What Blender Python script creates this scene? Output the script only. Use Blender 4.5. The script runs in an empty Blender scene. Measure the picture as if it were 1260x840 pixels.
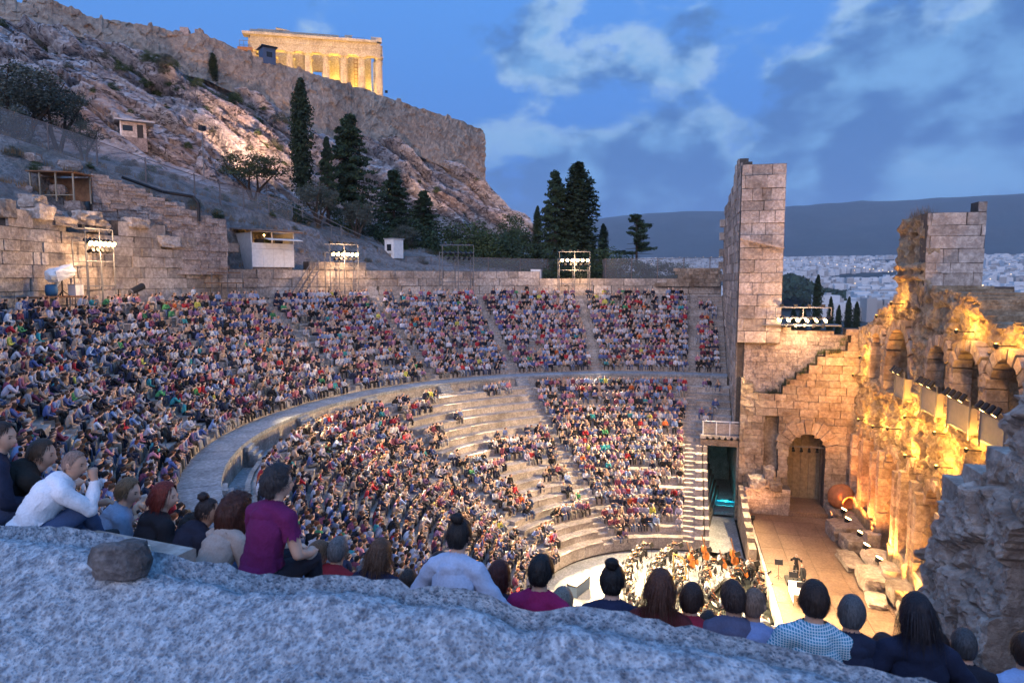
import bpy, bmesh, math, random
import numpy as np
from mathutils import Vector, Matrix, noise, Euler
R = math.radians
rnd = random.Random(11)
sc = bpy.context.scene
COL = sc.collection
# ------------------------------------------------------------------ camera
CAM = np.array([-42.0, 1.1, 20.5]); YAW = R(13.5); PIT = math.atan(77/840)
FW = np.array([math.cos(YAW)*math.cos(PIT), math.sin(YAW)*math.cos(PIT), -math.sin(PIT)])
RT = np.array([math.sin(YAW), -math.cos(YAW), 0.0]); UP = np.cross(RT, FW)
cam = bpy.data.cameras.new('camera'); cam_o = bpy.data.objects.new('camera', cam); COL.objects.link(cam_o)
m = Matrix(((RT[0], UP[0], -FW[0]), (RT[1], UP[1], -FW[1]), (RT[2], UP[2], -FW[2]))).to_4x4()
m.translation = Vector(CAM); cam_o.matrix_world = m
cam.sensor_width = 36; cam.lens = 24.0; cam.clip_end = 30000; cam.clip_start = 0.05
cam.dof.use_dof = True; cam.dof.focus_distance = 30; cam.dof.aperture_fstop = 3.6
sc.camera = cam_o
# ------------------------------------------------------------------ world / sky (dusk, clouds in the east)
W = bpy.data.worlds.new('World'); sc.world = W; W.use_nodes = True
nt = W.node_tree; nt.nodes.clear(); N = nt.nodes.new; L = nt.links.new
out = N('ShaderNodeOutputWorld'); add = N('ShaderNodeAddShader')
sky = N('ShaderNodeTexSky'); sky.sky_type = 'NISHITA'; sky.sun_disc = False
SUN_EL, SUN_AZ = R(11), R(174)       # low western glow behind the camera (azimuth from +x)
sky.sun_elevation = R(-3); sky.sun_rotation = (R(90) - SUN_AZ) % (2*math.pi); sky.altitude = 100
b1 = N('ShaderNodeBackground'); b1.inputs[1].default_value = 0.10; L(sky.outputs[0], b1.inputs[0])
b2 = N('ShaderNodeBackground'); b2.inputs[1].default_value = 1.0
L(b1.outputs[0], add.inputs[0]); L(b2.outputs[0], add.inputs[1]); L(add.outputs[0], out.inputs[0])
def math_node(op, a, b=None, c=None, clamp=False, tree=None):
    t = tree or nt
    n = t.nodes.new('ShaderNodeMath'); n.operation = op; n.use_clamp = clamp
    for i, v in enumerate((a, b, c)):
        if v is None: continue
        if isinstance(v, (int, float)): n.inputs[i].default_value = v
        else: t.links.new(v, n.inputs[i])
    return n.outputs[0]
def mixc(f, a, b, tree=None, mode='MIX'):
    t = tree or nt
    n = t.nodes.new('ShaderNodeMix'); n.data_type = 'RGBA'; n.blend_type = mode
    for k, v in ((0, f), (6, a), (7, b)):
        if isinstance(v, (int, float)): n.inputs[k].default_value = v
        elif isinstance(v, tuple): n.inputs[k].default_value = (*v[:3], 1)
        else: t.links.new(v, n.inputs[k])
    return n.outputs[2]
def smooth(x, a, b, tree=None):
    t = tree or nt
    n = t.nodes.new('ShaderNodeMapRange'); n.interpolation_type = 'SMOOTHSTEP'
    t.links.new(x, n.inputs[0]); n.inputs[1].default_value = a; n.inputs[2].default_value = b
    return n.outputs[0]
tc = N('ShaderNodeTexCoord'); sp = N('ShaderNodeSeparateXYZ'); L(tc.outputs['Generated'], sp.inputs[0])
dz = sp.outputs[2]
el = math_node('MAXIMUM', dz, 0.0)
# clear blue, a little deeper towards the horizon in the east
clear = mixc(smooth(el, 0.0, .75), (0.060, 0.205, 0.60), (0.105, 0.355, 0.90))
# cloud noise on the direction, flattened so that banks lie along the horizon
mp = N('ShaderNodeMapping'); L(tc.outputs['Generated'], mp.inputs[0]); mp.inputs['Scale'].default_value = (1, 1, 1.7)
mp.inputs['Location'].default_value = (1.35, .42, .3)
n1 = N('ShaderNodeTexNoise'); L(mp.outputs[0], n1.inputs[0]); n1.inputs['Scale'].default_value = 4.4
n1.inputs['Detail'].default_value = 12; n1.inputs['Roughness'].default_value = .56; n1.inputs['Distortion'].default_value = .1
n2 = N('ShaderNodeTexNoise'); L(mp.outputs[0], n2.inputs[0]); n2.inputs['Scale'].default_value = 7.5
n2.inputs['Detail'].default_value = 7; n2.inputs['Roughness'].default_value = .5
# more cloud to the south-east than to the north-east, the bank thickest low down
south = math_node('SUBTRACT', .18, sp.outputs[1])
bank = math_node('SUBTRACT', .24, dz)
cov = math_node('MULTIPLY_ADD', bank, .50, math_node('MULTIPLY_ADD', south, .36, n1.outputs[0]))
cov = math_node('ADD', cov, .025)
mask = smooth(cov, .50, .605)
shade = smooth(math_node('MULTIPLY_ADD', cov, -.30, math_node('MULTIPLY_ADD', n2.outputs[0], 1.15, .12)), .40, .62)
ccol = mixc(shade, (0.060, 0.17, 0.43), (0.165, 0.37, 0.68))
edge = smooth(cov, .66, .55)
bright = math_node('MULTIPLY', math_node('MULTIPLY', edge, smooth(n2.outputs[0], .44, .56)), smooth(dz, .06, .30))
ccol = mixc(bright, ccol, (0.36, 0.53, 0.73))
full = mixc(math_node('MULTIPLY', mask, .93), clear, ccol)
low = smooth(dz, .115, .015)
full = mixc(math_node('MULTIPLY', low, .75), full, (0.05, 0.145, 0.40))
# last daylight in the west behind the camera, boosted unseen to raise the ambient
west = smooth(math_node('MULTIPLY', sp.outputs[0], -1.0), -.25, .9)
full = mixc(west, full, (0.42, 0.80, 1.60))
over = smooth(dz, .62, .95)  # overhead sky also brightened above the frame to raise the ambient light
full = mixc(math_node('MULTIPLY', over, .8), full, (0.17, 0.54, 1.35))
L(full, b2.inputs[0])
# ------------------------------------------------------------------ sun: the last glow of the west
sd = bpy.data.lights.new('sun', 'SUN'); sd.energy = 2.2; sd.angle = R(70); sd.color = (1.0, .72, .62)
so = bpy.data.objects.new('sun', sd); COL.objects.link(so)
so.rotation_euler = Vector((math.cos(SUN_AZ)*math.cos(SUN_EL), math.sin(SUN_AZ)*math.cos(SUN_EL), math.sin(SUN_EL))).to_track_quat('Z', 'Y').to_euler()
sc.view_settings.view_transform = 'Standard'; sc.view_settings.look = 'None'
sc.view_settings.exposure = 0.25; sc.view_settings.gamma = 1.0
sc.render.engine = 'CYCLES'; cy = sc.cycles
cy.use_denoising = True; cy.denoising_input_passes = 'RGB_ALBEDO_NORMAL'; cy.use_light_tree = True
cy.max_bounces = 4; cy.diffuse_bounces = 2; cy.glossy_bounces = 2; cy.transmission_bounces = 3; cy.transparent_max_bounces = 8
cy.volume_bounces = 0; cy.sample_clamp_indirect = 4; cy.sample_clamp_direct = 0; cy.caustics_reflective = cy.caustics_refractive = False
# ------------------------------------------------------------------ geometry helpers
def ray(px, py): return FW + RT*(px-630)/840 + UP*(420-py)/840
def pj(p):
    d = np.asarray(p, float) - CAM; z = d @ FW
    return 630+840*(d@RT)/z, 420-840*(d@UP)/z, z
def at(px, py, depth): return CAM + ray(px, py)*depth
def on(px, py, ax, v):
    d = ray(px, py); return CAM + d*((v-CAM[ax])/d[ax])
def phi_at(px, r):
    """angle on the ring of radius r that lies in column px (far side)"""
    d = ray(px, 343); d = d[:2]/np.hypot(*d[:2]); b = CAM[:2]@d; c = CAM[:2]@CAM[:2]-r*r
    D = b*b-c; t = -b+math.sqrt(max(D, 0)) if r > 20 else -b-math.sqrt(max(D, 0))
    p = CAM[:2]+t*d; return math.degrees(math.atan2(p[1], p[0]))
def ring_z(px, py, r):
    a = R(phi_at(px, r)); p = np.array([r*math.cos(a), r*math.sin(a), 0.]); 
    dxy = math.hypot(p[0]-CAM[0], p[1]-CAM[1]); d = ray(px, py); return CAM[2]+d[2]/math.hypot(d[0], d[1])*dxy
def pol(r, a, z): return (r*math.cos(R(a)), r*math.sin(R(a)), z)
def tag(o, label=None, cat=None, group=None, kind=None):
    if label: o['label'] = label
    if cat: o['category'] = cat
    if group: o['group'] = group
    if kind: o['kind'] = kind
    return o
def thing(name, label, cat, loc=(0, 0, 0), rz=0, group=None):
    o = bpy.data.objects.new(name, None); COL.objects.link(o); o.location = loc; o.rotation_euler = (0, 0, rz)
    o.empty_display_size = .2
    return tag(o, label, cat, group)
def ob(name, me, parent=None, loc=None, rot=None, scl=None, color=None):
    o = bpy.data.objects.new(name, me); COL.objects.link(o)
    if parent is not None: o.parent = parent
    if loc is not None: o.location = loc
    if rot is not None: o.rotation_euler = rot
    if scl is not None: o.scale = scl
    if color is not None: o.color = (*color[:3], 1)
    return o
def mesh(name, V, F, mat=None, smooth_=False):
    me = bpy.data.meshes.new(name)
    V = np.asarray(V, np.float32).reshape(-1, 3)
    if isinstance(F, np.ndarray):
        n, k = F.shape; me.vertices.add(len(V)); me.vertices.foreach_set('co', V.ravel())
        me.loops.add(n*k); me.loops.foreach_set('vertex_index', F.astype(np.int32).ravel())
        me.polygons.add(n); me.polygons.foreach_set('loop_start', np.arange(0, n*k, k, dtype=np.int32))
        me.update(calc_edges=True)
    else:
        me.from_pydata([tuple(map(float, v)) for v in V], [], [tuple(int(i) for i in f) for f in F])
    if mat: me.materials.append(mat)
    me.polygons.foreach_set('use_smooth', np.full(len(me.polygons), bool(smooth_)))
    me.update(); return me
class MB:
    def __init__(s): s.V = []; s.F = []
    def add(s, V, F):
        o = len(s.V); s.V += [tuple(v) for v in V]; s.F += [tuple(i+o for i in f) for f in F]
    def box(s, c, d, rz=0, tilt=0):
        M = Matrix.Translation(c) @ Euler((0, tilt, rz)).to_matrix().to_4x4()
        x, y, z = d[0]/2, d[1]/2, d[2]/2
        v = [M @ Vector(p) for p in ((-x,-y,-z),(x,-y,-z),(x,y,-z),(-x,y,-z),(-x,-y,z),(x,-y,z),(x,y,z),(-x,y,z))]
        s.add(v, [(0,3,2,1),(4,5,6,7),(0,1,5,4),(1,2,6,5),(2,3,7,6),(3,0,4,7)]); return s
    def tube(s, a, b, r, r2=None, n=6):
        a, b = Vector(a), Vector(b); r2 = r if r2 is None else r2; d = (b-a).normalized()
        u = d.orthogonal().normalized(); w = d.cross(u); V = []
        for p, q in ((a, r), (b, r2)):
            V += [p+u*q*math.cos(2*math.pi*i/n)+w*q*math.sin(2*math.pi*i/n) for i in range(n)]
        s.add(V, [(i, (i+1) % n, n+(i+1) % n, n+i) for i in range(n)]+[tuple(range(n))[::-1], tuple(range(n, 2*n))]); return s
    def path(s, P, r, n=6):
        for i in range(len(P)-1): s.tube(P[i], P[i+1], r if not hasattr(r, '__len__') else r[i], None if not hasattr(r, '__len__') else r[i+1], n)
        return s
    def lathe(s, prof, n=16, c=(0, 0, 0), M=None):
        V = []; 
        for r, z in prof: V += [Vector((r*math.cos(2*math.pi*i/n), r*math.sin(2*math.pi*i/n), z)) for i in range(n)]
        F = [(j*n+i, j*n+(i+1) % n, (j+1)*n+(i+1) % n, (j+1)*n+i) for j in range(len(prof)-1) for i in range(n)]
        F += [tuple(range(n))[::-1], tuple(range((len(prof)-1)*n, len(prof)*n))]
        V = [(M @ v if M else v)+Vector(c) for v in V]; s.add(V, F); return s
    def prism(s, poly, z0, z1, f=None):
        n = len(poly); V = [(x, y, z0) for x, y in poly]+[(x, y, z1) for x, y in poly]
        if f: V = [f(v) for v in V]
        s.add(V, [(i, (i+1) % n, n+(i+1) % n, n+i) for i in range(n)]+[tuple(range(n))[::-1], tuple(range(n, 2*n))]); return s
    def build(s, name, mat, parent=None, smooth_=False, **k):
        o = ob(name, mesh(name, s.V, s.F, mat, smooth_), parent); tag(o, **k); return o
# ------------------------------------------------------------------ materials
def newmat(name):
    mt = bpy.data.materials.new(name); mt.use_nodes = True; t = mt.node_tree; t.nodes.clear()
    o = t.nodes.new('ShaderNodeOutputMaterial'); p = t.nodes.new('ShaderNodeBsdfPrincipled'); t.links.new(p.outputs[0], o.inputs[0])
    p.inputs['Roughness'].default_value = .85; p.inputs['Specular IOR Level'].default_value = .25
    return mt, t, p
def tnoise(t, vec, scale, det=5, rough=.55, dist=0):
    n = t.nodes.new('ShaderNodeTexNoise'); t.links.new(vec, n.inputs[0]); n.inputs['Scale'].default_value = scale
    n.inputs['Detail'].default_value = det; n.inputs['Roughness'].default_value = rough; n.inputs['Distortion'].default_value = dist
    return n.outputs[0]
def ramp(t, f, stops):
    n = t.nodes.new('ShaderNodeValToRGB'); t.links.new(f, n.inputs[0]); e = n.color_ramp.elements
    while len(e) < len(stops): e.new(.5)
    for k, (p, c) in enumerate(stops): e[k].position = p; e[k].color = (*c, 1)
    return n.outputs[0]
def stone(name, cols, scale=.6, fine=6, bump=.5, bdist=.05, crack=0, pit=0, vary=.25, rough=.9, stretch=(1, 1, 1), bscale=None):
    mt, t, p = newmat(name); p.inputs['Roughness'].default_value = rough
    g = t.nodes.new('ShaderNodeNewGeometry'); vec = g.outputs['Position']
    if stretch != (1, 1, 1):
        mpn = t.nodes.new('ShaderNodeMapping'); t.links.new(vec, mpn.inputs[0]); mpn.inputs['Scale'].default_value = stretch; vec = mpn.outputs[0]
    a = tnoise(t, vec, scale, 6, .6, .4 if scale < 5 else 0); b = tnoise(t, vec, fine, 6, .65)
    k = len(cols); c = ramp(t, a, [(.30+.4*i/(k-1), cols[i]) for i in range(k)])
    c = mixc(smooth(b, .38, .68, t), mixc(1.0, c, (.62, .60, .60), t, 'MULTIPLY'), c, t)
    oi = t.nodes.new('ShaderNodeObjectInfo')
    val = math_node('MULTIPLY_ADD', oi.outputs['Random'], vary, 1-vary/2, tree=t)
    hs = t.nodes.new('ShaderNodeHueSaturation'); t.links.new(val, hs.inputs['Value']); t.links.new(c, hs.inputs['Color']); c = hs.outputs[0]
    h = math_node('MULTIPLY_ADD', tnoise(t, vec, bscale or fine*1.7, 5, .7), .5, b, tree=t)
    if crack:
        v = t.nodes.new('ShaderNodeTexVoronoi'); v.feature = 'DISTANCE_TO_EDGE'; t.links.new(vec, v.inputs[0]); v.inputs['Scale'].default_value = crack
        e = smooth(v.outputs[0], 0, .07, t); c = mixc(e, (.05, .045, .04), c, t); h = math_node('ADD', h, e, tree=t)
    if pit:
        for ps_, th_ in ((pit, .30), (pit*2.6, .34)):
            v = t.nodes.new('ShaderNodeTexVoronoi'); v.feature = 'F1'; t.links.new(vec, v.inputs[0]); v.inputs['Scale'].default_value = ps_; v.inputs['Randomness'].default_value = 1
            e = smooth(math_node('ADD', v.outputs[0], math_node('MULTIPLY', math_node('SUBTRACT', b, .5, tree=t), .5, tree=t), tree=t), th_-.12, th_+.10, t); c = mixc(e, mixc(1, c, (.74, .74, .77), t, 'MULTIPLY'), c, t); h = math_node('MULTIPLY_ADD', e, .9, h, tree=t)
    t.links.new(c, p.inputs['Base Color'])
    bp = t.nodes.new('ShaderNodeBump'); bp.inputs['Strength'].default_value = bump; bp.inputs['Distance'].default_value = bdist
    t.links.new(h, bp.inputs['Height']); t.links.new(bp.outputs[0], p.inputs['Normal'])
    return mt
def plain(name, col, rough=.6, metal=0, emit=None, es=0, var=0, alpha=1):
    mt, t, p = newmat(name); p.inputs['Roughness'].default_value = rough; p.inputs['Metallic'].default_value = metal
    p.inputs['Base Color'].default_value = (*col, 1)
    if var:
        g = t.nodes.new('ShaderNodeNewGeometry'); n = tnoise(t, g.outputs['Position'], 3.1, 5, .65)
        t.links.new(mixc(smooth(n, .3, .7, t), tuple(x*(1-var) for x in col), tuple(min(1, x*(1+var)) for x in col), t), p.inputs['Base Color'])
    if emit: p.inputs['Emission Color'].default_value = (*emit, 1); p.inputs['Emission Strength'].default_value = es
    p.inputs['Alpha'].default_value = alpha
    return mt
def tinted(name, fine=30, bump=.3, rough=.85, amp=.25, bd=.01, st=None):
    mt, t, p = newmat(name); p.inputs['Roughness'].default_value = rough
    oi = t.nodes.new('ShaderNodeObjectInfo'); g = t.nodes.new('ShaderNodeTexCoord')
    vv = g.outputs['Object']
    if st:
        mq = t.nodes.new('ShaderNodeMapping'); t.links.new(vv, mq.inputs[0]); mq.inputs['Scale'].default_value = st; vv = mq.outputs[0]
    n = tnoise(t, vv, fine, 4, .6); w = tnoise(t, vv, fine*.22, 4, .6, .6)
    c = mixc(smooth(n, .3, .7, t), mixc(1.0, oi.outputs['Color'], (1-amp, 1-amp, 1-amp), t, 'MULTIPLY'), oi.outputs['Color'], t)
    t.links.new(c, p.inputs['Base Color'])
    bp = t.nodes.new('ShaderNodeBump'); bp.inputs['Strength'].default_value = bump; bp.inputs['Distance'].default_value = bd
    t.links.new(math_node('ADD', w, math_node('MULTIPLY', n, .3, tree=t), tree=t), bp.inputs['Height']); t.links.new(bp.outputs[0], p.inputs['Normal'])
    return mt
M = {}
M['marble'] = stone('bench_marble', [(.25,.215,.185), (.43,.37,.32), (.56,.49,.43)], .8, 7, .4, .03)
M['walk'] = stone('walkway_paving', [(.24,.25,.26), (.33,.34,.35), (.40,.40,.39)], .9, 6, .3, .02)
M['block'] = stone('poros_block', [(.29,.24,.20), (.48,.41,.35), (.63,.55,.47)], .5, 4, .9, .10, vary=.6)
M['block_warm'] = stone('limestone_block', [(.22,.15,.10), (.40,.31,.23), (.50,.42,.33)], .6, 4, .9, .10, vary=.6)
M['rubble'] = stone('rubble_stone', [(.24,.19,.17), (.40,.33,.29), (.54,.45,.39)], 1.2, 7, .9, .08, vary=.4)
M['mortar'] = plain('old_mortar', (.085,.07,.06), .95, var=.3)
M['facade'] = stone('eroded_facade_stone', [(.20,.14,.09), (.40,.30,.19), (.50,.42,.30)], .9, 3.2, 1.0, .25, crack=0, vary=0, bscale=9)
M['near'] = stone('weathered_near_wall', [(.30,.235,.19), (.50,.40,.33), (.66,.55,.46)], 1.1, 5, 1.0, .10, vary=.3)
M['parapet'] = stone('rough_parapet_stone', [(.21,.24,.28), (.42,.48,.53), (.60,.64,.67)], 13, 34, .65, .03, vary=0, bscale=80, pit=23)
M['darkstone'] = stone('dark_loose_stone', [(.07,.07,.07), (.14,.13,.13), (.24,.22,.21)], 8, 30, 1, .02, vary=0)
def cliffmat():
    mt, t, p = newmat('cliff_limestone'); g = t.nodes.new('ShaderNodeNewGeometry'); mq = t.nodes.new('ShaderNodeMapping'); mq.vector_type = 'POINT'
    t.links.new(g.outputs['Position'], mq.inputs[0]); mq.inputs['Rotation'].default_value = (0, R(-34), R(-38)); mq.inputs['Scale'].default_value = (.30, 1, 1.5); v = mq.outputs[0]
    big = tnoise(t, g.outputs['Position'], .07, 5, .6); mid = tnoise(t, v, .30, 8, .62, .4); fine = tnoise(t, v, 1.4, 7, .7); lines = tnoise(t, v, .42, 6, .55, .8)
    c = ramp(t, mid, [(.30, (.32, .32, .34)), (.47, (.54, .53, .54)), (.64, (.70, .68, .67))]); c = mixc(smooth(big, .50, .66, t), mixc(1, c, (.93, .97, 1.0), t, 'MULTIPLY'), mixc(1, c, (1.0, .88, .80), t, 'MULTIPLY'), t)
    ln = smooth(math_node('ABSOLUTE', math_node('SUBTRACT', lines, .5, tree=t), tree=t), .0, .022, t); c = mixc(ln, mixc(1, c, (.30, .28, .28), t, 'MULTIPLY'), c, t)
    c = mixc(smooth(fine, .40, .62, t), mixc(1, c, (.66, .64, .66), t, 'MULTIPLY'), c, t); t.links.new(c, p.inputs['Base Color'])
    bp = t.nodes.new('ShaderNodeBump'); bp.inputs['Strength'].default_value = 1; bp.inputs['Distance'].default_value = .8
    t.links.new(math_node('ADD', math_node('ADD', fine, mid, tree=t), math_node('MULTIPLY', ln, .5, tree=t), tree=t), bp.inputs['Height']); t.links.new(bp.outputs[0], p.inputs['Normal']); return mt
M['cliff'] = cliffmat()
M['fort'] = stone('fortress_masonry', [(.27,.225,.18), (.39,.32,.25), (.50,.42,.33)], .12, 1.3, 1.0, .5, vary=0, bscale=3)
M['earth'] = stone('stony_earth', [(.16,.16,.13), (.32,.29,.27), (.44,.39,.37)], .30, 2.6, 1.0, .5, vary=0, bscale=1.3)
M['land'] = stone('distant_land', [(.025,.035,.03), (.04,.045,.04), (.065,.065,.058)], .003, .02, .3, 5, vary=0)
M['marble_gold'] = stone('temple_marble', [(.36,.31,.24), (.50,.44,.35), (.58,.52,.43)], .4, 3, .5, .1, vary=.15)
M['wood'] = stone('stage_boards', [(.16,.10,.065), (.22,.14,.09), (.27,.18,.12)], .5, 8, .15, .01, vary=.15, rough=.55)
M['steel'] = plain('galvanised_steel', (.17,.17,.175), .5, .4)
M['black'] = plain('black_metal', (.02,.02,.022), .5, .3)
M['white'] = plain('white_paint', (.72,.72,.70), .6, var=.08)
M['grey'] = plain('grey_paint', (.35,.36,.37), .6, var=.1)
M['dkblue'] = plain('dark_blue_paint', (.05,.08,.14), .6)
M['roofm'] = plain('corrugated_roof', (.13,.13,.14), .7, var=.25)
M['timber'] = plain('brown_timber', (.20,.10,.05), .7, var=.25)
M['glow'] = plain('lamp_glass', (1,.85,.6), .4, emit=(1, .66, .24), es=22)
M['glow_dim'] = plain('warm_bulb', (1,.8,.5), .4, emit=(1, .62, .25), es=6)
M['cloth'] = tinted('clothing_fabric', 34, .5, .9, .22, .012)
M['knit'] = tinted('foreground_fabric', 60, .45, .92, .15, .02)
M['skin'] = tinted('human_skin', 18, .15, .55, .10, .004)
M['hairm'] = tinted('human_hair', 70, .9, .45, .6, .02, (1.6, 1.6, .16))
M['varnish'] = plain('varnished_wood', (.42,.13,.03), .3, var=.2)
M['gold'] = plain('gilt_brass', (.75,.50,.15), .3, .8)
M['paper'] = plain('white_paper', (.85,.84,.80), .7)
M['glass'] = plain('dark_window_glass', (.02,.025,.03), .1)
# ------------------------------------------------------------------ land: one sheet to the horizon, valley, foothills and the long mountain
def sstep(a, b, x): 
    t = np.clip((x-a)/(b-a), 0, 1); return t*t*(3-2*t)
def land_h(x, y):
    r = np.hypot(x, y); a = np.degrees(np.arctan2(y, x))
    bowl = (y > -4)
    inner = np.where(bowl, np.where(r < 38, -.6, 18.3*sstep(40, 41.6, r)-.6*(1-sstep(40, 41.6, r))), -.6)
    north = sstep(-6, 14, a)*(1-sstep(172, 200, a))
    out_n = 18.3-38*sstep(75, 330, r)*(1-.0*north)
    out_s = -.6-24*sstep(50, 300, r)
    w = np.where(bowl, 1, 0)*1.0
    near = np.where(r < 41.6, inner, np.where(bowl, out_n, out_s))
    far = -28+175*sstep(700, 5200, r)**1.2
    return np.where(r < 500, near, near*(1-sstep(500, 900, r))+far*sstep(500, 900, r))
def build_land():
    rr = [0, 4, 8, 14, 20, 28, 36, 38, 40, 40.4, 40.8, 41.2, 41.6, 44, 50, 58, 68, 80, 95, 115, 140, 170, 210, 260, 320, 400, 500, 650, 850, 1100, 1400, 1800, 2300, 2900, 3600, 4400, 5200]
    rr += [5600+k*170 for k in range(40)]+[13200, 15000, 19000]
    na = 720; A = np.radians(np.linspace(-180, 180, na, endpoint=False)+.21)
    RR, AA = np.meshgrid(np.array(rr, float), A, indexing='ij'); X, Y = RR*np.cos(AA), RR*np.sin(AA); Z = land_h(X, Y)
    az = np.degrees(AA)
    # long ridge: crest height by azimuth, east of the city
    crest = np.interp(az, [-180, -95, -60, -40, -24, -17, -13, -8, -3, 2, 7, 14, 25, 45, 180], [120, 280, 620, 850, 905, 905, 890, 870, 850, 830, 760, 680, 520, 360, 120])
    for i in range(RR.shape[0]):
        if rr[i] < 5200: continue
        for j in range(na):
            x, y = X[i, j], Y[i, j]
            t = max(0, min(1, (rr[i]-5300)/(9000-5300))); up = t*t*(3-2*t)
            if rr[i] > 9000: up = max(.55, 1-(rr[i]-9000)/9000)
            n = noise.fractal(Vector((x/1500, y/1500, .3)), .9, 2.1, 5)
            rid = 1-abs(noise.noise(Vector((x/620, y/620, 4))))*2
            Z[i, j] += (crest[i, j]-150)*up*(1+.05*n)+70*rid*t*(1-t)*2.2
    V = np.stack([X, Y, Z], -1).reshape(-1, 3); F = []
    ii, jj = np.meshgrid(np.arange(len(rr)-1), np.arange(na), indexing='ij'); j2 = (jj+1) % na
    F = np.stack([ii*na+jj, (ii+1)*na+jj, (ii+1)*na+j2, ii*na+j2], -1).reshape(-1, 4)
    o = ob('ground', mesh('ground', V, F, M['land'], True)); tag(o, 'open land falling to the city and rising to the long mountain', kind='structure')
build_land()
# ------------------------------------------------------------------ stone blocks
def chipped(seed, cuts=1, amp=.022):
    r = random.Random(seed); bm = bmesh.new(); bmesh.ops.create_cube(bm, size=1)
    bmesh.ops.subdivide_edges(bm, edges=bm.edges[:], cuts=cuts, use_grid_fill=True)
    for v in bm.verts:
        k = sum(abs(c) > .49 for c in v.co)
        s = 1-(.022 if k == 3 else .008 if k == 2 else 0)
        v.co = Vector((v.co.x*s, v.co.y*s, v.co.z*s))+Vector((r.uniform(-amp, amp), r.uniform(-amp*1.6, amp), r.uniform(-amp, amp)))*(.5 if k == 3 else .8)
    V = np.array([v.co[:] for v in bm.verts]); F = [[v.index for v in f.verts] for f in bm.faces]; bm.free()
    return V, np.array(F)
CH = [chipped(k) for k in range(8)]
BLK = {}
def blk(matname, k):
    if (matname, k) not in BLK: BLK[(matname, k)] = mesh('stone_block', CH[k][0], CH[k][1], M[matname])
    return BLK[(matname, k)]
def big_join(name, items, mat, parent, **kw):
    """items: (centre, size, rz, variant, tilt) -> one mesh"""
    VV, FF, o = [], [], 0
    for c, s, rz, k, tl in items:
        V, F = CH[k]; V = V*np.array(s); ct, st = math.cos(tl), math.sin(tl)
        V = np.stack([V[:, 0]*ct+V[:, 2]*st, V[:, 1], -V[:, 0]*st+V[:, 2]*ct], 1)
        cz, sz = math.cos(rz), math.sin(rz)
        V = np.stack([V[:, 0]*cz-V[:, 1]*sz, V[:, 0]*sz+V[:, 1]*cz, V[:, 2]], 1)+np.array(c); VV.append(V); FF.append(F+o); o += len(V)
    if not VV: return
    ob_ = ob(name, mesh(name, np.concatenate(VV), np.concatenate(FF), mat), parent); tag(ob_, kind='stuff', **kw); return ob_
def in_hole(u, z, h):
    u0, u1, z0, z1, arch = h
    if u <= u0 or u >= u1 or z <= z0: return False
    if not arch: return z < z1
    c = (u0+u1)/2; r = (u1-u0)/2; zs = z1-r
    return z < zs or (u-c)**2+(z-zs)**2 < r*r
def masonry(parent, matname, length, zb, top, bh, bl, thick, fmap, holes=(), seed=1, limit=300, proud=.035, core=True, jitter=.3, ztop_max=40, name='stone_block', bottom=None, frontness=None):
    """fmap(u, d) -> (x, y, rz): u along the wall, d depth from its face (positive = proud)"""
    r = random.Random(seed); items = []; cores = MB(); z = zb
    while z < ztop_max:
        h = bh*r.uniform(1-jitter*.6, 1+jitter*.6); u = -r.uniform(0, bl*.5); run0 = None; any_ = False
        while u < length:
            l = bl*r.uniform(1-jitter*1.6, 1+jitter*1.6); a, b = max(u, 0), min(u+l, length); u += l
            if b-a < .06: continue
            for hh in holes:      # trim to openings
                zc = z+h/2
                if zc > hh[2] and zc < hh[3]:
                    w = (hh[1]-hh[0])/2; cc = (hh[0]+hh[1])/2
                    if hh[4] and zc > hh[3]-w: w = math.sqrt(max(0, w*w-(zc-(hh[3]-w))**2))
                    h0, h1 = cc-w, cc+w
                    if a < h0 < b and b <= h1+1e-6: b = h0
                    elif a < h0 and b > h1:
                        if h0-a > .15: items.append(((a+h0)/2, z+h/2, h0-a, h))
                        a = h1
                    elif h0 <= a < h1 < b: a = h1
                    elif a >= h0 and b <= h1: b = a
            if b-a < .08: continue
            m_ = (a+b)/2
            if z+h*.6 > top(m_) or (bottom and z < bottom(m_)): continue
            items.append((m_, z+h/2, b-a, h)); any_ = True
        z += h
    out = []
    for (u, zc, l, h) in items:
        d = r.uniform(-proud, proud); x, y, rz = fmap(u, d-thick/2)
        out.append(((x, y, zc), (l*.984, thick, h*.975), rz+r.uniform(-.004, .004), r.randrange(8), r.uniform(-.006, .006)))
        if core:
            x, y, rz = fmap(u, -thick/2-.035); cores.box((x, y, zc), (l+.02, max(.1, thick-.16), h+.02), rz)
    order = sorted(range(len(out)), key=lambda i: -out[i][1][0]*out[i][1][2]/max(1, (np.linalg.norm(np.array(out[i][0])-CAM))**2))
    for i in order[:limit]:
        c, s, rz, k, tl = out[i]; ob(name, blk(matname, k), parent, c, (0, tl, rz), s)
    big_join(name+'_courses', [out[i] for i in order[limit:]], M[matname], parent)
    if core and cores.V: cores.build('mortar_core', M['mortar'], parent, kind='stuff')
    return out
def straight(P0, P1):
    P0, P1 = np.array(P0[:2], float), np.array(P1[:2], float); Ln = np.linalg.norm(P1-P0); e = (P1-P0)/Ln; n = np.array([-e[1], e[0]]); rz = math.atan2(e[1], e[0])
    return Ln, (lambda u, d: (*(P0+e*u+n*d), rz))
def ringmap(rad, a0, inward=True):
    def f(u, d):
        a = R(a0)+u/rad; q = rad-d if inward else rad+d
        return q*math.cos(a), q*math.sin(a), a+math.pi/2
    return f
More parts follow.
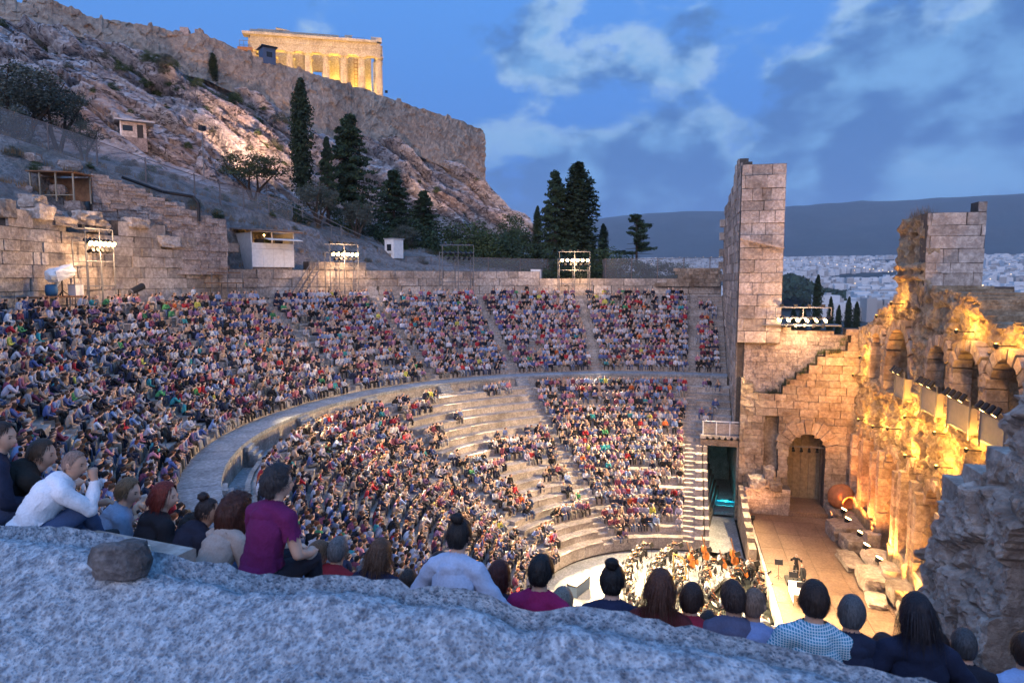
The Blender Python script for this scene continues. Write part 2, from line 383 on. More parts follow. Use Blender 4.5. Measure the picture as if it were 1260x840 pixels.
# rugged sheet: grid in (u,z) with displaced face, openings pushed in, ragged rim closed to a back face
def sheet(name, us, zs, solid, disp, fmap, thick, mat, parent=None, **kw):
    nu, nz = len(us), len(zs); V = []; idx = {}
    keep = np.zeros((nu-1, nz-1), bool)
    for i in range(nu-1):
        for j in range(nz-1): keep[i, j] = solid((us[i]+us[i+1])/2, (zs[j]+zs[j+1])/2)
    F = []
    def vid(i, j, back):
        k = (i, j, back)
        if k not in idx:
            d = -thick if back else disp(us[i], zs[j]); uu, zz = us[i], zs[j]
            if not back:
                uu += .10*noise.noise(Vector((uu*1.7, zz*1.7, 5))); zz += .10*noise.noise(Vector((uu*1.7, zz*1.7, 9)))
            x, y, _ = fmap(uu, d); idx[k] = len(V); V.append((x, y, zz))
        return idx[k]
    for i in range(nu-1):
        for j in range(nz-1):
            if not keep[i, j]: continue
            F.append((vid(i, j, 0), vid(i, j+1, 0), vid(i+1, j+1, 0), vid(i+1, j, 0)))
            F.append((vid(i, j, 1), vid(i+1, j, 1), vid(i+1, j+1, 1), vid(i, j+1, 1)))
            for di, dj, a, b in ((-1, 0, (i, j), (i, j+1)), (1, 0, (i+1, j+1), (i+1, j)), (0, -1, (i+1, j), (i, j)), (0, 1, (i, j+1), (i+1, j+1))):
                p, q = i+di, j+dj
                if 0 <= p < nu-1 and 0 <= q < nz-1 and keep[p, q]: continue
                F.append((vid(*a, 0), vid(*a, 1), vid(*b, 1), vid(*b, 0)))
    o = ob(name, mesh(name, V, F, mat), parent); tag(o, **kw); return o
def vor(x, y, z, s=1.0):
    d, p = noise.voronoi(Vector((x*s, y*s, z*s))); return d[0], d[1]-d[0], p[0]
def cellrand(p): return (math.sin(p.x*12.9898+p.y*78.233+p.z*37.719)*43758.5453) % 1.0
# ------------------------------------------------------------------ the seating bowl
NU = 15
UR, UZ = [], []
r_, z_ = 38.6, 18.6
for k in range(NU):
    UR.append(r_); UZ.append(z_)
    if k < 3: r_ -= .65; z_ -= .55
    else: r_ -= (36.65-28.5)/11; z_ -= (16.95-11.66)/11
UR = UR[::-1]; UZ = UZ[::-1]           # seat centre radius, seat top height, lowest first
NL = 19
LR = [9.95+k*(24.6-9.95)/(NL-1) for k in range(NL)]
LZ = [1.05+k*(10.35-1.05)/(NL-1) for k in range(NL)]
UA = [k*18+(-1.2 if k == 0 else 0) for k in range(0, 10)]
LA = [-1.2, 36, 72, 108, 144]
A0U, A0L, A1 = -6.5, -2.6, 182
YW = -4.0                                # north face of the big east-west walls
def amin(r, lower): return math.degrees(math.asin(max(-1, min(1, ((-1.35 if (lower and r < 19.7) else YW+.05)/r)))))
cavea = thing('seating_bowl', 'semicircular marble seating bowl in two tiers filled by the audience', 'amphitheatre')
def seat_row(tier, k, r, z, r_in, r_out, zlow, lower):
    """one ring of bench: top slab r_in..r_out at height z, riser down to zlow"""
    a0 = amin(r, lower); a1 = 183 if lower else 181.5
    aisles = LA if lower else UA
    segs = []; aw = math.degrees(.44/r)
    cuts = [a0]+[x for a in aisles for x in (a-aw, a+aw) if a-aw > a0]+[a1]
    if aisles[0]-aw <= a0: cuts = [max(a0, aisles[0]+aw)]+cuts[1:]
    if lower and r > 19.7: cuts = [a0, -1.2-aw, -1.2+aw]+[x for a in aisles[1:] for x in (a-aw, a+aw)]+[a1]
    if not lower: cuts = [a0, -1.2-aw, -1.2+aw]+[x for a in aisles[1:] for x in (a-aw, a+aw)]+[a1]
    VV, FF = [], []
    def slab(b0, b1, gap, dr):
        n = max(1, int(round((b1-b0)*R(r)/R(1)/1.2/57.3*57.3/ (1.0)))) if False else max(1, int(math.ceil((b1-b0)/4)))
        g = math.degrees(gap/r); b0 += g; b1 -= g; V = []; F = []
        prof = [(r_in+dr, zlow), (r_in+dr, z-.13), (r_in-.035+dr, z-.10), (r_in-.035+dr, z-.012), (r_in-.015+dr, z), (r_out, z), (r_out, zlow)]
        for i in range(n+1):
            a = R(b0+(b1-b0)*i/n); V += [(q*math.cos(a), q*math.sin(a), h) for q, h in prof]
        p = len(prof)
        for i in range(n):
            for j in range(p-1): F.append((i*p+j, (i+1)*p+j, (i+1)*p+j+1, i*p+j+1))
        F.append(tuple(range(p))[::-1]); F.append(tuple(n*p+q for q in range(p)))
        return V, F
    for s in range(0, len(cuts)-1, 2):
        b0, b1 = cuts[s], cuts[s+1]
        if b1-b0 < .5: continue
        n = max(1, round((b1-b0)*math.pi/180*r/1.9)); w = (b1-b0)/n
        for i in range(n):
            V, F = slab(b0+i*w, b0+(i+1)*w, .012, rnd.uniform(-.02, .02)); mid = b0+(i+.5)*w
            single = (lower and 33 < mid < 77) or (not lower and k == 14 and mid > 150) 
            if not lower and k == 14 and mid > 174.2: continue
            if single:
                me = mesh('bench_slab', V, F, M['marble']); SL.append(me)
            else: VV.append((V, F))
    mb = MB()
    for V, F in VV: mb.add(V, F)
    # aisle steps: two per row
    for a in (aisles if lower else [-1.2]+UA[1:]):
        if lower and a == -1.2 and r > 19.7: pass
        for q in (0, 1):
            zz = z-(z-zprev(tier, k))*(.5 if q == 0 else 0)-.03; rr0 = r_in+(r_out-r_in)*(.0 if q == 0 else .5); rr1 = r_out
            pr = []
            for aa in (a-aw, a+aw): pr += [(rr0*math.cos(R(aa)), rr0*math.sin(R(aa)))]
            for aa in (a+aw, a-aw): pr += [(rr1*math.cos(R(aa)), rr1*math.sin(R(aa)))]
            mb.prism([pr[0], pr[3], pr[2], pr[1]][::-1], zlow, zz)
    mb.build('seat_row', M['marble'], cavea, kind='stuff')
def zprev(tier, k):
    A = LZ if tier == 'l' else UZ
    return A[k-1] if k > 0 else A[0]-.5
SL = []
for k in range(NL):
    st = LR[1]-LR[0]; seat_row('l', k, LR[k], LZ[k], LR[k]-.40, LR[k]-.40+st+.02, LZ[k]-.9, True)
for k in range(NU):
    st = (UR[k+1]-UR[k]) if k < NU-1 else .80; ri = UR[k]-.36
    seat_row('u', k, UR[k], UZ[k], ri, ri+st+.02, UZ[k]-.9, False)
for me in SL[:290]: ob('bench_slab', me, cavea)
mbx = MB()
for me in SL[290:]: mbx.add([v.co for v in me.vertices], [p.vertices[:] for p in me.polygons])
if mbx.V: mbx.build('bench_slabs_rest', M['marble'], cavea, kind='stuff')
def ring_prism(r0, r1, z0, z1, a0, a1, mb, seg=3):
    n = max(1, int((a1-a0)/seg)); P = [(r1*math.cos(R(a0+(a1-a0)*i/n)), r1*math.sin(R(a0+(a1-a0)*i/n))) for i in range(n+1)]
    Q = [(r0*math.cos(R(a0+(a1-a0)*i/n)), r0*math.sin(R(a0+(a1-a0)*i/n))) for i in range(n+1)]
    V = [(x, y, z) for z in (z0, z1) for x, y in P+Q]; m_ = n+1; F = []
    for i in range(n):
        F += [(2*m_+i, 2*m_+i+1, 2*m_+m_+i+1, 2*m_+m_+i), (i, i+1, 2*m_+i+1, 2*m_+i), (m_+i+1, m_+i, 3*m_+i, 3*m_+i+1)]
    F += [(0, 2*m_, 3*m_, m_), (n, m_+n, 3*m_+n, 2*m_+n)]
    mb.add(V, F)
# fill under both tiers so that no gap shows
mb = MB()
for k in range(NL): ring_prism(LR[k]-.30, 25.2, -.5, LZ[k]-.3, amin(min(LR[k], 19), True)+.3, 183, mb, 6)
for k in range(NL):
    if LR[k] > 19.7: ring_prism(LR[k]-.30, 25.2, 6.6, LZ[k]-.3, amin(LR[k], True)+.3, -1, mb, 6)
for k in range(NU): ring_prism(UR[k]-.26, 40, 8, UZ[k]-.3, amin(UR[k], False)+.2, 182, mb, 6)
mb.build('rubble_fill', M['mortar'], cavea, kind='stuff')
# walkway between the tiers: ledge, panelled wall, corridor, kerb behind the last lower bench
ZL, ZC = 11.2, 9.85
wk = thing('tier_walkway', 'pale curved walkway and panelled wall dividing the two seating tiers', 'walkway')
n = 0
def arc_pieces(name, r0, r1, z0, z1, a0, a1, step, mat, parent, gap=.012, seg=2.5, skip=()):
    k = max(1, round((a1-a0)*R(1)*r1/step)); w = (a1-a0)/k
    for i in range(k):
        g = math.degrees(gap/r1); b0, b1 = a0+i*w+g, a0+(i+1)*w-g
        if any(s0 < (b0+b1)/2 < s1 for s0, s1 in skip): continue
        mb = MB(); e = rnd.uniform(-.012, .012); ring_prism(r0+e, r1+e, z0, z1+rnd.uniform(-.008, .008), b0, b1, mb, seg); mb.build(name, M[mat], parent)
aA = amin(27, False)
arc_pieces('paving_slab', 26.18, 28.2, ZL-.22, ZL, aA, 182, 1.7, 'walk', wk)
arc_pieces('orthostate_panel', 26.25, 26.55, ZC, ZL-.225, aA, 182, 2.0, 'marble', wk)
arc_pieces('corridor_slab', 24.9, 26.24, ZC-.2, ZC, amin(25, True), 182, 2.4, 'walk', wk)
arc_pieces('kerb_stone', 24.98, 25.22, ZC, ZC+.62, amin(25, True), 182, 2.2, 'marble', wk, skip=[(a-2, a+2) for a in LA])
mb = MB(); ring_prism(26.55, 29, 8, ZL-.23, aA, 182, mb, 4); ring_prism(24.9, 26.5, 7, ZC-.21, amin(25, True), 182, mb, 4); mb.build('walkway_fill', M['mortar'], wk, kind='stuff')
mb = MB()                                # little stairs from the corridor up to the ledge, beside each aisle
for a in UA[1:]:
    for q in range(5):
        aw = math.degrees(.6/26); ring_prism(26.2-.26*(5-q), 26.2, ZC, ZC+.23*(q+1), a-aw, a+aw, mb, 3)
mb.build('walkway_steps', M['walk'], wk, kind='stuff')
# top walkway behind the last bench
tw = MB(); ring_prism(39.02, 41.4, 17.4, 18.14, amin(40, False), 182, tw, 3)
tw.build('top_walkway', M['walk'], None, kind='structure', label='narrow stone path behind the top bench')
# bowl end wall beside the side entrance, stepped coping
ew = thing('end_wall', 'white stone end wall of the lower seats beside the side entrance', 'wall')
for k in range(NL):
    if LR[k] > 19: break
    st = LR[1]-LR[0]; x = LR[k]
    MB().box((x, -1.56, (LZ[k]-.35)/2), (st*.98, .32, LZ[k]+.35)).build('coping_block', M['marble'], ew)
# ------------------------------------------------------------------ orchestra and stage
mb = MB(); ring_prism(0, 10.2, -.3, 0.0, -25, 205, mb, 4); 
of = ob('orchestra_floor', mesh('orchestra_floor', mb.V, mb.F, M['walk'])); tag(of, 'marble floor of the half round orchestra', kind='structure')
mb = MB(); mb.box((13.2, -2.95, -.15), (11.0, 2.4, .3)); o = mb.build('side_passage_floor', M['walk'], kind='structure', label='paved side passage leading from the doorway')
mb = MB(); mb.box((-13.2, -2.95, -.15), (11.0, 2.4, .3)); o = mb.build('side_passage_floor', M['walk'], kind='structure', label='paved side passage on the near side')
YS0, YS1, XS = -5.2, -13.0, 17.6
stg = thing('stage', 'broad wooden stage floor in front of the floodlit ruin', 'stage', (0, 0, 0))
nx, ny = 12, 5
for i in range(nx):
    for j in range(ny):
        x0 = -XS+2*XS*i/nx; x1 = -XS+2*XS*(i+1)/nx; y0 = YS0+(YS1-YS0)*j/ny; y1 = YS0+(YS1-YS0)*(j+1)/ny
        MB().box(((x0+x1)/2, (y0+y1)/2, 1.16+rnd.uniform(-.002, .002)), (x1-x0-.025, abs(y1-y0)-.025, .08)).build('floor_panel', M['wood'], stg)
MB().box((0, (YS0+YS1)/2, .5), (2*XS-.1, abs(YS1-YS0)-.1, 1.18)).build('stage_base', M['mortar'], stg)
for i in range(14):
    MB().box((-XS+2*XS*(i+.5)/14, YS0+.09, .56), (2*XS/14-.02, .18, 1.12)).build('front_panel', M['marble'], stg)
# sloping low wall between side passage and stage
lw = thing('low_wall', 'low sloping stone wall between side passage and stage', 'wall')
for k in range(7):
    x = 8.0+k*1.35; h = 1.5+k*.30; MB().box((x, -4.55, h/2), (1.33, .5, h)).build('coping_block', M['block_warm'], lw)
# ------------------------------------------------------------------ walls of the stage building
# tall east pier and the wall that runs back behind the seats
tower = thing('ruined_tower', 'tall ruined stone pier of pale ashlar at the stage end of the seats', 'ruined wall')
Ln, fm = straight((17.75, -7.35), (17.75, -3.95))          # west face; normal = -x
fmw = lambda u, d: fm(u, d)
def top_w(u): return 29.9+.45*noise.noise(Vector((u*1.9, 4, 0))) if u > .5 else 29.2
masonry(tower, 'block', Ln, 15.2, top_w, .92, 1.25, 1.0, fmw, seed=5, limit=100, proud=.07, jitter=.28, ztop_max=30.6)
Ln2, fm2 = straight((18.75, -3.95), (38.6, -3.95))         # north face; its normal is +y
def top_n(u):
    return float(np.interp(u, [0, 7, 7.1, 12, 12.1, 19.9], [30.5, 30.8, 29.6, 29.4, 27.8, 28.6]))+.5*noise.noise(Vector((u*.9, 0, 3)))
def bot_n(u):
    r = 18.75+u; return 6.2 if u < 6 else 8.5+(u-6)*.5
masonry(tower, 'block', Ln2, 5.4, top_n, .8, 1.5, .9, fm2, seed=6, limit=150, proud=.05, bottom=bot_n, jitter=.3, ztop_max=31.5)
MB().box((28.6, -5.6, 16), (19.4, 2.6, 27.2)).build('rubble_core', M['rubble'], tower)
for (x, z, w) in ((37.9, 26.6, .9), (38.2, 25.2, 1.1), (37.8, 23.4, .8), (38.3, 22.0, 1.2), (37.9, 20.6, .9)):
    ob('stone_block', blk('block', rnd.randrange(8)), tower, (x, -3.95, z), (0, 0, 0), (w, 1.0, .8))
sl = MB(); sl.box((17.25, -5.6, 23.4), (.4, 3.5, .16)); 
o = ob('slanting_ledge', mesh('slanting_ledge', sl.V, sl.F, M['block']), tower); o.rotation_euler = (0, 0, 0)
o.matrix_world = Matrix.Translation((17.25, -5.6, 23.4)) @ Euler((R(14), 0, 0)).to_matrix().to_4x4() @ Matrix.Translation((-17.25, 5.6, -23.4))
# wall with the great arch (stage end wall): y from -3.95 down to -13.4 ; u measured from the south corner
aw_ = thing('arched_stage_wall', 'warm lit stone end wall of the stage with its tall round arch', 'ruined wall')
Ln3, fm3 = straight((17.7, -13.45), (17.7, -4.35))
yu = lambda y: y+13.45
def top_f(u):
    y = u-13.45
    return float(np.interp(y, [-13.45, -12.6, -12.1, -11.9, -10.4, -9.9, -9.7, -8.8, -8.6, -7.6, -7.4, -6.3, -6.1, -4.3], [16.4, 16.3, 15.4, 14.6, 14.4, 13.4, 13.2, 12.6, 12.1, 11.7, 11.1, 10.9, 10.6, 12.4]))
hole = (yu(-11.15), yu(-8.3), 1.0, 7.75, True)
masonry(aw_, 'block_warm', Ln3, 1.2, top_f, .62, 1.15, 1.3, fm3, holes=[(hole[0]-.0, hole[1], 1.0, 7.75, True), (yu(-7.45), yu(-6.35), 3.9, 9.4, False)], seed=8, limit=280, proud=.06, jitter=.35, ztop_max=17)
MB().box((18.6, -6.9, 6.6), (.3, 1.6, 5.8)).build('niche_back', M['block_warm'], aw_)
c_y = (-11.15-8.3)/2; rad = (11.15-8.3)/2; zs = 7.75-rad      # voussoirs
for k in range(11):
    a0, a1 = math.pi*k/11, math.pi*(k+1)/11; mb = MB(); g = .015; r0_, r1_ = rad, rad+1.0+.18*(k % 2)
    P = [(c_y+q*math.cos(a), zs+q*math.sin(a)) for q, a in ((r0_, a0+g), (r1_, a0+g), (r1_, (a0+a1)/2), (r1_, a1-g), (r0_, a1-g), (r0_, (a0+a1)/2))]
    V = [(17.62-.06*(k % 3), y, z) for y, z in P]+[(18.7, y, z) for y, z in P]; nn = 6
    mb.add(V, [tuple(range(nn)), tuple(range(nn, 2*nn))[::-1]]+[(i, nn+i, nn+(i+1) % nn, (i+1) % nn) for i in range(nn)]); mb.build('arch_stone', M['block_warm'], aw_)
# upper rubble layer set back, with the light rack on top
ur = thing('upper_rubble_wall', 'small-stone rubble wall above the arch carrying a row of lamps', 'ruined wall')
Ln4, fm4 = straight((18.55, -13.4), (18.55, -4.6))
def top_u(u): return float(np.interp(u-13.4, [-13.4, -12.6, -12.2, -10.4, -8, -6.6, -6.5, -5.2, -4.6], [15.6, 15.5, 16.0, 16.3, 16.4, 16.6, 18.4, 20.6, 21.2]))
masonry(ur, 'rubble', Ln4, 9.4, top_u, .34, .55, .9, fm4, seed=9, limit=200, proud=.06, jitter=.45, ztop_max=21.5)
# side doorway under the small seat block
dw = thing('side_doorway', 'side entrance doorway with lintel, lit turquoise inside', 'doorway')
MB().box((18.45, -1.55, 3.1), (.7, .5, 6.2)).build('door_jamb', M['block_warm'], dw)
MB().box((18.45, -4.5, 3.1), (.7, .55, 6.2)).build('door_jamb', M['block_warm'], dw)
MB().box((18.45, -2.95, 6.5), (.8, 3.5, .55)).build('lintel', M['block_warm'], dw)
MB().box((18.45, -2.95, 7.0), (1.0, 3.6, .3)).build('cornice', M['marble'], dw)
for y in (-1.4, -2.5, -3.6, -4.6): MB().box((18.2, y, 7.75), (.08, .08, 1.2)).build('railing_post', M['white'], dw)
MB().box((18.2, -3.0, 8.33), (.08, 3.3, .07)).build('railing', M['white'], dw)
MB().box((18.25, -3.0, 7.7), (.04, 3.1, .9)).build('parapet_panel', M['marble'], dw)
MB().box((24.5, -1.5, 3.1), (11.4, .3, 6.4)).build('passage_side', M['rubble'], dw)
MB().box((24.5, -4.7, 3.1), (11.4, .3, 6.4)).build('passage_side', M['rubble'], dw)
MB().box((24.5, -3.1, 6.35), (11.4, 3.4, .2)).build('passage_ceiling', M['rubble'], dw)
MB().box((30.0, -3.1, 3.1), (.3, 3.4, 6.4)).build('passage_end', M['rubble'], dw)
MB().box((24.0, -3.1, -.1), (11.6, 3.4, .2)).build('passage_floor', M['walk'], dw)
MB().box((21.0, -3.1, .35), (.5, 2.9, .3)).build('turquoise_lit_step', plain('turquoise_light_tint', (.05,.5,.6), .6), dw)  # turquoise light of the passage put into the step's own colour
def lampdata(kind, name, energy, color, size=.3, spot=None, blend=.5):
    l = bpy.data.lights.new(name, kind); l.energy = energy; l.color = color
    if kind == 'SPOT': l.spot_size = R(spot); l.spot_blend = blend; l.shadow_soft_size = size
    elif kind == 'POINT': l.shadow_soft_size = size
    elif kind == 'AREA': l.size = size
    return l
def place_lamp(l, loc, target=None, parent=None, name='lamp_light'):
    o = bpy.data.objects.new(name, l); COL.objects.link(o); o.parent = parent; o.location = loc
    if target is not None: o.rotation_euler = (Vector(target)-Vector(loc)).to_track_quat('-Z', 'Y').to_euler()
    return o
fl = thing('passage_floodlight', 'small turquoise floodlight standing in the side passage', 'floodlight', (22.0, -4.1, 0))
MB().box((0, 0, .3), (.25, .3, .3)).build('lamp_housing', M['black'], fl); MB().tube((0, 0, 0), (0, 0, .2), .03).build('stand', M['black'], fl)
place_lamp(lampdata('POINT', 'turquoise', 110, (.05, .75, 1.0), .15), (-.6, .5, .7), None, fl)
# small spotlights on the lintel and in the arch
def spot_can(loc, target, s=.3, lit=False, label='', group=None, energy=0, color=(1, .8, .5), cone=50, name='spotlight', size=.15):
    t = thing(name, label, 'spotlight', loc, 0, group); d = (Vector(target)-Vector(loc)).normalized(); q = d.to_track_quat('Z', 'Y').to_matrix().to_4x4()
    key = ('can', round(s, 2))
    if key not in BLK:
        mb = MB(); mb.lathe([(.0, -.55), (.22, -.55), (.28, -.4), (.3, .3), (.42, .5), (.40, .5), (.28, .3)], 10); mb.V = [(x*s, y*s, z*s) for x, y, z in mb.V]; BLK[key] = mesh('lamp_housing', mb.V, mb.F, M['black'])
        mb = MB(); mb.lathe([(.0, .30), (.27, .30), (.36, .46), (0.0, .47)], 10); mb.V = [(x*s, y*s, z*s) for x, y, z in mb.V]
        BLK[key+(1,)] = mesh('lens', mb.V, mb.F, M['glow']); BLK[key+(0,)] = mesh('lens', mb.V, mb.F, M['glass'])
    o = ob('lamp_housing', BLK[key], t); o.rotation_euler = q.to_euler(); ob('lens', BLK[key+(1 if lit else 0,)], o)
    mb = MB(); mb.tube((0, 0, 0), (0, 0, -.42*s if s > .3 else .35*s), .04*s+.01); mb.build('bracket', M['steel'], t)
    if energy:
        l = lampdata('SPOT', 'spot', energy, color, size, cone, .6); place_lamp(l, d*(.56*s), tuple(d*10), t)
    return t
for k in range(6):
    spot_can((18.0, -1.75-k*.5, 6.98), (8, -2.5, 0), .32, label='dark unlit spotlight on the lintel of the side doorway', group='spotlights above the side doorway')
for k in range(4):
    spot_can((18.3, -8.75-k*.62, 6.25), (8, -8.5, 0), .34, label='dark unlit spotlight on the bar in the great arch', group='spotlights in the arch')
br = thing('lamp_bar', 'thin steel bar fixed across the opening of the great arch', 'bar', (18.3, -9.7, 6.5)); MB().tube((0, -1.5, 0), (0, 1.5, 0), .05).build('bar', M['steel'], br)
M['canvasd'] = plain('grey_brown_door', (.22, .17, .11), .7, var=.25)
# doors and room in the arch
MB().box((19.1, -9.72, 1.36), (2.8, 3.0, .3)).build('arch_floor', M['wood'], aw_)
dr = thing('arch_doors', 'tall plain double doors standing closed inside the great arch', 'door', (20.4, -9.72, 1.2))
for k in range(6): MB().box((0, -1.6+.64*k, 3.2), (.1, .62, 6.4)).build('door_plank', M['canvasd'], dr)
MB().box((-1.3, -1.62, 3.3), (2.4, .2, 6.6)).build('reveal', M['block_warm'], dr); MB().box((-1.3, 1.62, 3.3), (2.4, .2, 6.6)).build('reveal', M['block_warm'], dr)
MB().box((-1.3, 0, 6.7), (2.4, 3.4, .2)).build('soffit', M['block_warm'], dr)
# wide threshold steps and the rubble plinth
MB().box((16.9, -9.7, 1.4), (1.6, 3.0, .36)).build('threshold', M['wood'], None, label='reddish wooden threshold step below the great arch', cat='step')
pl = thing('rubble_plinth', 'rubble plinth with loose carved blocks beside the great arch', 'plinth')
L5, f5 = straight((16.1, -8.3), (16.1, -4.7)); masonry(pl, 'rubble', L5, 1.2, lambda u: 3.6, .4, .6, 1.5, f5, seed=12, limit=60, ztop_max=3.7)
# ------------------------------------------------------------------ the long stage facade, eroded, with two storeys of arches
YF = -13.3
fac = thing('stage_facade', 'long eroded stage facade of glowing golden stone with two storeys of arches', 'ruined wall')
UPW = [(10.4, 13.1, 13.2, 16.7), (4.6, 9.6, 12.9, 17.3), (-1.4, 1.5, 13.2, 16.9), (-5.6, -2.3, 13.2, 17.0), (-9.6, -6.4, 13.2, 17.0), (-13.5, -10.6, 13.2, 16.8)]
LOW = [(14.2, 15.9, 3.4, 8.6), (11.1, 12.7, 3.4, 9.0), (5.9, 8.6, 1.2, 8.9), (2.6, 3.9, 3.4, 9.2), (-1.6, 1.0, 3.4, 8.8), (-5.6, -3.4, 1.2, 9.0), (-9.6, -7.6, 3.4, 8.6), (-14.2, -12.2, 3.4, 8.6)]
PIERS = [(10.2, 9.8), (4.4, 1.7), (-1.6, -2.1), (-5.8, -6.2), (-9.8, -10.4), (14.4, 13.4)]
PIERS = [(max(p), min(p)) for p in PIERS]
def rim(x):
    b = float(np.interp(x, [-18, -12.5, -9.2, -8.7, -5.2, -4.3, -3.2, 3.0, 8.4, 9.2, 12.8, 14.5, 16.6, 18], [15.5, 19.4, 19.4, 18.3, 18.4, 18.9, 19.6, 20.0, 19.6, 18.8, 18.0, 17.4, 16.7, 16.4]))
    return b+.45*noise.noise(Vector((x*1.3, 0, 7)))+.25*noise.noise(Vector((x*4, 1, 7)))
def in_op(x, z):
    for L_, dp in ((UPW, 2.3), (LOW, 1.5)):
        for (a, b, z0, z1) in L_:
            w = .07*noise.noise(Vector((x*1.4, z*1.4, a)))
            if in_hole(x+w, z+w, (a, b, z0, z1, True)): return dp
    return 0
def fdisp(u, z):
    x = u-18
    op = in_op(x, z)
    d1, e1, p1 = vor(x, z*1.25, 2, .75); d2, e2, p2 = vor(x, z*1.3, 7, 1.9)
    rough = .35+.65*min(1, max(0, (z-5)/5))
    d = (cellrand(p1)-.5)*.26*rough+(cellrand(p2)-.5)*.17*rough-.16*max(0, 1-e1*7)*rough-.12*max(0, 1-e2*6)
    d += .14*noise.fractal(Vector((x*.5, z*.5, 1)), 1, 2, 4)*rough
    if z > 12.9 and z < 17.2 and any(b_-.05 < x < a_+.05 for (a_, b_) in PIERS): d += .30+.07*noise.fractal(Vector((x*3.5, z*3.5, 1)), 1, 2, 3)
    if z < 3.35: d = .45+.06*d                     # plinth
    if 9.6 < z < 11.2 and abs(math.sin(x*.85)) > .35: d += .18     # remains of a string course
    if 12.2 < z < 12.9: d += .22
    for (a, b, z0, z1) in LOW:                     # weathered piers beside the lower openings
        if z0 < z < z1+.6 and (a-.75 < x < a-.1 or b+.1 < x < b+.75): d += .22
    return d-op
us = np.arange(0, 36.001, .15); zs = np.arange(1.2, 21.5, .15)
_, fmF = straight((-18, YF), (18, YF))
sheet('eroded_face', us, zs, lambda u, z: z < rim(u-18), fdisp, fmF, 3.0, M['facade'], fac, kind='stuff')
# carved openings' sills and the quoins of the lower niches as separate stones
for (a, b, z0, z1) in LOW:
    MB().box(((a+b)/2, YF+.12, z0-.12 if z0 > 2 else 1.32), (b-a+.5, .7, .22)).build('sill_stone', M['block_warm'], fac)
    for xx in (a-.42, b+.42):
        z = z0
        while z < z1-.9:
            h = rnd.uniform(.45, .8); ob('pier_stone', blk('block_warm', rnd.randrange(8)), fac, (xx+rnd.uniform(-.05, .05), YF+.20, z+h/2), (0, 0, rnd.uniform(-.03, .03)), (.62, .75, h*.97)); z += h
def arch_ring(a, b, z1, y, n_, th, depth, zbot=None):
    c_x = (a+b)/2; rd = (b-a)/2; zs_ = z1-rd
    for k in range(n_):
        a0_, a1_ = math.pi*k/n_+.03, math.pi*(k+1)/n_-.03; r0_, r1_ = rd-.05+rnd.uniform(-.05, .04), rd+th*rnd.uniform(.8, 1.15); am = (a0_+a1_)/2; P = [(c_x+q*math.cos(e), zs_+q*math.sin(e)) for q, e in ((r0_, a0_), (r1_, a0_), (r1_*1.01, am), (r1_, a1_), (r0_, a1_), (r0_*1.01, am))]
        yy = y+rnd.uniform(-.05, .08); V = [(px_, yy, pz_) for px_, pz_ in P]+[(px_, yy-depth, pz_) for px_, pz_ in P]; mb = MB(); mb.add(V, [tuple(range(6))[::-1], tuple(range(6, 12))]+[(i, (i+1) % 6, 6+(i+1) % 6, 6+i) for i in range(6)]); mb.build('arch_stone', M['block_warm'], fac)
    if zbot:
        for xx in (a-th*.32, b+th*.32):
            z = zbot
            while z < zs_-.1:
                h = rnd.uniform(.38, .7); ob('jamb_stone', blk('block_warm', rnd.randrange(8)), fac, (xx+rnd.uniform(-.05, .05), y-depth*.5+.02, z+h/2), (0, 0, rnd.uniform(-.05, .05)), (th*rnd.uniform(.75, 1.1), depth, h*.97)); z += h
for (a, b, z0, z1) in UPW: arch_ring(a, b, z1, YF+.30, 9, .55, .9, z0)
for (a, b, z0, z1) in LOW: arch_ring(a, b, z1, YF+.22, 8, .5, .7)
# free-standing surviving fragment above the rim
tf = thing('facade_fragment', 'tall weathered fragment of wall standing on top of the facade with dry tufts', 'ruined wall')
us2 = np.arange(0, 5.4, .16); zs2 = np.arange(18.6, 25.2, .16)
def tw_top(u): return float(np.interp(u, [0, .5, 1.2, 2.0, 5.4], [23.4, 24.0, 24.3, 24.2, 24.0]))+.3*noise.noise(Vector((u*2, 0, 0)))
def tw_solid(u, z): 
    return z < tw_top(5.4-u) and (5.4-u) > (.35*(z-21) if z < 0 else 0)+.10*noise.noise(Vector((0, 0, z*1.3)))+.1
_, fmN = straight((3.4, YF+.1), (8.8, YF+.1))
def tdisp(u, z):
    d1, e1, p1 = vor(u*.7, z*1.3, 11, 1.0); n_ = .26*cellrand(p1)-.13-.16*max(0, 1-e1*6)
    if 1.9 < u < 2.9 and z < 23.3: n_ -= .9
    if 20.4 < z < 20.7 or 21.1 < z < 21.35: n_ += .25
    return n_+.2*noise.noise(Vector((u*3, z*3, 0)))
sheet('lit_north_face', us2, zs2, tw_solid, tdisp, fmN, .8, M['facade'], tf, kind='stuff')
Lw, fw = straight((3.35, -16.3), (3.35, -13.25))
def t_top(u): return 24.75-.25*(u/3)-(.35 if u > 2.2 else 0)
masonry(tf, 'block', Lw, 18.8, t_top, .75, 1.9, 1.2, fw, seed=21, limit=60, proud=.05, ztop_max=25.2, jitter=.4)
MB().box((5.6, -15.0, 21.3), (4.2, 2.2, 5.0)).build('rubble_core', M['near'], tf)
lb = thing('low_block_course', 'low dark stone courses beside the tall fragment on the facade top', 'wall')
Lb, fb = straight((-6.6, -16.2), (3.2, -16.2))
masonry(lb, 'block', Lb, 17.6, lambda u: 19.0+.09*u, .6, 1.3, 1.2, fb, seed=22, limit=70, ztop_max=20)
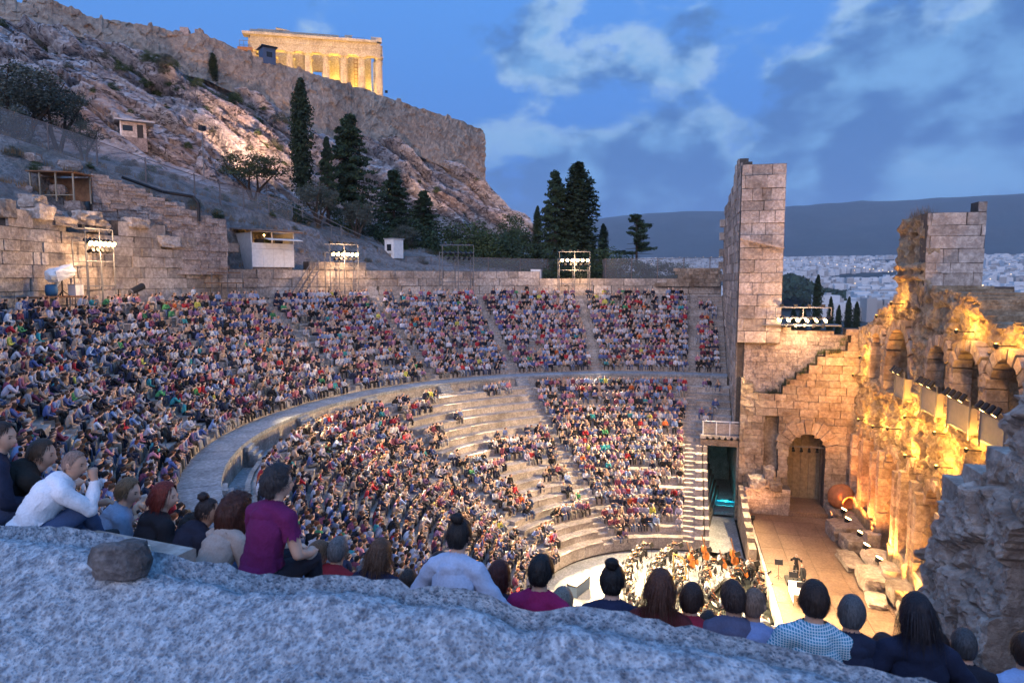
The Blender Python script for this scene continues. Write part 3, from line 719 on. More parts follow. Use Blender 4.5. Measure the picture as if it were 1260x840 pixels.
# dry grass tufts
def tuft(name, pts, h, n, mat, label, cat='plant', kind=None):
    V, F = [], []; r = random.Random(len(pts)*7+n)
    for (x, y, z) in pts:
        for _ in range(n):
            a = r.uniform(0, 6.28); q = r.uniform(0, h*.5); bx, by = x+q*math.cos(a), y+q*math.sin(a); l = h*r.uniform(.5, 1.2); w = h*.035+.012
            tx, ty = bx+r.uniform(-.35, .35)*l, by+r.uniform(-.35, .35)*l; o = len(V)
            V += [(bx-w, by, z), (bx+w, by, z), (tx, ty, z+l)]; F.append((o, o+1, o+2))
    o = ob(name, mesh(name, V, F, mat)); tag(o, label, cat, kind=kind); return o
M['drygrass'] = plain('dry_grass', (.30, .18, .09), .9, var=.3)
M['green'] = plain('green_weeds', (.07, .10, .03), .9, var=.4)
tuft('dry_grass', [(8.2-.3*k, YF-.5, 24.1) for k in range(12)], .9, 14, M['drygrass'], 'dry reddish grass on top of the tall facade fragment', kind='stuff')
gp = [(17.45+rnd.uniform(0, .9), y, top_f(yu(y))-.05) for y in np.arange(-12.2, -6.3, .16)]
tuft('green_weeds', gp, .55, 34, M['green'], 'green weeds growing along the stepped top of the arch wall', kind='stuff')
# ------------------------------------------------------------------ cloth fronted lamp balconies in the upper openings
M['canvas'] = plain('cream_canvas', (.30, .25, .18), .85, var=.08)
for i, (x0, x1) in enumerate(((4.1, 5.9), (-1.3, 1.1), (-5.6, -2.9), (-9.2, -6.8))):
    t = thing('lamp_balcony', ['cream canvas balcony with lamps in the wide arch near the corner', 'cream canvas lamp balcony in the narrow arch, second from the corner', 'cream canvas lamp balcony below the brightest arch', 'cream canvas lamp balcony partly behind the dark near wall'][i], 'balcony', ((x0+x1)/2, YF+.55, 13.1), 0, 'lamp balconies in the facade arches')
    w = x1-x0
    MB().box((0, .05, .65), (w, .06, 1.25)).build('canvas_front', M['canvas'], t)
    MB().box((-w/2, -.3, .65), (.06, .7, 1.2)).build('canvas_side', M['canvas'], t)
    MB().box((0, -.3, -.0), (w, .8, .1)).build('platform', M['steel'], t)
    mb = MB(); mb.tube((-w/2, .1, 1.62), (w/2, .1, 1.62), .045); [mb.tube((s*w/2, .1, -.3), (s*w/2, .1, 1.62), .04) for s in (-1, 1)]; mb.build('lamp_rail', M['steel'], t)
    for k in range(4):
        spot_can(((x0+x1)/2-w/2+w*(k+.5)/4, YF+.85, 13.1+1.68), (x0+w*k/4, -3, 1.2), .42, lit=(k % 2 == 0), label='spotlight with black housing on a canvas balcony rail', group='spotlights on the lamp balconies', energy=0)
    l = lampdata('SPOT', 'balcony_light', 8500, (1, .66, .32), .3, 75, .8); place_lamp(l, (0, .9, 1.9), (-1.5, 6.2, -11.9), t)
# ------------------------------------------------------------------ stones lying along the stage back, floor lamps, urn
def boulder(name, loc, size, label, rz=0, mat='block_warm', seed=0, cat='stone block', sq=.5, parent=None, rot=None):
    bm = bmesh.new(); bmesh.ops.create_cube(bm, size=1); bmesh.ops.subdivide_edges(bm, edges=bm.edges[:], cuts=5, use_grid_fill=True)
    for v in bm.verts:
        c = v.co.copy(); s = c.normalized()*.62; c = c.lerp(s, 1-sq); n_ = noise.fractal(Vector((c.x*2.2+seed, c.y*2.2, c.z*2.2)), 1, 2, 4); c *= 1+.18*n_; v.co = Vector((c.x*size[0], c.y*size[1], (c.z+.5)*size[2]))
    me = bpy.data.meshes.new(name); bm.to_mesh(me); bm.free(); me.materials.append(M[mat]); o = ob(name, me, parent, loc, rot or (0, 0, rz)); tag(o, label, cat); return o
zst = 1.21
RK = [((16.0, -12.1), (2.6, 1.6, 1.0), 'flat block under the terracotta jar in the stage corner', .9), ((13.1, -12.6), (3.0, 1.2, .9), 'long worn block against the facade foot behind the hollow stone', .9),
 ((12.0, -11.2), (2.2, 1.5, 1.1), 'pale carved block with a dark hollow on the stage edge', .88), ((9.3, -11.5), (1.9, 1.4, 1.1), 'rounded block right of the hollow carved stone', .8), ((8.7, -12.5), (.95, .9, 1.7), 'upright squared orange-lit block by the facade', .95),
 ((6.9, -10.8), (3.1, 1.2, .45), 'flat slab lying on the boards in front of the upright block', .9), ((6.3, -12.3), (2.0, 1.5, 1.1), 'crumbling rubble heap beside the upright block', .6), ((4.2, -12.5), (1.8, 1.3, 1.2), 'weathered rounded stone near the third floor lamp', .6),
 ((3.6, -11.2), (2.7, 1.3, .9), 'long tilted block with rough top on the stage edge', .8), ((1.6, -12.4), (2.0, 1.5, 1.2), 'large broken stone below the facade near the dark wall', .6), ((1.2, -10.9), (1.7, 1.1, .35), 'thin pale flake of stone at the stage edge', .7),
 ((17.0, -12.9), (1.2, .9, .6), 'small worn block in the very corner behind the jar', .8), ((-1.5, -12.1), (2.6, 1.4, 1.0), 'broken stone on the stage hidden by the near wall', .7)]
for k, ((x, y), s, lab, sq) in enumerate(RK): boulder('stone_block', (x, y, zst), s, lab, rnd.uniform(-.15, .15), 'block_warm', k*3.3, sq=sq)
for (x, y, s, lab) in ((15.6, -5.6, (1.6, 1.2, .9), 'rough grey stone on the left of the rubble plinth'), (15.6, -7.0, (1.9, .9, .7), 'squared pale block lying on the rubble plinth'), (16.2, -6.6, (1.6, .8, 1.6), 'carved capital fragment set behind on the rubble plinth')):
    boulder('carved_stone', (x, y, 3.55), s, lab, 0, 'block_warm', x, sq=.85)
jar = thing('terracotta_jar', 'big round terracotta storage jar lying on its side on stones', 'jar', (16.1, -12.2, 2.1))
mb = MB(); mb.lathe([(.25, -1.0), (.75, -.85), (1.05, -.3), (1.0, .2), (.7, .65), (.52, .8), (.62, .95), (.50, .95), (.42, .8), (.4, .3)], 24, M=Matrix.Rotation(R(-100), 4, 'Y') @ Matrix.Rotation(R(20), 4, 'X'), c=(0, 0, .95))
mb.build('jar_body', plain('terracotta', (.32, .12, .05), .7, var=.2), jar, True)
# floor uplights at the facade foot
FLX = [16.6, 14.6, 12.4, 9.6, 7.2, 5.0, 2.6, 0.2, -2.6, -5.6, -9.0, -12.5]
for k, x in enumerate(FLX):
    y = -11.9 if k % 2 else -11.7
    zf = 2.3 if x > 3 else 1.5
    t = thing('floor_lamp', ['round floor lamp by the terracotta jar', 'round floor lamp on the block beside the jar', 'round floor lamp behind the hollow stone', 'round floor lamp in front of the upright block', 'round floor lamp right of the upright block', 'round floor lamp on the long tilted block', 'round floor lamp nearest the dark wall', 'floor lamp beside the thin stone flake'][k] if k < 8 else 'floor lamp at the facade foot behind the dark near wall', 'lamp', (x, y, zf), 0, 'floor lamps along the facade foot')
    mb = MB(); mb.tube((0, 0, .0), (0, -.12, .28), .16, .24, 10); mb.tube((-.25, 0, -.28), (-.25, 0, .1), .03); mb.tube((.25, 0, -.28), (.25, 0, .1), .03); mb.build('lamp_housing', M['black'], t)
    mb = MB(); mb.tube((0, -.121, .281), (0, -.13, .30), .22, .22, 10); mb.build('lens', M['glow'], t)
    if x > -10:
        warm = (1, .33, .06) if x > 6 else (1, .42, .09)
        l = lampdata('SPOT', 'uplight', 2100 if x > 6 else 2600, warm, .12, 140, .9); place_lamp(l, (0, -.14, .36), (0, -1.0, 3.2), t)
# yellow lamps inside and below the upper arches
for k, (x, z, e) in enumerate(((13.9, 14.6, 300), (10.0, 17.9, 300), (3.0, 12.2, 520), (2.6, 9.9, 600), (-1.9, 12.3, 600), (-4.0, 17.9, 620), (-6.0, 12.4, 500), (-8.4, 17.6, 450), (-2.4, 10.6, 800), (6.2, 10.8, 520), (9.6, 10.2, 420), (13.4, 9.9, 380), (15.6, 13.0, 260), (6.8, 18.9, 300))):
    t = thing('ledge_lamp', 'small yellow lamp fixed on the facade ledge', 'lamp', (x, YF+.85, z), 0, 'yellow lamps on the facade ledges')
    mb = MB(); mb.lathe([(.05, -.12), (.10, 0), (.10, .1), (.02, .12)], 8); mb.build('lamp_housing', M['black'], t); mb = MB(); mb.box((0, -.4, 0), (.05, .8, .05)); mb.build('bracket', M['black'], t)
    l = lampdata('POINT', 'ledge_light', e*.9, (1, .47, .07), .12); place_lamp(l, (0, .0, .28), None, t)
# orange-red lamp wash on the arch wall from two floor lamps on the stage
for k, (x, y, tz, e) in enumerate(((13.2, -12.3, 6, 1500), (15.0, -11.4, 10, 900), (13.8, -5.2, 7, 650))):
    t = thing('floor_lamp', ['low floor lamp aimed at the arch wall from the facade side', 'low floor lamp between stones aimed at the stage corner', 'low floor lamp aimed at the wall from the stage front corner'][k], 'lamp', (x, y, 1.45), 0, 'floor lamps aimed at the arch wall')
    mb = MB(); mb.tube((0, 0, .0), (.2, 0, .2), .14, .2, 10); mb.tube((0, 0, -.2), (0, 0, .05), .04); mb.build('lamp_housing', M['black'], t)
    l = lampdata('SPOT', 'wash', e, (1, .36, .12) if k < 2 else (1, .5, .25), .12, 120, .9); place_lamp(l, (.25, 0, .28), (6, [2.2, 0.3, -1.8][k], tz), t)
# ------------------------------------------------------------------ dark near wall on the right (west counterpart)
nw = thing('near_ruin_wall', 'dark rough wall of huge weathered blocks close by on the right', 'ruined wall')
Pn = [(-25.2, 13.0), (-25.2, 13.9), (-25.85, 14.9), (-25.94, 15.85), (-27.0, 16.0), (-27.07, 16.54), (-27.8, 16.6), (-27.9, 17.0), (-28.5, 17.15), (-28.62, 17.9), (-28.75, 18.1), (-28.95, 18.55), (-32, 18.7), (-40, 19.0)]
def ntop(u):
    x = -20.5-(u); b = float(np.interp(-x, [20.5, 25.15, 25.2, 25.9, 25.95, 27.0, 27.1, 27.85, 27.9, 28.55, 28.65, 28.95, 36, 40], [7.5, 8.6, 13.9, 14.9, 15.75, 16.05, 16.5, 16.65, 17.0, 17.2, 17.95, 18.55, 18.8, 19.6]))
    return b+.10*noise.noise(Vector((x*3, 2, 2)))
Lnw, fnw = straight((-20.5, -4.4), (-38.5, -4.4))        # runs west; normal must be +y so mirror d
fnw2 = lambda u, d: (-20.5-u, -4.4+d, 0.0)
def ndisp(u, z):
    x = u; d1, e1, p1 = vor(x*.85, z*1.35, 4, .95); d2, e2, p2 = vor(x, z, 8, 2.6)
    d = (cellrand(p1)-.5)*.36-.20*max(0, 1-e1*8)+(cellrand(p2)-.5)*.10-.05*max(0, 1-e2*7)+.12*noise.fractal(Vector((x*.6, z*.6, 2)), 1, 2, 4)+.06*noise.fractal(Vector((x*4, z*4, 2)), 1, 2, 3)
    if in_hole(-20.5-u, z, (-31.1, -29.15, 12, 16.6, True)): d -= 1.0
    return d
us3 = np.concatenate([np.arange(0, 4.5, .25), np.arange(4.5, 12.5, .065), np.arange(12.5, 18, .25)]); zs3 = np.concatenate([np.arange(6, 12.5, .3), np.arange(12.5, 19.8, .065)])
o = sheet('weathered_face', us3, zs3, lambda u, z: z < ntop(u), ndisp, fnw2, 2.2, M['near'], nw, kind='stuff')
o.data.flip_normals()
for (x, z, l_, h) in ((-26.25, 16.15, .9, .55), (-27.3, 16.75, .8, .4), (-28.2, 17.3, .7, .5), (-29.6, 18.75, 1.2, .3)):
    ob('cap_block', blk('near', rnd.randrange(8)), nw, (x, -5.4, z-.12), (0, 0, rnd.uniform(-.05, .05)), (l_, 1.7, h))
# ------------------------------------------------------------------ back wall of the bowl
bw = thing('bowl_back_wall', 'curved ancient wall of big squared blocks behind the top seats', 'wall')
_px = [-60, 0, 60, 95, 130, 165, 190, 200, 232, 250, 283, 290, 350, 360, 440, 480, 560, 640, 700, 760, 800, 850, 893]
_py = [262, 262, 266, 278, 283, 276, 279, 300, 302, 300, 302, 330, 330, 326, 326, 331, 332, 335, 341, 345, 342, 336, 332]
PHI = []; ZT = []
for a, b in zip(_px, _py): p = phi_at(a, 41.4); PHI.append(p); ZT.append(ring_z(a, b, 41.4))
_o = np.argsort(PHI); PHI = np.array(PHI)[_o]; ZT = np.array(ZT)[_o]
def back_top(phi): return float(np.interp(phi, PHI, ZT))
a0 = amin(41.4, False)
masonry(bw, 'block', R(126-a0)*41.4, 18.12, lambda u: back_top(a0+math.degrees(u/41.4)), .88, 1.7, 1.1, ringmap(41.4, a0), seed=31, limit=300, proud=.09, jitter=.5, ztop_max=26)
# east corner stub between bowl and the tall pier
st = thing('corner_wall_stub', 'higher stub of warm stone joining the bowl wall to the tall pier', 'wall')
L6, f6 = straight((40.9, -3.8), (40.9, 3.6))
masonry(st, 'block_warm', L6, 19.6, lambda u: 21.7-(.9 if u > 5 else 0)-(.5 if u > 6.5 else 0), .42, .8, .9, f6, seed=33, limit=60, ztop_max=23)
# ------------------------------------------------------------------ slope, cliff and fortress wall of the citadel
PX   = [-420, -220, -60, 0, 60, 120, 190, 250, 330, 370, 410, 500, 560, 592, 620, 650, 672, 700, 780, 900]
wtop = [(-30, 84), (-20, 88), (-6, 92), (0, 92), (3, 94), (25, 97), (36, 101), (45, 105), (77, 111), (88, 114), (100, 118), (129, 127), (148, 135), (162, 141), (225, 141), (262, 140), (300, 138), (330, 136), (342, 135), (345, 135)]
wfoot = [(20, 82), (25, 86), (30, 90), (28, 91), (36, 93), (52, 96), (84, 100), (95, 104), (128, 110), (158, 113), (166, 117), (181, 126), (206, 134), (218, 140), (246, 140), (276, 139), (312, 137), (332, 130), (341, 128), (344, 128)]
toe = [(170, 56), (172, 58), (176, 62), (178, 64), (186, 70), (190, 74), (202, 78), (222, 80), (248, 88), (258, 93), (268, 98), (285, 108), (297, 115), (303, 120), (308, 124), (312, 128), (318, 128), (330, 116), (339, 112), (343, 112)]
fence = [(160, 46), (162, 48), (164, 50), (165, 52), (184, 54), (204, 56), (228, 59), (246, 63), (264, 70), (276, 74), (288, 79), (312, 87), (322, 91), (327, 94), (330, 96), (334, 98), (336, 99), (338, 99), (342, 98), (346, 96)]
def P4(tab, px): 
    return at(px, float(np.interp(px, PX, [t[0] for t in tab])), float(np.interp(px, PX, [t[1] for t in tab])))
def base_row(px):
    a = phi_at(min(880, max(-60, px)), 42.2); z = back_top(a)-1.7; p = at(px, 340, 1)
    d = ray(px, 343); d = d[:2]/np.hypot(*d[:2]); b = CAM[:2]@d; c = CAM[:2]@CAM[:2]-42.3**2; D = b*b-c
    t = -b+math.sqrt(max(D, 0)); t = min(t, 200); q = CAM[:2]+t*d
    return np.array([q[0], q[1], z])
cols = np.concatenate([np.arange(-420, -40, 6), np.arange(-40, 896, 2.4)])
rows = [(0, 14), (1, 22), (2, 104), (3, 1)]
def smoothv(t): return t
grid = []
for px in cols:
    B = [base_row(px), P4(fence, px), P4(toe, px), P4(wfoot, px)]
    line = []
    for k, n_ in ((0, 16), (1, 26), (2, 110)):
        for i in range(n_):
            t = i/n_; p = B[k]*(1-t)+B[k+1]*t
            if k == 2:  # cliff profile: steep lower face, shelf, then slope to the wall
                w = math.sin(math.pi*t); out = Vector((CAM[0]-p[0], CAM[1]-p[1], 0)).normalized()
                steep = .14*np.linalg.norm(B[3]-B[2])*math.sin(math.pi*min(1, t*1.15))*(1 if t < .87 else 0)
                p = p+np.array([out.x, out.y, .35])*steep*.45
            line.append((p, k, t))
    line.append((B[3], 3, 0)); grid.append(line)
nu, nv = len(cols), len(grid[0]); V = np.zeros((nu, nv, 3)); 
toc = Vector((-.78, -.55, .3))
for i in range(nu):
    for j in range(nv):
        p, k, t = grid[i][j]; x, y, z = p
        if k >= 2:
            q = Vector((x*.8+y*.5, y*.3-z*.2, z*.75+(x-y)*.38))   # strata dipping to the right
            e = min(1, t*9)*min(1, (1.03-t)*14) if k == 2 else .2
            d1 = noise.voronoi(q*.09)[0]; p1 = noise.voronoi(Vector((q.x*.16, q.y*.3, q.z*.34))); p2 = noise.voronoi(q*.85)
            rid = 1-2*abs(noise.noise(Vector((q.x*.10, q.y*.2, q.z*.33))))
            d = 3.2*noise.fractal(Vector((x, y, z))*.045, 1, 2, 3)+2.6*rid+(cellrand(p1[1][0])-.5)*3.4-2.0*max(0, 1-(p1[0][1]-p1[0][0])*5)+(cellrand(p2[1][0])-.5)*.9-.7*max(0, 1-(p2[0][1]-p2[0][0])*4)+.5*noise.fractal(Vector((x, y, z))*.8, 1, 2, 3)
            if cols[i] > 660: d *= max(.05, 1-(cols[i]-660)/30)
            d *= e
        elif k == 1:
            e = math.sin(math.pi*t)**.6 if t > 0 else 0; p1 = noise.voronoi(Vector((x, y, z))*.35)
            d = e*(1.3*noise.fractal(Vector((x, y, z))*.12, 1, 2, 4)+(cellrand(p1[1][0])-.5)*1.1-.5*max(0, 1-(p1[0][1]-p1[0][0])*4))*(1 if cols[i] < 660 else .3)
        else: d = .4*noise.fractal(Vector((x, y, z))*.3, 1, 2, 4)*(0 if t == 0 else 1)
        V[i, j] = np.array([x, y, z])+np.array(toc)*d
ii, jj = np.meshgrid(np.arange(nu-1), np.arange(nv-1), indexing='ij')
F = np.stack([ii*nv+jj, (ii+1)*nv+jj, (ii+1)*nv+jj+1, ii*nv+jj+1], -1).reshape(-1, 4)
me = mesh('rocky_hillside', V.reshape(-1, 3), F, M['earth']); me.materials.append(M['cliff'])
mi = np.zeros((nu-1, nv-1), int); mi[:, 38:] = 1; me.polygons.foreach_set('material_index', mi.ravel()); 
o = ob('rocky_hillside', me); tag(o, 'pale grey limestone cliff of the citadel hill above the theatre', kind='structure')
# top plateau behind the wall
HV = V.copy()
plv, plf = [], []
for px in PX:
    p = P4(wtop, px)-np.array([0, 0, 1.5]); d = ray(px, 343); d = d/np.hypot(d[0], d[1]); far = p+np.array([d[0], d[1], 0])*120; plv += [p, far-np.array([0, 0, 0 if px < 600 else 30])]
for i in range(12): plf.append((2*i, 2*i+1, 2*i+3, 2*i+2))
o = ob('citadel_plateau', mesh('citadel_plateau', plv, plf, M['earth'])); tag(o, 'flat ground on top of the citadel', kind='structure')
# fortress wall: rough rubble curtain with thickness, broken crest
fwc = np.concatenate([np.arange(-420, -40, 8), np.arange(-40, 593, 1.8)]); nr = 26; Vw = []
def crest(px): return .9*noise.noise(Vector((px*.05, 3, 0)))+.5*noise.noise(Vector((px*.21, 1, 0)))+(.9 if (px % 61) < 5 else 0)-(.9 if 20 < px < 28 else 0)
for px in fwc:
    a, b = P4(wfoot, px), P4(wtop, px); b = b+np.array([0, 0, crest(px)*.55]); a = a+(a-b)*.12; out = Vector((CAM[0]-b[0], CAM[1]-b[1], 0)).normalized()
    if px > 560: out = (out+Vector((.5, -.5, 0))*((px-560)/32)).normalized()
    for j in range(nr+1):
        t = j/nr; p = a*(1-t)+b*t; p1 = noise.voronoi(Vector(p)*.9); d = .30*noise.fractal(Vector(p)*.35, 1, 2, 3)+(cellrand(p1[1][0])-.5)*.45+.5*(1-t)
        p2 = Vector(p)+out*(d+1.0); Vw.append(tuple(p2))
    Vw.append(tuple(Vector(b)-out*2.0)); Vw.append(tuple(Vector(a)-out*2.0))
k = nr+3; Fw = [(i*k+j, (i+1)*k+j, (i+1)*k+j+1, i*k+j+1) for i in range(len(fwc)-1) for j in range(k-1)]
Fw.append(tuple((len(fwc)-1)*k+q for q in range(k)))
fo = thing('fortress_wall', 'long high fortress wall crowning the rock below the lit temple', 'fortress wall')
o = ob('curtain_wall', mesh('curtain_wall', Vw, Fw, M['fort']), fo)
for px in (228, 246):
    p = P4(wtop, px); ob('crest_stone', blk('fort' if False else 'rubble', rnd.randrange(8)), fo, (p[0], p[1], p[2]+.1), (0, 0, rnd.uniform(0, 1)), (2.0, 1.2, 1.1))
# ------------------------------------------------------------------ temple on the summit
c = at(388.5, 110, 169); TZ = 65.4
le, re_ = at(309, 110, 166), at(470, 110, 172.5); e = (re_-le)[:2]; TW = np.linalg.norm(e); ang = math.atan2(e[1], e[0])
tmp = thing('ancient_temple', 'floodlit marble temple with fluted columns and scaffolds on the summit', 'temple', (float((le[0]+re_[0])/2), float((le[1]+re_[1])/2), TZ), ang)
# local: x along the front (left to right), +y away from camera
G = M['marble_gold']; colm = None
xs = [(-7+2*i)/2*4.28 for i in range(8)]
def fluted():
    mb = MB(); n = 40; P = [(.95, 0), (.90, 3.5), (.82, 7.5), (.74, 9.6), (.76, 9.75), (1.02, 10.05)]; V = []
    for r, z in P: V += [((r-(.06 if i % 2 else 0))*math.cos(2*math.pi*i/n), (r-(.06 if i % 2 else 0))*math.sin(2*math.pi*i/n), z) for i in range(n)]
    mb.add(V, [(j*n+i, j*n+(i+1) % n, (j+1)*n+(i+1) % n, (j+1)*n+i) for j in range(len(P)-1) for i in range(n)]); mb.box((0, 0, 10.22), (2.1, 2.1, .36)); return mesh('column', mb.V, mb.F, G)
cm = fluted()
for x in xs: ob('column', cm, tmp, (x, 0, 0))
for k in range(1, 14): ob('column', cm, tmp, (xs[-1], 4.3*k, 0)); ob('column', cm, tmp, (xs[0], 4.3*k, 0))
for i in range(6): ob('inner_column', cm, tmp, (-10.5+4.2*i, 5.0, .3), None, (.85, .85, .98))
mb = MB(); [mb.box((0, 28, -.3-.5*k), (TW+.2+1.4*k, 60+1.4*k, .5)) for k in range(3)]; mb.build('stepped_base', G, tmp)
MB().box((0, 0, 11.15), (TW-.6, 1.9, 1.5)).build('architrave', G, tmp)
MB().box((0, 0, 12.68), (TW-.5, 2.0, 1.55)).build('frieze', G, tmp)
for i in range(15): MB().box((-TW/2+.7+i*(TW-1.4)/14, -1.03, 12.68), (.85, .12, 1.5)).build('triglyph', G, tmp)
MB().box((-1.2, -.3, 13.75), (TW+.4, 2.9, .6)).build('cornice', G, tmp)
MB().box((-5, -.1, 14.45), (TW*.66, 1.6, .8)).build('pediment_remains', G, tmp); MB().box((-TW/2+7.8, -.1, 15.1), (3.2, 1.2, .7), 0, .16).build('pediment_block', G, tmp)
MB().box((-TW/2+5, -.1, 14.95), (6, 1.2, .3)).build('pediment_block', G, tmp)
MB().box((TW/2-1.2, -.1, 14.5), (2.6, 1.6, 1.0)).build('corner_block', G, tmp); MB().box((TW/2-8, -.1, 14.6), (1.8, 1.2, 1.0)).build('corner_block', G, tmp)
MB().box((0, 28, 12.0), (1.9, 56, 2.6)).build('flank_entablature', G, tmp).location = (xs[-1], 0, 0)
MB().box((0, 28, 12.0), (1.9, 56, 2.6)).build('flank_entablature', G, tmp).location = (xs[0], 0, 0)
MB().box((-9.6, 7.0, 6.6), (12.4, 1.2, 13.2)).build('cella_wall', G, tmp); MB().box((7.0, 7.0, 6.6), (12.4, 1.2, 13.2)).build('cella_wall', G, tmp); MB().box((-1.4, 7.0, 10.6), (4.8, 1.2, 5.0)).build('door_lintel', G, tmp)
def lattice(name, x0, x1, z0, z1, y, sx, sz, r, mat, parent):
    mb = MB(); x = x0
    while x <= x1+.01: mb.box((x, y, (z0+z1)/2), (r, r, z1-z0)); x += sx
    z = z0
    while z <= z1+.01: mb.box(((x0+x1)/2, y+r, z), (x1-x0, r, r)); z += sz
    return mb.build(name, mat, parent)
lattice('scaffold', 8.9, 11.3, 0, 10.2, 1.4, .8, .9, .13, M['timber'], tmp); lattice('scaffold', 13.6, 15.4, 0, 9.8, 1.6, .6, .5, .16, M['grey'], tmp); lattice('scaffold', -14.5, -11.5, 0, 12, 2.2, 1, 1.1, .1, M['timber'], tmp)
lattice('roof_railing', -TW/2, TW/2-4, 14.2, 15.1, .5, 1.7, .9, .06, M['steel'], tmp)
lattice('scaffold', -TW/2-2.4, -TW/2-.3, 7, 12.5, .5, 1, 1.1, .1, M['steel'], tmp); MB().box((-TW/2-.9, 0, 10.0), (3.4, 3, .8)).build('scaffold_deck', M['timber'], tmp)
for k, (x, y, tx, ty, tz, e_) in enumerate(((-10, 4.0, -9, 9, 7, 4200), (-2, 4.2, -2, 9, 7, 4200), (6, 3.2, 6, 9, 7, 9500), (12, 3.5, 11, 9, 7, 4200))):
    t = thing('temple_floodlight', 'yellow floodlight behind the front columns of the temple', 'floodlight', tuple(tmp.matrix_basis @ Vector((x, y, .3))) if False else (0, 0, 0), 0, 'floodlights between the temple columns')
    w = Matrix.Translation(tmp.location) @ Matrix.Rotation(ang, 4, 'Z'); t.location = w @ Vector((x, y, .1)); t.rotation_euler = (0, 0, ang)
    MB().box((0, 0, .25), (.5, .4, .4)).build('lamp_housing', M['black'], t); l = lampdata('POINT', 'flood', e_, (1, .62, .08), .4); place_lamp(l, (0, 0, 1.0), None, t)
for k in range(5):
    w = Matrix.Translation(tmp.location) @ Matrix.Rotation(ang, 4, 'Z'); x = -16+8*k
    t = thing('temple_floodlight', 'floodlight on the ground in front of the temple steps', 'floodlight', (0, 0, 0), 0, 'floodlights in front of the temple'); t.location = w @ Vector((x, -19, -3)); t.rotation_euler = (0, 0, ang)
    MB().box((0, 0, .25), (.6, .4, .5)).build('lamp_housing', M['black'], t); l = lampdata('SPOT', 'flood', 19000, (1, .54, .15), .4, 70, .8); place_lamp(l, (0, .3, .7), (0, 19, 11), t)
# small dark blue hut on the crest
p = P4(wtop, 329); h = thing('crest_hut', 'tiny dark blue hut standing on the fortress wall crest', 'hut', (p[0], p[1], p[2]-.6), R(50))
MB().box((0, 0, 1.3), (2.3, 2.0, 2.6)).build('walls', M['dkblue'], h); MB().box((0, 0, 2.7), (2.9, 2.5, .2)).build('roof', M['black'], h); MB().box((-1.16, 0, 1.5), (.05, .9, .8)).build('window', M['glass'], h); MB().box((0, -1.02, 1.5), (.8, .05, .8)).build('window', M['glass'], h)
# guard kiosk with flat overhanging roof on the slope
i_ = int(np.argmin(np.abs(cols-164))); j_ = min(range(18, nv), key=lambda j: abs(pj(HV[i_, j])[1]-170)); p = HV[i_, j_]; kx = thing('slope_kiosk', 'low guard kiosk with wide flat roof on the rocky slope', 'kiosk', tuple(p), R(-45)); kx.scale = (.78, .78, .78)
MB().box((0, 0, 1.0), (3.4, 2.6, 2.3)).build('walls', M['block'], kx); r_o = MB().box((0.2, 0, 2.3), (5.2, 4.2, .22)).build('flat_roof', M['grey'], kx)
for y in (-.6, .7): MB().box((-1.72, y, 1.25), (.06, .9, .8)).build('window', M['glass'], kx)
MB().box((-.7, -1.32, 1.25), (1.3, .06, .8)).build('window', M['glass'], kx); MB().box((.9, -1.32, .9), (.8, .06, 1.9)).build('door', M['black'], kx); MB().box((-1.6, -1.25, 1.2), (.18, .18, 2.1)).build('corner_post', M['white'], kx)
MB().box((0, 0, -1.0), (3.5, 2.7, 2.0)).build('stone_footing', M['rubble'], kx)
# warm floodlights on the lower cliff
for k, (px, py, dp, tx, ty, td, e_, cone) in enumerate(((325, 240, 90, 265, 150, 108, 19000, 110), (478, 284, 101, 370, 180, 120, 24000, 100), (250, 218, 64, 200, 120, 98, 12000, 80), (655, 296, 118, 625, 240, 139, 16000, 60), (520, 280, 104, 560, 185, 134, 16000, 60))):
    p = at(px, py, dp)+np.array([-2.5, -2.0, 3.2]); t = thing('hill_floodlight', 'warm floodlight on the slope aimed up at the rock', 'floodlight', tuple(p+np.array([0, 0, .4])), 0, 'floodlights at the foot of the cliff')
    MB().box((0, 0, .25), (.5, .4, .4)).build('lamp_housing', M['black'], t); MB().tube((0, 0, -4.5), (0, 0, .1), .05).build('mast', M['steel'], t); l = lampdata('SPOT', 'cliff_flood', e_, (1, .54, .33), .8, cone, 1.0); place_lamp(l, (0, 0, .8), tuple(at(tx, ty, td)-p), t)
# chain-link fence along the path above the theatre
def fencerun(label, pts, h=2.3, step=2.6, alpha=.38):
    f = thing('chain_link_fence', label, 'fence')
    if 'chain' not in M: M['chain'] = plain('chain_link', (.22, .22, .23), .7, alpha=alpha); M['post'] = plain('fence_post', (.16, .13, .12), .6, .3)
    prev = None
    for a, b in zip(pts[:-1], pts[1:]):
        a, b = np.array(a), np.array(b); n_ = max(1, int(np.linalg.norm(b-a)/step))
        for i in range(n_):
            p, q = a+(b-a)*i/n_, a+(b-a)*(i+1)/n_
            MB().tube(p, p+np.array([0, 0, h+.1]), .06, n=5).build('fence_post', M['post'], f)
            mb = MB(); mb.add([p, q, q+np.array([0, 0, h]), p+np.array([0, 0, h])], [(0, 1, 2, 3)]); mb.build('mesh_panel', M['chain'], f)
            mb = MB(); mb.tube(p+np.array([0, 0, h]), q+np.array([0, 0, h]), .035, n=4); mb.build('top_rail', M['post'], f)
fencerun('long wire fence climbing the path above the theatre on the left', [P4(fence, px)-np.array([0, 0, .3]) for px in range(-60, 361, 60)])
fencerun('wire fence above the back wall between the pines and the steps', [at(500, 345, 84), at(560, 344, 88), at(640, 345, 92), at(740, 346, 95), at(745, 348, 84), at(905, 346, 84)], 2.9, 3.2)
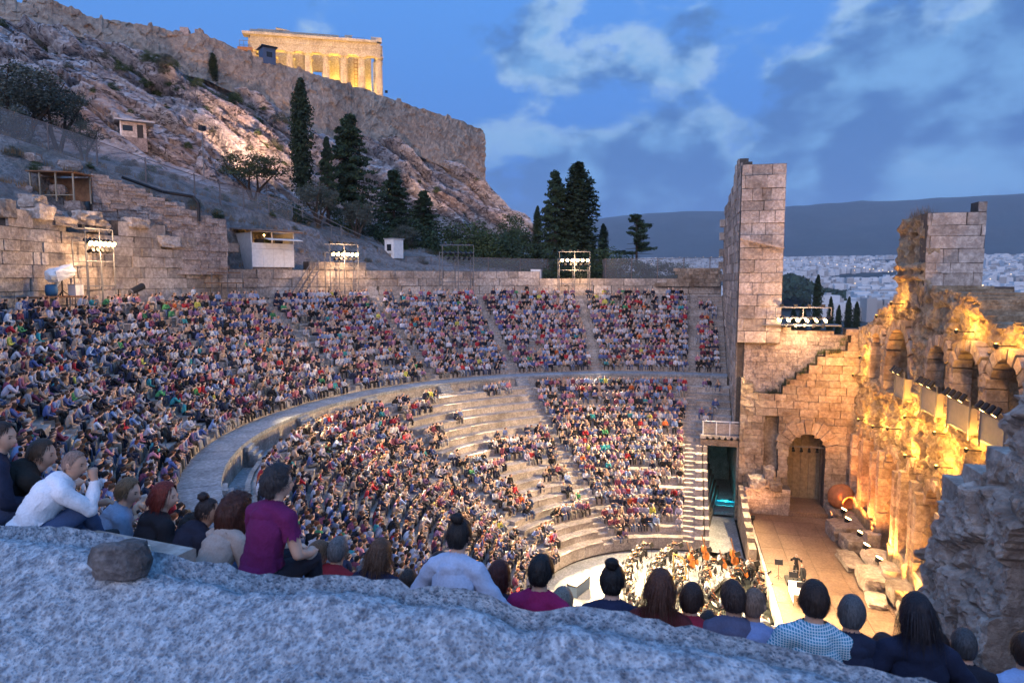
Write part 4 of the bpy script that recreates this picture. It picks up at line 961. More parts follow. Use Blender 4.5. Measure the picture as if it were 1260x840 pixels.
# ------------------------------------------------------------------ trees
def leafmat(name, c1, c2):
    mt, t, p = newmat(name); g = t.nodes.new('ShaderNodeNewGeometry'); n = tnoise(t, g.outputs['Position'], .9, 4, .6)
    oi = t.nodes.new('ShaderNodeObjectInfo'); c = mixc(smooth(n, .35, .65, t), c1, c2, t); t.links.new(c, p.inputs['Base Color']); p.inputs['Roughness'].default_value = .7; return mt
M['cypress'] = leafmat('cypress_leaves', (.018, .03, .016), (.035, .055, .025)); M['pine'] = leafmat('pine_leaves', (.02, .035, .02), (.05, .08, .035))
M['olive'] = leafmat('olive_leaves', (.06, .07, .055), (.12, .13, .10)); M['bush'] = leafmat('bush_leaves', (.03, .05, .02), (.08, .11, .04)); M['bark'] = plain('bark', (.06, .045, .035), .9, var=.3)
TREE = {}
def crown_mesh(kind, var):
    k = (kind, var)
    if k in TREE: return TREE[k]
    r = np.random.default_rng(abs(hash_(kind))+var*17); P, S = [], []
    def clump(c, rad, n, flat=1.0):
        q = r.normal(size=(n, 3)); q /= np.linalg.norm(q, axis=1)[:, None]; q *= (r.random((n, 1))**.45)*rad; q[:, 2] *= flat; P.append(q+np.array(c)); 
    if kind == 'cypress':                       # unit: height 1, half width .1
        for i in range(70):
            z = .06+.92*i/69; w = .095*min(1, (1-z)*3.2+.06)**.8*(.85+.3*r.random()); a = r.random()*6.28; q = w*.45; clump((q*math.cos(a), q*math.sin(a), z), w*.75+.012, 115, 1.5)
        size = .0135
    elif kind == 'cedar':                       # layered drooping branches, uneven
        for i in range(26):
            z = .16+.82*i/25; R_ = .33*(1-z)**.75*(.55+.7*r.random())+.02
            for b in range(5):
                a = r.random()*6.28
                for s in range(4):
                    q = R_*(s+1)/4; clump((q*math.cos(a), q*math.sin(a), z-.05*(q/.3)**1.5+r.normal()*.008), .034*(1.2-s*.12)+.008, 30, .5)
        size = .0125
    elif kind == 'pine':                        # leaning horizontal plates
        for i in range(22):
            z = .28+.68*i/21; R_ = r.uniform(.22, .5)*(1.08-z*.85); a = r.random()*6.28
            for s in range(6): q = R_*(s+1)/6; clump((q*math.cos(a)+.10*z, q*math.sin(a), z+.03*s/6+r.normal()*.012), .060, 60, .5)
        size = .0135
    elif kind == 'olive':
        for i in range(48):
            q = r.normal(size=3); q /= np.linalg.norm(q); q *= r.random()**.4; clump((q[0]*.42, q[1]*.42, .62+q[2]*.30), .10+.05*r.random(), 120, .8)
        size = .0145
    else:                                       # round bush
        for i in range(44):
            q = r.normal(size=3); q /= np.linalg.norm(q); q[2] = abs(q[2]); q *= r.random()**.4; clump((q[0]*.45, q[1]*.45, .08+q[2]*.75), .14+.06*r.random(), 110, .8)
        size = .019
    P = np.concatenate(P); n = len(P); a = r.normal(size=(n, 3)); a /= np.linalg.norm(a, axis=1)[:, None]; b = np.cross(a, r.normal(size=(n, 3))); b /= np.linalg.norm(b, axis=1)[:, None]
    sz = size*(.6+.8*r.random((n, 1))); V = np.stack([P+a*sz, P-a*sz*.5+b*sz*.8, P-a*sz*.5-b*sz*.8], 1).reshape(-1, 3); F = np.arange(n*3).reshape(-1, 3)
    TREE[k] = (V, F); return TREE[k]
def hash_(s): return sum(ord(c)*(i+3) for i, c in enumerate(s))
TM = {}
def tree(name, kind, loc, h, w, label, cat='tree', group=None, var=0, mat=None, rz=0):
    t = thing(name, label, cat, tuple(map(float, loc)), rz, group); mt = mat or {'cypress': 'cypress', 'cedar': 'pine', 'pine': 'pine', 'olive': 'olive', 'bush': 'bush'}[kind]
    key = (kind, var, mt)
    if key not in TM: V, F = crown_mesh(kind, var); TM[key] = mesh('crown', V, F, M[mt])
    ob('crown', TM[key], t, None, None, (w, w, h))
    if kind != 'bush':
        mb = MB(); rr = random.Random(var+int(h*10))
        if kind == 'olive':
            for q in range(4): a = q*1.6; mb.path([(0, 0, -.6), (.1*w*math.cos(a), .1*w*math.sin(a), .22*h), (.26*w*math.cos(a+.4), .26*w*math.sin(a+.4), .55*h), (.34*w*math.cos(a+.6), .34*w*math.sin(a+.6), .8*h)], [.035*h, .028*h, .016*h, .006*h])
        else:
            mb.path([(0, 0, -.6), (.01*h, 0, .4*h), (0, .01*h, .97*h)], [.028*h, .018*h, .003*h])
            if kind in ('cedar', 'pine'):
                for i in range(16): z = (.2+.7*i/15)*h; a = rr.uniform(0, 6.28); q = w*.30*(1.1-z/h); mb.tube((0, 0, z), (q*math.cos(a), q*math.sin(a), z-.02*h), .008*h, .003*h, 4)
        mb.build('trunk', M['bark'], t)
    return t
def gtree(px, py_base, depth, py_top, wpx, kind, label, var=0, **k):
    p = at(px, py_base, depth); h = (py_base-py_top)/840*depth*1.02; base_w = {'cypress': .2, 'cedar': .62, 'pine': .8, 'olive': .86, 'bush': 1.0}[kind]
    return tree({'cypress': 'cypress_tree', 'cedar': 'cedar_tree', 'pine': 'pine_tree', 'olive': 'olive_tree', 'bush': 'shrub'}[kind], kind, p-np.array([0, 0, .2]), h, wpx/840*depth/base_w, label, cat='shrub' if kind == 'bush' else 'tree', var=var, **k)
gtree(373, 238, 82, 103, 25, 'cypress', 'tall slim dark cypress against the pale cliff')
gtree(263, 100, 104, 66, 10, 'cypress', 'small cypress at the foot of the fortress wall', 1)
gtree(432, 280, 90, 146, 84, 'cedar', 'large dark cedar to the right of the lone cypress')
gtree(485, 298, 98, 212, 66, 'cedar', 'lower dark cedar right of the large one', 1)
gtree(522, 300, 100, 236, 54, 'cedar', 'small dark conifer above the white booth', 2)
gtree(404, 268, 84, 172, 34, 'cedar', 'narrow conifer close behind the large cedar on its left', 2)
gtree(683, 322, 96, 214, 58, 'cedar', 'tall ragged conifer just left of the tallest spire', 3)
gtree(711, 326, 97, 204, 44, 'cypress', 'tallest dark spire of the tree group by the bright lamps', 2)
gtree(706, 326, 98, 235, 70, 'cedar', 'broad dark conifer filling the foot of the tallest spire', 0)
gtree(661, 322, 98, 255, 11, 'cypress', 'thin cypress at the left edge of the conifer group', 0)
gtree(742, 326, 106, 276, 12, 'cypress', 'small pointed conifer right of the tallest spire', 1)
gtree(783, 330, 100, 264, 66, 'pine', 'leaning pine with flat branches against the mountain', 0)
gtree(728, 330, 104, 300, 26, 'cedar', 'little conifer between the spire and the leaning pine', 1)
for k, (px, pb, d, ptop, w, lab) in enumerate(((28, 178, 60, 78, 120, 'large grey-green olive tree at the left edge above the fence'), (72, 182, 62, 98, 78, 'rounded olive tree beside the guard kiosk slope'), (6, 200, 57, 120, 70, 'olive tree cut by the left edge of the picture'), (104, 196, 62, 148, 40, 'low olive bush below the guard kiosk'))):
    gtree(px, pb, d, ptop, w, 'olive', lab, k)
for k, (px, pb, d, ptop, w, lab) in enumerate(((312, 242, 84, 188, 84, 'wide dark olive left of the tall cypress'), (392, 272, 80, 222, 52, 'grey olive at the right foot of the tall cypress'), (440, 290, 84, 243, 42, 'silvery olive in front of the large cedar'), (497, 310, 92, 276, 40, 'pale olive bush above the white booth'))):
    gtree(px, pb, d, ptop, w, 'olive', lab, k, mat='pine' if k == 0 else None)
BL = [(418, 296, 86, 262, 40), (455, 302, 90, 258, 50), (502, 308, 96, 262, 50), (592, 320, 96, 282, 50), (345, 262, 78, 236, 50), (540, 318, 97, 262, 56), (575, 322, 98, 270, 60), (608, 326, 99, 275, 56), (636, 326, 100, 270, 44), (560, 324, 92, 292, 40), (660, 330, 96, 290, 52), (694, 332, 92, 298, 58), (738, 334, 94, 303, 60), (772, 336, 96, 308, 56), (806, 338, 98, 316, 54), (835, 340, 100, 322, 36), (520, 314, 95, 284, 44), (470, 305, 92, 270, 44), (628, 300, 118, 262, 40)]
names = ['small dark bush at the foot of the large cedar', 'dark bush between the two cedars', 'dark bush between second cedar and small conifer', 'low bush midway between the two right lamp towers', 'round bush left of the tall cypress foot', 'round green tree behind the second lamp tower', 'dense dark bush right of the second lamp tower', 'wide green bush below the end of the cliff', 'bright green bush at the cliff corner', 'low bush over the fence by the second lamp tower', 'dark bush under the conifer group', 'dark bush directly behind the brightest lamps', 'bush right of the brightest lamps', 'low bush below the leaning pine', 'low bush near the ruined corner', 'last small bush before the tall pier', 'bush between white booth and second tower', 'bush behind the white booth', 'tree on the cliff edge lit from below']
for k, (px, pb, d, ptop, w) in enumerate(BL): gtree(px, pb+14, d, ptop-4, w*1.45, 'bush', names[k], k % 3, mat='pine' if k % 3 else None)
# green scrub on the rock
def cliffpt(px, t, lift=.5):
    i = int(np.argmin(np.abs(cols-px))); j = 42+int(t*109); j = min(j, nv-1); return V3[i, j]+np.array([0, 0, -.3])
V3 = V
SB = [(px, .72+.2*rnd.random(), rnd.uniform(1.2, 2.6)) for px in list(range(132, 214, 9))+list(range(190, 262, 8))+list(range(262, 380, 9))]+[(px, rnd.uniform(.35, .62), rnd.uniform(1.0, 2.0)) for px in range(318, 362, 6)]+[(px, rnd.uniform(.15, .9), rnd.uniform(.8, 1.7)) for px in range(10, 640, 11)]
for k, (px, t, s) in enumerate(SB):
    tree('scrub', 'bush', cliffpt(px, t), s*.8, s, 'scrub bush rooted '+('close under the fortress wall' if t > .7 else 'halfway up the pale cliff' if t > .35 else 'low on the pale cliff')+(' at far left' if px < 120 else ' left of the small cypress' if px < 255 else ' left of the tall cypress' if px < 365 else ' above the cedars' if px < 500 else ' near the cliff end'), cat='shrub', group='scrub bushes on the cliff', var=k % 3, mat='bush' if k % 4 else 'olive', rz=k)
SP = [((i*37) % 600-20, (i*.173) % 1.0) for i in range(60)]
for k, (px, t) in enumerate(SP):
    i = int(np.argmin(np.abs(cols-px))); j = 8+int(t*32); s = .7+((k*7) % 10)/10
    tree('scrub', 'bush', V3[i, j]-np.array([0, 0, .25]), s*.8, s, 'low dry shrub on the stony slope '+('by the timber shelter' if px < 130 else 'above the rubble wall' if px < 260 else 'behind the sound booth' if px < 370 else 'below the cedars'), cat='shrub', group='shrubs on the lower slope', var=k % 3, mat='olive' if k % 2 else 'bush', rz=k)
gp = [tuple(V3[int(np.argmin(np.abs(cols-px))), j]) for px in range(-10, 660, 4) for j in (1, 4, 8, 13, 19)]
tuft('dry_grass', [(x+rnd.uniform(-.6, .6), y+rnd.uniform(-.6, .6), z-.05) for x, y, z in gp], .55, 9, M['drygrass'], 'dry grass between the stones of the slope', kind='stuff')
# ------------------------------------------------------------------ stones lying and walled up above the bowl on the left
for k, (px, py, d, s, lab) in enumerate(((52, 262, 46, (1.9, 1.2, 1.0), 'big squared block left of the timber shelter'), (46, 248, 47, (1.2, 1.0, .8), 'smaller block stacked left of the timber shelter'), (118, 266, 48, (2.2, 1.3, .9), 'long block right below the timber shelter'), (112, 254, 48.5, (1.6, 1.1, .7), 'flat block at the right foot of the shelter'), (78, 266, 46.5, (1.7, 1.2, .6), 'low block in front of the timber shelter'), (8, 258, 44, (1.2, 1.0, 1.1), 'block at the left edge above the big wall'), (170, 278, 49, (1.8, 1.2, .8), 'loose block where the high wall steps down'), (206, 296, 52, (2.0, 1.2, .9), 'pale block stacked above the middle of the wall'), (228, 298, 53, (1.6, 1.2, .9), 'block left of the sound booth'), (262, 300, 56, (1.8, 1.3, 1.0), 'rounded block against the sound booth'), (240, 312, 53, (2.4, 1.2, .8), 'long block at the sound booth corner'))):
    a_ = phi_at(px, 41.7); p = np.array(pol(41.7, a_, back_top(a_)-.25+(.75 if k in (1, 3) else 0))); boulder('stone_block', tuple(p), s, lab, rnd.uniform(-.3, .3)+R(a_+90), 'block', k*1.7, sq=.85)
for k in range(26):
    px = 20+k*9.3; q = V3[int(np.argmin(np.abs(cols-px))), 3+(k*5) % 12]; s = rnd.uniform(.5, 1.3)
    boulder('fallen_stone', tuple(q-np.array([0, 0, .3])), (s*1.4, s, s*.7), 'fallen stone half buried in the slope above the back wall', rnd.uniform(0, 3), 'rubble', k, sq=.6)['group'] = 'fallen stones above the back wall'
sw = thing('slope_rubble_wall', 'long low rubble wall slanting down the slope behind the bowl', 'wall')
A_, B_ = at(108, 262, 52), at(272, 310, 60); Ls = float(np.linalg.norm((B_-A_)[:2])); e_ = (B_-A_)[:2]/Ls; nn_ = np.array([e_[1], -e_[0]])
zt0, zt1 = at(108, 217, 52)[2]+.3, at(272, 279, 60)[2]+.3
masonry(sw, 'rubble', Ls, min(A_[2], B_[2])-2, lambda u: zt0+(zt1-zt0)*u/Ls, .34, .55, .8, lambda u, d: (*(A_[:2]+e_*u+nn_*(d+1.2)), math.atan2(e_[1], e_[0])), seed=41, limit=260, proud=.1, jitter=.6, ztop_max=zt0+1)
# timber shelter
p = at(76, 247, 50); sh = thing('timber_shelter', 'small orange-brown timber shelter over an excavation', 'shelter', tuple(p), R(-80))
for x in (-1.6, -.9, .3, 1.6): MB().box((x, -.9, .9), (.09, .09, 2.1)).build('post', M['canvas'], sh)
for x in (-1.6, 1.6): MB().box((x, .9, .9), (.09, .09, 2.1)).build('post', M['canvas'], sh)
MB().box((0, 0, 1.95), (3.6, 2.2, .08), 0, .03).build('roof_board', M['timber'], sh); MB().box((0, .95, .9), (3.3, .06, 1.7)).build('back_board', M['timber'], sh); MB().box((0, -.9, .3), (3.2, .05, .06)).build('rail', M['canvas'], sh)
# drain pipe on the slope
pp = thing('black_pipe', 'thick black pipe running down the rubble wall to the left of the booth', 'pipe'); MB().path([at(150, 218, 55), at(200, 236, 56), at(238, 242, 57), at(244, 250, 57), at(245, 272, 57)], .13, 7).build('pipe', M['black'], pp)
# ------------------------------------------------------------------ sound booth
p = at(322, 329, 66.5); bz = R(33.7+28-90); bo = thing('sound_booth', 'white panelled sound booth with sloping roof and lit open window', 'booth', tuple(p), bz)
w_, d_, h_ = 4.3, 4.6, 3.5
MB().box((0, .1, -.6), (w_-.3, d_-.2, 1.2)).build('stone_footing', M['rubble'], bo)
for k in range(4): MB().box((-w_/2+w_*(k+.5)/4, -d_/2, .85), (w_/4-.02, .06, 1.7)).build('lower_panel', M['white'], bo)
for k in range(3): MB().box((-w_/2+w_*(k+.5)/3, -d_/2, 1.98), (w_/3-.02, .06, .52)).build('middle_panel', M['white'], bo)
for x in (-w_/2, -.1, w_/2): MB().box((x, -d_/2, 2.75), (.09, .1, 1.1)).build('window_post', M['white'], bo)
MB().box((0, -d_/2, 3.3), (w_, .1, .1)).build('window_head', M['white'], bo)
for k in range(5): MB().box((-w_/2, -d_/2+d_*(k+.5)/5, 1.5), (.06, d_/5-.02, 3.4)).build('side_panel', M['grey'], bo)
MB().box((w_/2, 0, 1.6), (.06, d_, 3.4)).build('side_panel', M['grey'], bo); MB().box((0, d_/2, 1.6), (w_, .06, 3.4)).build('back_panel', M['timber'], bo); MB().box((0, 0, .05), (w_, d_, .1)).build('floor', M['timber'], bo)
rf = MB().box((0, -.2, 3.62), (w_+1.0, d_+1.2, .14)).build('sloping_roof', M['roofm'], bo); rf.rotation_euler = (R(4), 0, 0); MB().box((0, -d_/2-.75, 3.38), (w_+1.0, .06, .2)).build('roof_fascia', M['timber'], bo)
aw2 = MB().box((.5, -d_/2-.55, 3.12), (w_*.8, 1.1, .05)).build('awning', M['white'], bo); aw2.rotation_euler = (R(10), 0, 0)
MB().box((-1.0, d_/2-.1, 2.5), (1.5, .04, 1.2)).build('inner_board', M['canvas'], bo)
mb = MB(); mb.lathe([(.02, -.1), (.12, 0), (.02, .12)], 8, (-.3, -1.2, 3.05)); mb.build('bulb', M['glow_dim'], bo); place_lamp(lampdata('POINT', 'booth_bulb', 130, (1, .5, .16), .1), (-.3, -1.2, 2.9), None, bo)
MB().box((-1.2, -1.9, 2.35), (.7, .5, .5)).build('mixing_desk', M['black'], bo); MB().box((.8, -1.7, 2.4), (.8, .5, .5)).build('mixing_desk', M['black'], bo)
# tall white cabin and grey cabinet
p = at(485, 318, 84); cb = thing('white_cabin', 'small upright white cabin with a dark window by the slope', 'cabin', tuple(p), R(-20))
MB().box((0, 0, 1.15), (1.7, 1.5, 2.3)).build('walls', M['white'], cb); MB().box((0, 0, 2.36), (1.9, 1.7, .12)).build('roof', M['grey'], cb); MB().box((-.86, 0, 1.3), (.04, .7, .8)).build('window', M['glass'], cb)
p = at(660, 344, 86); cc = thing('grey_cabinet', 'pale grey metal cabinet beside the wire fence', 'cabinet', tuple(p), 0); MB().box((0, 0, .65), (.9, 1.3, 1.3)).build('body', M['grey'], cc); MB().box((-.46, -.3, .65), (.03, .6, 1.2)).build('door', M['white'], cc); MB().box((-.46, .32, .65), (.03, .6, 1.2)).build('door', M['white'], cc)
# metal stair
a_ = phi_at(372, 40.6); p = pol(40.3, a_, 18.14); ms = thing('metal_stair', 'small steel stair with handrails climbing to the sound booth', 'stair', p, R(a_+90))
for k in range(9): MB().box((.9-.25*k, 0, .25+.34*k), (.28, .95, .04)).build('tread', M['steel'], ms)
for s in (-.5, .5):
    mb = MB(); mb.tube((1.1, s, 0), (-1.3, s, 3.1), .05); mb.build('stringer', M['steel'], ms)
    mb = MB(); mb.tube((1.1, s, 1.0), (-1.3, s, 4.1), .035); [mb.tube((1.1-.6*k, s, .78*k), (1.1-.6*k, s, 1.0+.775*k), .03) for k in range(5)]; mb.build('handrail', M['steel'], ms)
# handrails on the path
pts = [at(330, 250, 72), at(372, 266, 74), at(420, 290, 78), at(470, 312, 82)]; hr = thing('path_handrail', 'steel handrail along the path descending behind the sound booth', 'handrail')
for o_ in (0, 1.2):
    mb = MB(); q = [Vector(v)+Vector((0, o_, 1.1)) for v in pts]; mb.path(q, .05); mb.path([v-Vector((0, 0, .5)) for v in q], .035); mb.build('rail', M['steel'], hr)
    for v in q: MB().tube(v-Vector((0, 0, 1.2)), v, .05).build('rail_post', M['steel'], hr)
# ------------------------------------------------------------------ lamp towers
def rack(px, width, ztop, nl, label, lit=True, target=(0, 1, 0), energy=420000, dark_low=True, zb=18.14, loc=None, rz=None, legs=True, brace=True, cone=25):
    a_ = phi_at(px, 40.2) if loc is None else 0; t = thing('lamp_tower', label, 'lamp tower', loc or pol(40.2, a_, zb), (R(a_+90) if rz is None else rz)); H = ztop-zb; w = width/2   # local -y... faces the orchestra along +y
    s = 1 if loc is None else 1
    for x in (-w, 0, w):
        for y in (-.5, .5):
            if legs: MB().tube((x, y, 0), (x, y, H+.1), .045).build('leg', M['steel'], t)
    for z in ([H*.38, H*.72] if legs else []):
        for y in (-.5, .5): MB().tube((-w, y, z), (w, y, z), .035).build('rail', M['steel'], t)
    for z in (H, H+.85):
        for y in (-.5, .5): MB().tube((-w, y, z), (w, y, z), .04).build('rail', M['steel'], t)
    for x in (-w, 0, w): MB().tube((x, .5, H), (x, .5, H+.85), .035).build('rail', M['steel'], t)
    W4 = Matrix.Translation(t.location) @ Matrix.Rotation(t.rotation_euler.z, 4, 'Z'); inv = W4.inverted()
    for k in range(nl):
        x = -w+2*w*(k+.5)/nl; lc = (x, .62, H-.12); d = (inv @ Vector(target)-Vector(lc)).normalized(); q = d.to_track_quat('Z', 'Y').to_matrix().to_4x4()
        mb = MB(); mb.lathe([(.0, -.45), (.14, -.42), (.15, .1), (.18, .12), (.15, .12)], 10, lc, q); o = mb.build('lamp_housing', M['black'], t)
        mb = MB(); mb.lathe([(.0, .10), (.18, .10), (.18, .125), (.0, .13)], 12, lc, q); mb.build('lens', M['glow'] if lit else M['glass'], o)
    for k in range(nl-1):
        x = -w+2*w*(k+.8)/nl; mb = MB(); mb.lathe([(.0, -.35), (.11, -.3), (.15, .15), (.12, .15)], 8, (x, .5, H-.62), Matrix.Rotation(R(-70), 4, 'X')); mb.build('lamp_housing', M['black'], t)
    for k in range(4):
        x = -w+2*w*(k+.5)/4; MB().box((x, 0, H+.98), (.28, .3, .22)).build('lamp_housing', M['black'], t)
    if lit and energy:
        l = lampdata('SPOT', 'rack_beam', energy, (1, .72, .38), .5, cone, .85); place_lamp(l, (0, .95, H-.1), tuple(inv @ Vector(target)), t)
        l = lampdata('POINT', 'rack_spill', 1300, (1, .60, .32), .3); place_lamp(l, (0, 1.3, H-.4), None, t)
    return t
rack(117, 2.5, 23.05, 6, 'lamp tower with six lit lamps beside the covered device on the left', energy=420000)
rack(421, 3.2, 23.1, 6, 'lamp tower with six lit lamps right of the sound booth', energy=620000, target=(-1, 0, 0))
rack(562, 3.7, 23.4, 6, 'lamp tower with all its lamps switched off', lit=False)
rack(706, 3.6, 22.8, 6, 'brightest lamp tower at the far side of the bowl', energy=820000, target=(-2, 1, 0))
rack(0, 4.2, 17.35, 6, 'row of five lit lamps on the rubble wall above the arch', energy=80000, target=(5, 9, 3), zb=17.0, loc=(17.6, -8.9, 17.0), rz=R(90), legs=False, cone=95)
mb = MB(); mb.box((18.3, -8.9, 16.72), (1.6, 6.0, .1)); mb.build('lamp_shelf', M['steel'], None, label='thin steel shelf under the lamp row on the rubble wall', cat='shelf')
# extra single lamp on the left tower's side post
# follow spots on the left platform
a_ = phi_at(62, 40.2); pf = thing('lamp_platform', 'dark wooden platform with steel legs under the left spotlights', 'platform', pol(40.1, a_, 18.2), R(a_+90))
MB().box((0, 0, 1.15), (4.2, 1.4, .1)).build('deck', M['timber'], pf)
for x in (-2, -.7, .7, 2):
    for y in (-.6, .6): MB().tube((x, y, 0), (x, y, 1.1), .05).build('leg', M['steel'], pf)
def device(px, zz, label, covered):
    a_ = phi_at(px, 40.0); t = thing('follow_spotlight', label, 'spotlight', pol(40.0, a_, zz), R(a_+90))
    MB().tube((0, 0, 0), (0, 0, 1.25), .05).build('stand', M['black'], t)
    for q in range(3): MB().tube((0, 0, .35), (.4*math.cos(q*2.1), .4*math.sin(q*2.1), 0), .03).build('leg', M['black'], t)
    if covered:
        o = boulder('plastic_cover', (0, 0, 1.1), (2.1, .8, .75), None, 0, 'white', 4, None, .5, t); del_keys(o); o.rotation_euler = (0, R(14), .1); MB().tube((.3, 0, 1.25), (.55, 0, .5), .3, .04, 8).build('cover_tail', M['white'], t)
    else:
        MB().tube((-.55, 0, 1.65), (.55, 0, 1.25), .26, .22, 12).build('lamp_housing', M['black'], t); MB().tube((.1, 0, 1.42), (.65, 0, 1.2), .23, .2, 12).build('silver_barrel', M['steel'], t)
    return t
def del_keys(o):
    for k in ('label', 'category', 'group'):
        if k in o: del o[k]
device(76, 19.4, 'spotlight on a stand wrapped in pale plastic sheeting', True)
device(168, 18.3, 'black and silver follow spotlight on a stand by the left wall', False)
p = pol(40.2, phi_at(96, 40), 19.4); bx_ = thing('white_case', 'white equipment case on the dark platform', 'case', p, R(15)); MB().box((0, 0, .35), (.9, .5, .7)).build('case_body', M['white'], bx_); MB().box((0, 0, .72), (.92, .52, .05)).build('lid', M['grey'], bx_)
p = pol(40.2, phi_at(66, 40), 19.4); bx_ = thing('blue_barrel', 'blue plastic barrel on the dark platform', 'barrel', p); MB().lathe([(.2, 0), (.32, .05), (.36, .35), (.32, .7), (.2, .75)], 14).build('barrel_body', plain('blue_plastic', (.03, .12, .25), .5), bx_, True)
a_ = phi_at(276, 40.4); tt = thing('steel_table', 'long low scaffold table left of the sound booth', 'scaffold', pol(40.4, a_, 18.14), R(a_+90))
MB().box((0, 0, 2.0), (3.4, 1, .08)).build('deck', M['timber'], tt); MB().box((0, 0, 2.9), (3.4, .05, .08)).build('rail', M['timber'], tt)
for x in (-1.6, 0, 1.6): MB().tube((x, .4, 0), (x, .4, 2.9), .045).build('leg', M['steel'], tt); MB().tube((x, -.4, 0), (x, -.4, 2), .045).build('leg', M['steel'], tt)
# ------------------------------------------------------------------ the city and the woods below
M['bldg'] = plain('pale_plaster', (.55, .55, .54), .85); M['bldg2'] = plain('dull_plaster', (.34, .32, .30), .85); M['winlit'] = plain('lit_window', (1, .8, .5), .5, emit=(1, .62, .25), es=2.6)
rc = np.random.default_rng(5); VV, FF, n0 = [], [], 0; near_b = []; mi = []
cube = np.array([(-1,-1,0),(1,-1,0),(1,1,0),(-1,1,0),(-1,-1,1),(1,-1,1),(1,1,1),(-1,1,1)], float); cf = np.array([(4,5,6,7),(0,1,5,4),(1,2,6,5),(2,3,7,6),(3,0,4,7)])
lit_items = []
for k in range(15000):
    az = R(rc.uniform(-34, 6)); u = rc.random(); rr_ = 620+4700*u**1.15; x, y = rr_*math.cos(az)-42, rr_*math.sin(az)
    if noise.noise(Vector((x/420, y/420, 3))) < -.16+.25*(rr_ < 1100): continue
    q = pj((x, y, float(land_h(np.array(x), np.array(y)))))
    if not (740 < q[0] < 1400): continue
    if q[0] < 1050 and 900 < rr_ < 1700 and 940 < q[0]: continue
    w, d, h = rc.uniform(5, 14), rc.uniform(5, 12), rc.uniform(9, 24)*(1.25 if rr_ < 1500 else 1); zg = float(land_h(np.array(x), np.array(y)))
    th = rc.choice([0, .2, .5, -.3])+rc.normal()*.05; c_, s_ = math.cos(th), math.sin(th); near_b.append((rr_, x, y, zg, w, d, h, th)); 
near_b.sort(key=lambda b: b[0])
bm_m = mesh('building_block', cube, cf, M['bldg']); bm_d = mesh('building_block', cube, cf, M['bldg2']); hutm = mesh('roof_room', cube, cf, M['bldg2'])
wl = MB()
for k, (rr_, x, y, zg, w, d, h, th) in enumerate(near_b):
    if rc.random() < .16:
        for _ in range(1): f = rc.uniform(-.8, .8); wl.box((x-w*1.02*math.cos(th)-f*d*math.sin(th)*.0, y+f*d*.8, zg+h*rc.uniform(.2, .9)), (.6, 2.2 if rr_ > 1500 else 1.4, 1.6 if rr_ > 1500 else 1.2), th)
    if k < 140:
        t = thing('apartment_building', 'pale flat roofed apartment building in the nearest streets of the city', 'building', (x, y, zg-2), th, 'apartment buildings nearest below the theatre')
        ob('walls', bm_m if k % 4 else bm_d, t, None, None, (w, d, h+2)); ob('roof_room', hutm, t, (w*.2, -d*.3, h+2), None, (w*.25, d*.25, 2.6))
    else:
        V = cube*np.array([w, d, h+3]); V = np.stack([V[:, 0]*math.cos(th)-V[:, 1]*math.sin(th)+x, V[:, 0]*math.sin(th)+V[:, 1]*math.cos(th)+y, V[:, 2]+zg-3], 1); VV.append(V); FF.append(cf+n0); n0 += 8; mi += [0 if rc.random() < .72 else 1]*5
me = mesh('city_buildings', np.concatenate(VV), np.concatenate(FF), M['bldg']); me.materials.append(M['bldg2']); me.polygons.foreach_set('material_index', np.array(mi)); tag(ob('city_buildings', me), 'mass of pale city buildings spreading to the mountain foot', kind='stuff')
wl.build('lit_windows', M['winlit'], None, label='scattered lit windows in the city', kind='stuff')
lt = MB()
for k in range(60):
    x_, y_ = 1100+(k*97) % 4200, 0; az = R(-24+(k*.61) % 26); xx, yy = x_*math.cos(az)-42, x_*math.sin(az); lt.box((xx, yy, float(land_h(np.array(xx), np.array(yy)))+26), (2.2, 2.2, 2.0))
for k in range(9): q = at(1170+k*8.5+((k*7) % 5), 305+((k*5) % 7), 5900); lt.box(q, (8, 8, 6))
lt.build('street_lights', M['winlit'], None, label='distant street lights of the city', kind='stuff')
# woods: dark pines just beyond the stage wall, wooded hill in the city
def far_wood(name, label, pts, n, rng, sz):
    r = np.random.default_rng(rng); P = np.array(pts)
    S = []
    for c in P:
        q = r.normal(size=(n, 3)); q /= np.linalg.norm(q, axis=1)[:, None]; q *= r.random((n, 1))**.4; S.append(np.stack([c[0]+q[:, 0]*c[3], c[1]+q[:, 1]*c[3], c[2]+c[4]*(.5+.5*q[:, 2])], 1))
    S = np.concatenate(S); m_ = len(S); a = r.normal(size=(m_, 3)); a /= np.linalg.norm(a, axis=1)[:, None]; b = np.cross(a, r.normal(size=(m_, 3))); b /= np.linalg.norm(b, axis=1)[:, None]; s = sz*(.6+.8*r.random((m_, 1)))
    V = np.stack([S+a*s, S-a*s*.5+b*s*.8, S-a*s*.5-b*s*.8], 1).reshape(-1, 3); tag(ob(name, mesh(name, V, np.arange(m_*3).reshape(-1, 3), M['pine'])), label, kind='stuff')
def gz(x, y): return float(land_h(np.array(float(x)), np.array(float(y))))
pts = []
for k in range(900):
    az = R(rc.uniform(-20.5, -3)); rr_ = rc.uniform(120, 420); x, y = rr_*math.cos(az)-20, rr_*math.sin(az); pts.append((x, y, gz(x, y), rc.uniform(3, 5), rc.uniform(7, 12)))
far_wood('park_trees', 'dark park trees between the theatre and the city', pts, 60, 3, 1.1)
pts = []
for k in range(700):
    px = rc.uniform(930, 1062); dp = rc.uniform(980, 1500); q = at(px, 343, dp); hh = 38*math.exp(-((px-972)/34)**2)*math.exp(-((dp-1250)/330)**2); pts.append((q[0], q[1], gz(q[0], q[1])+hh-3, rc.uniform(10, 16), rc.uniform(12, 18)))
far_wood('wooded_hill', 'dark wooded hill rising out of the city', pts, 60, 4, 4.2)
pts = []
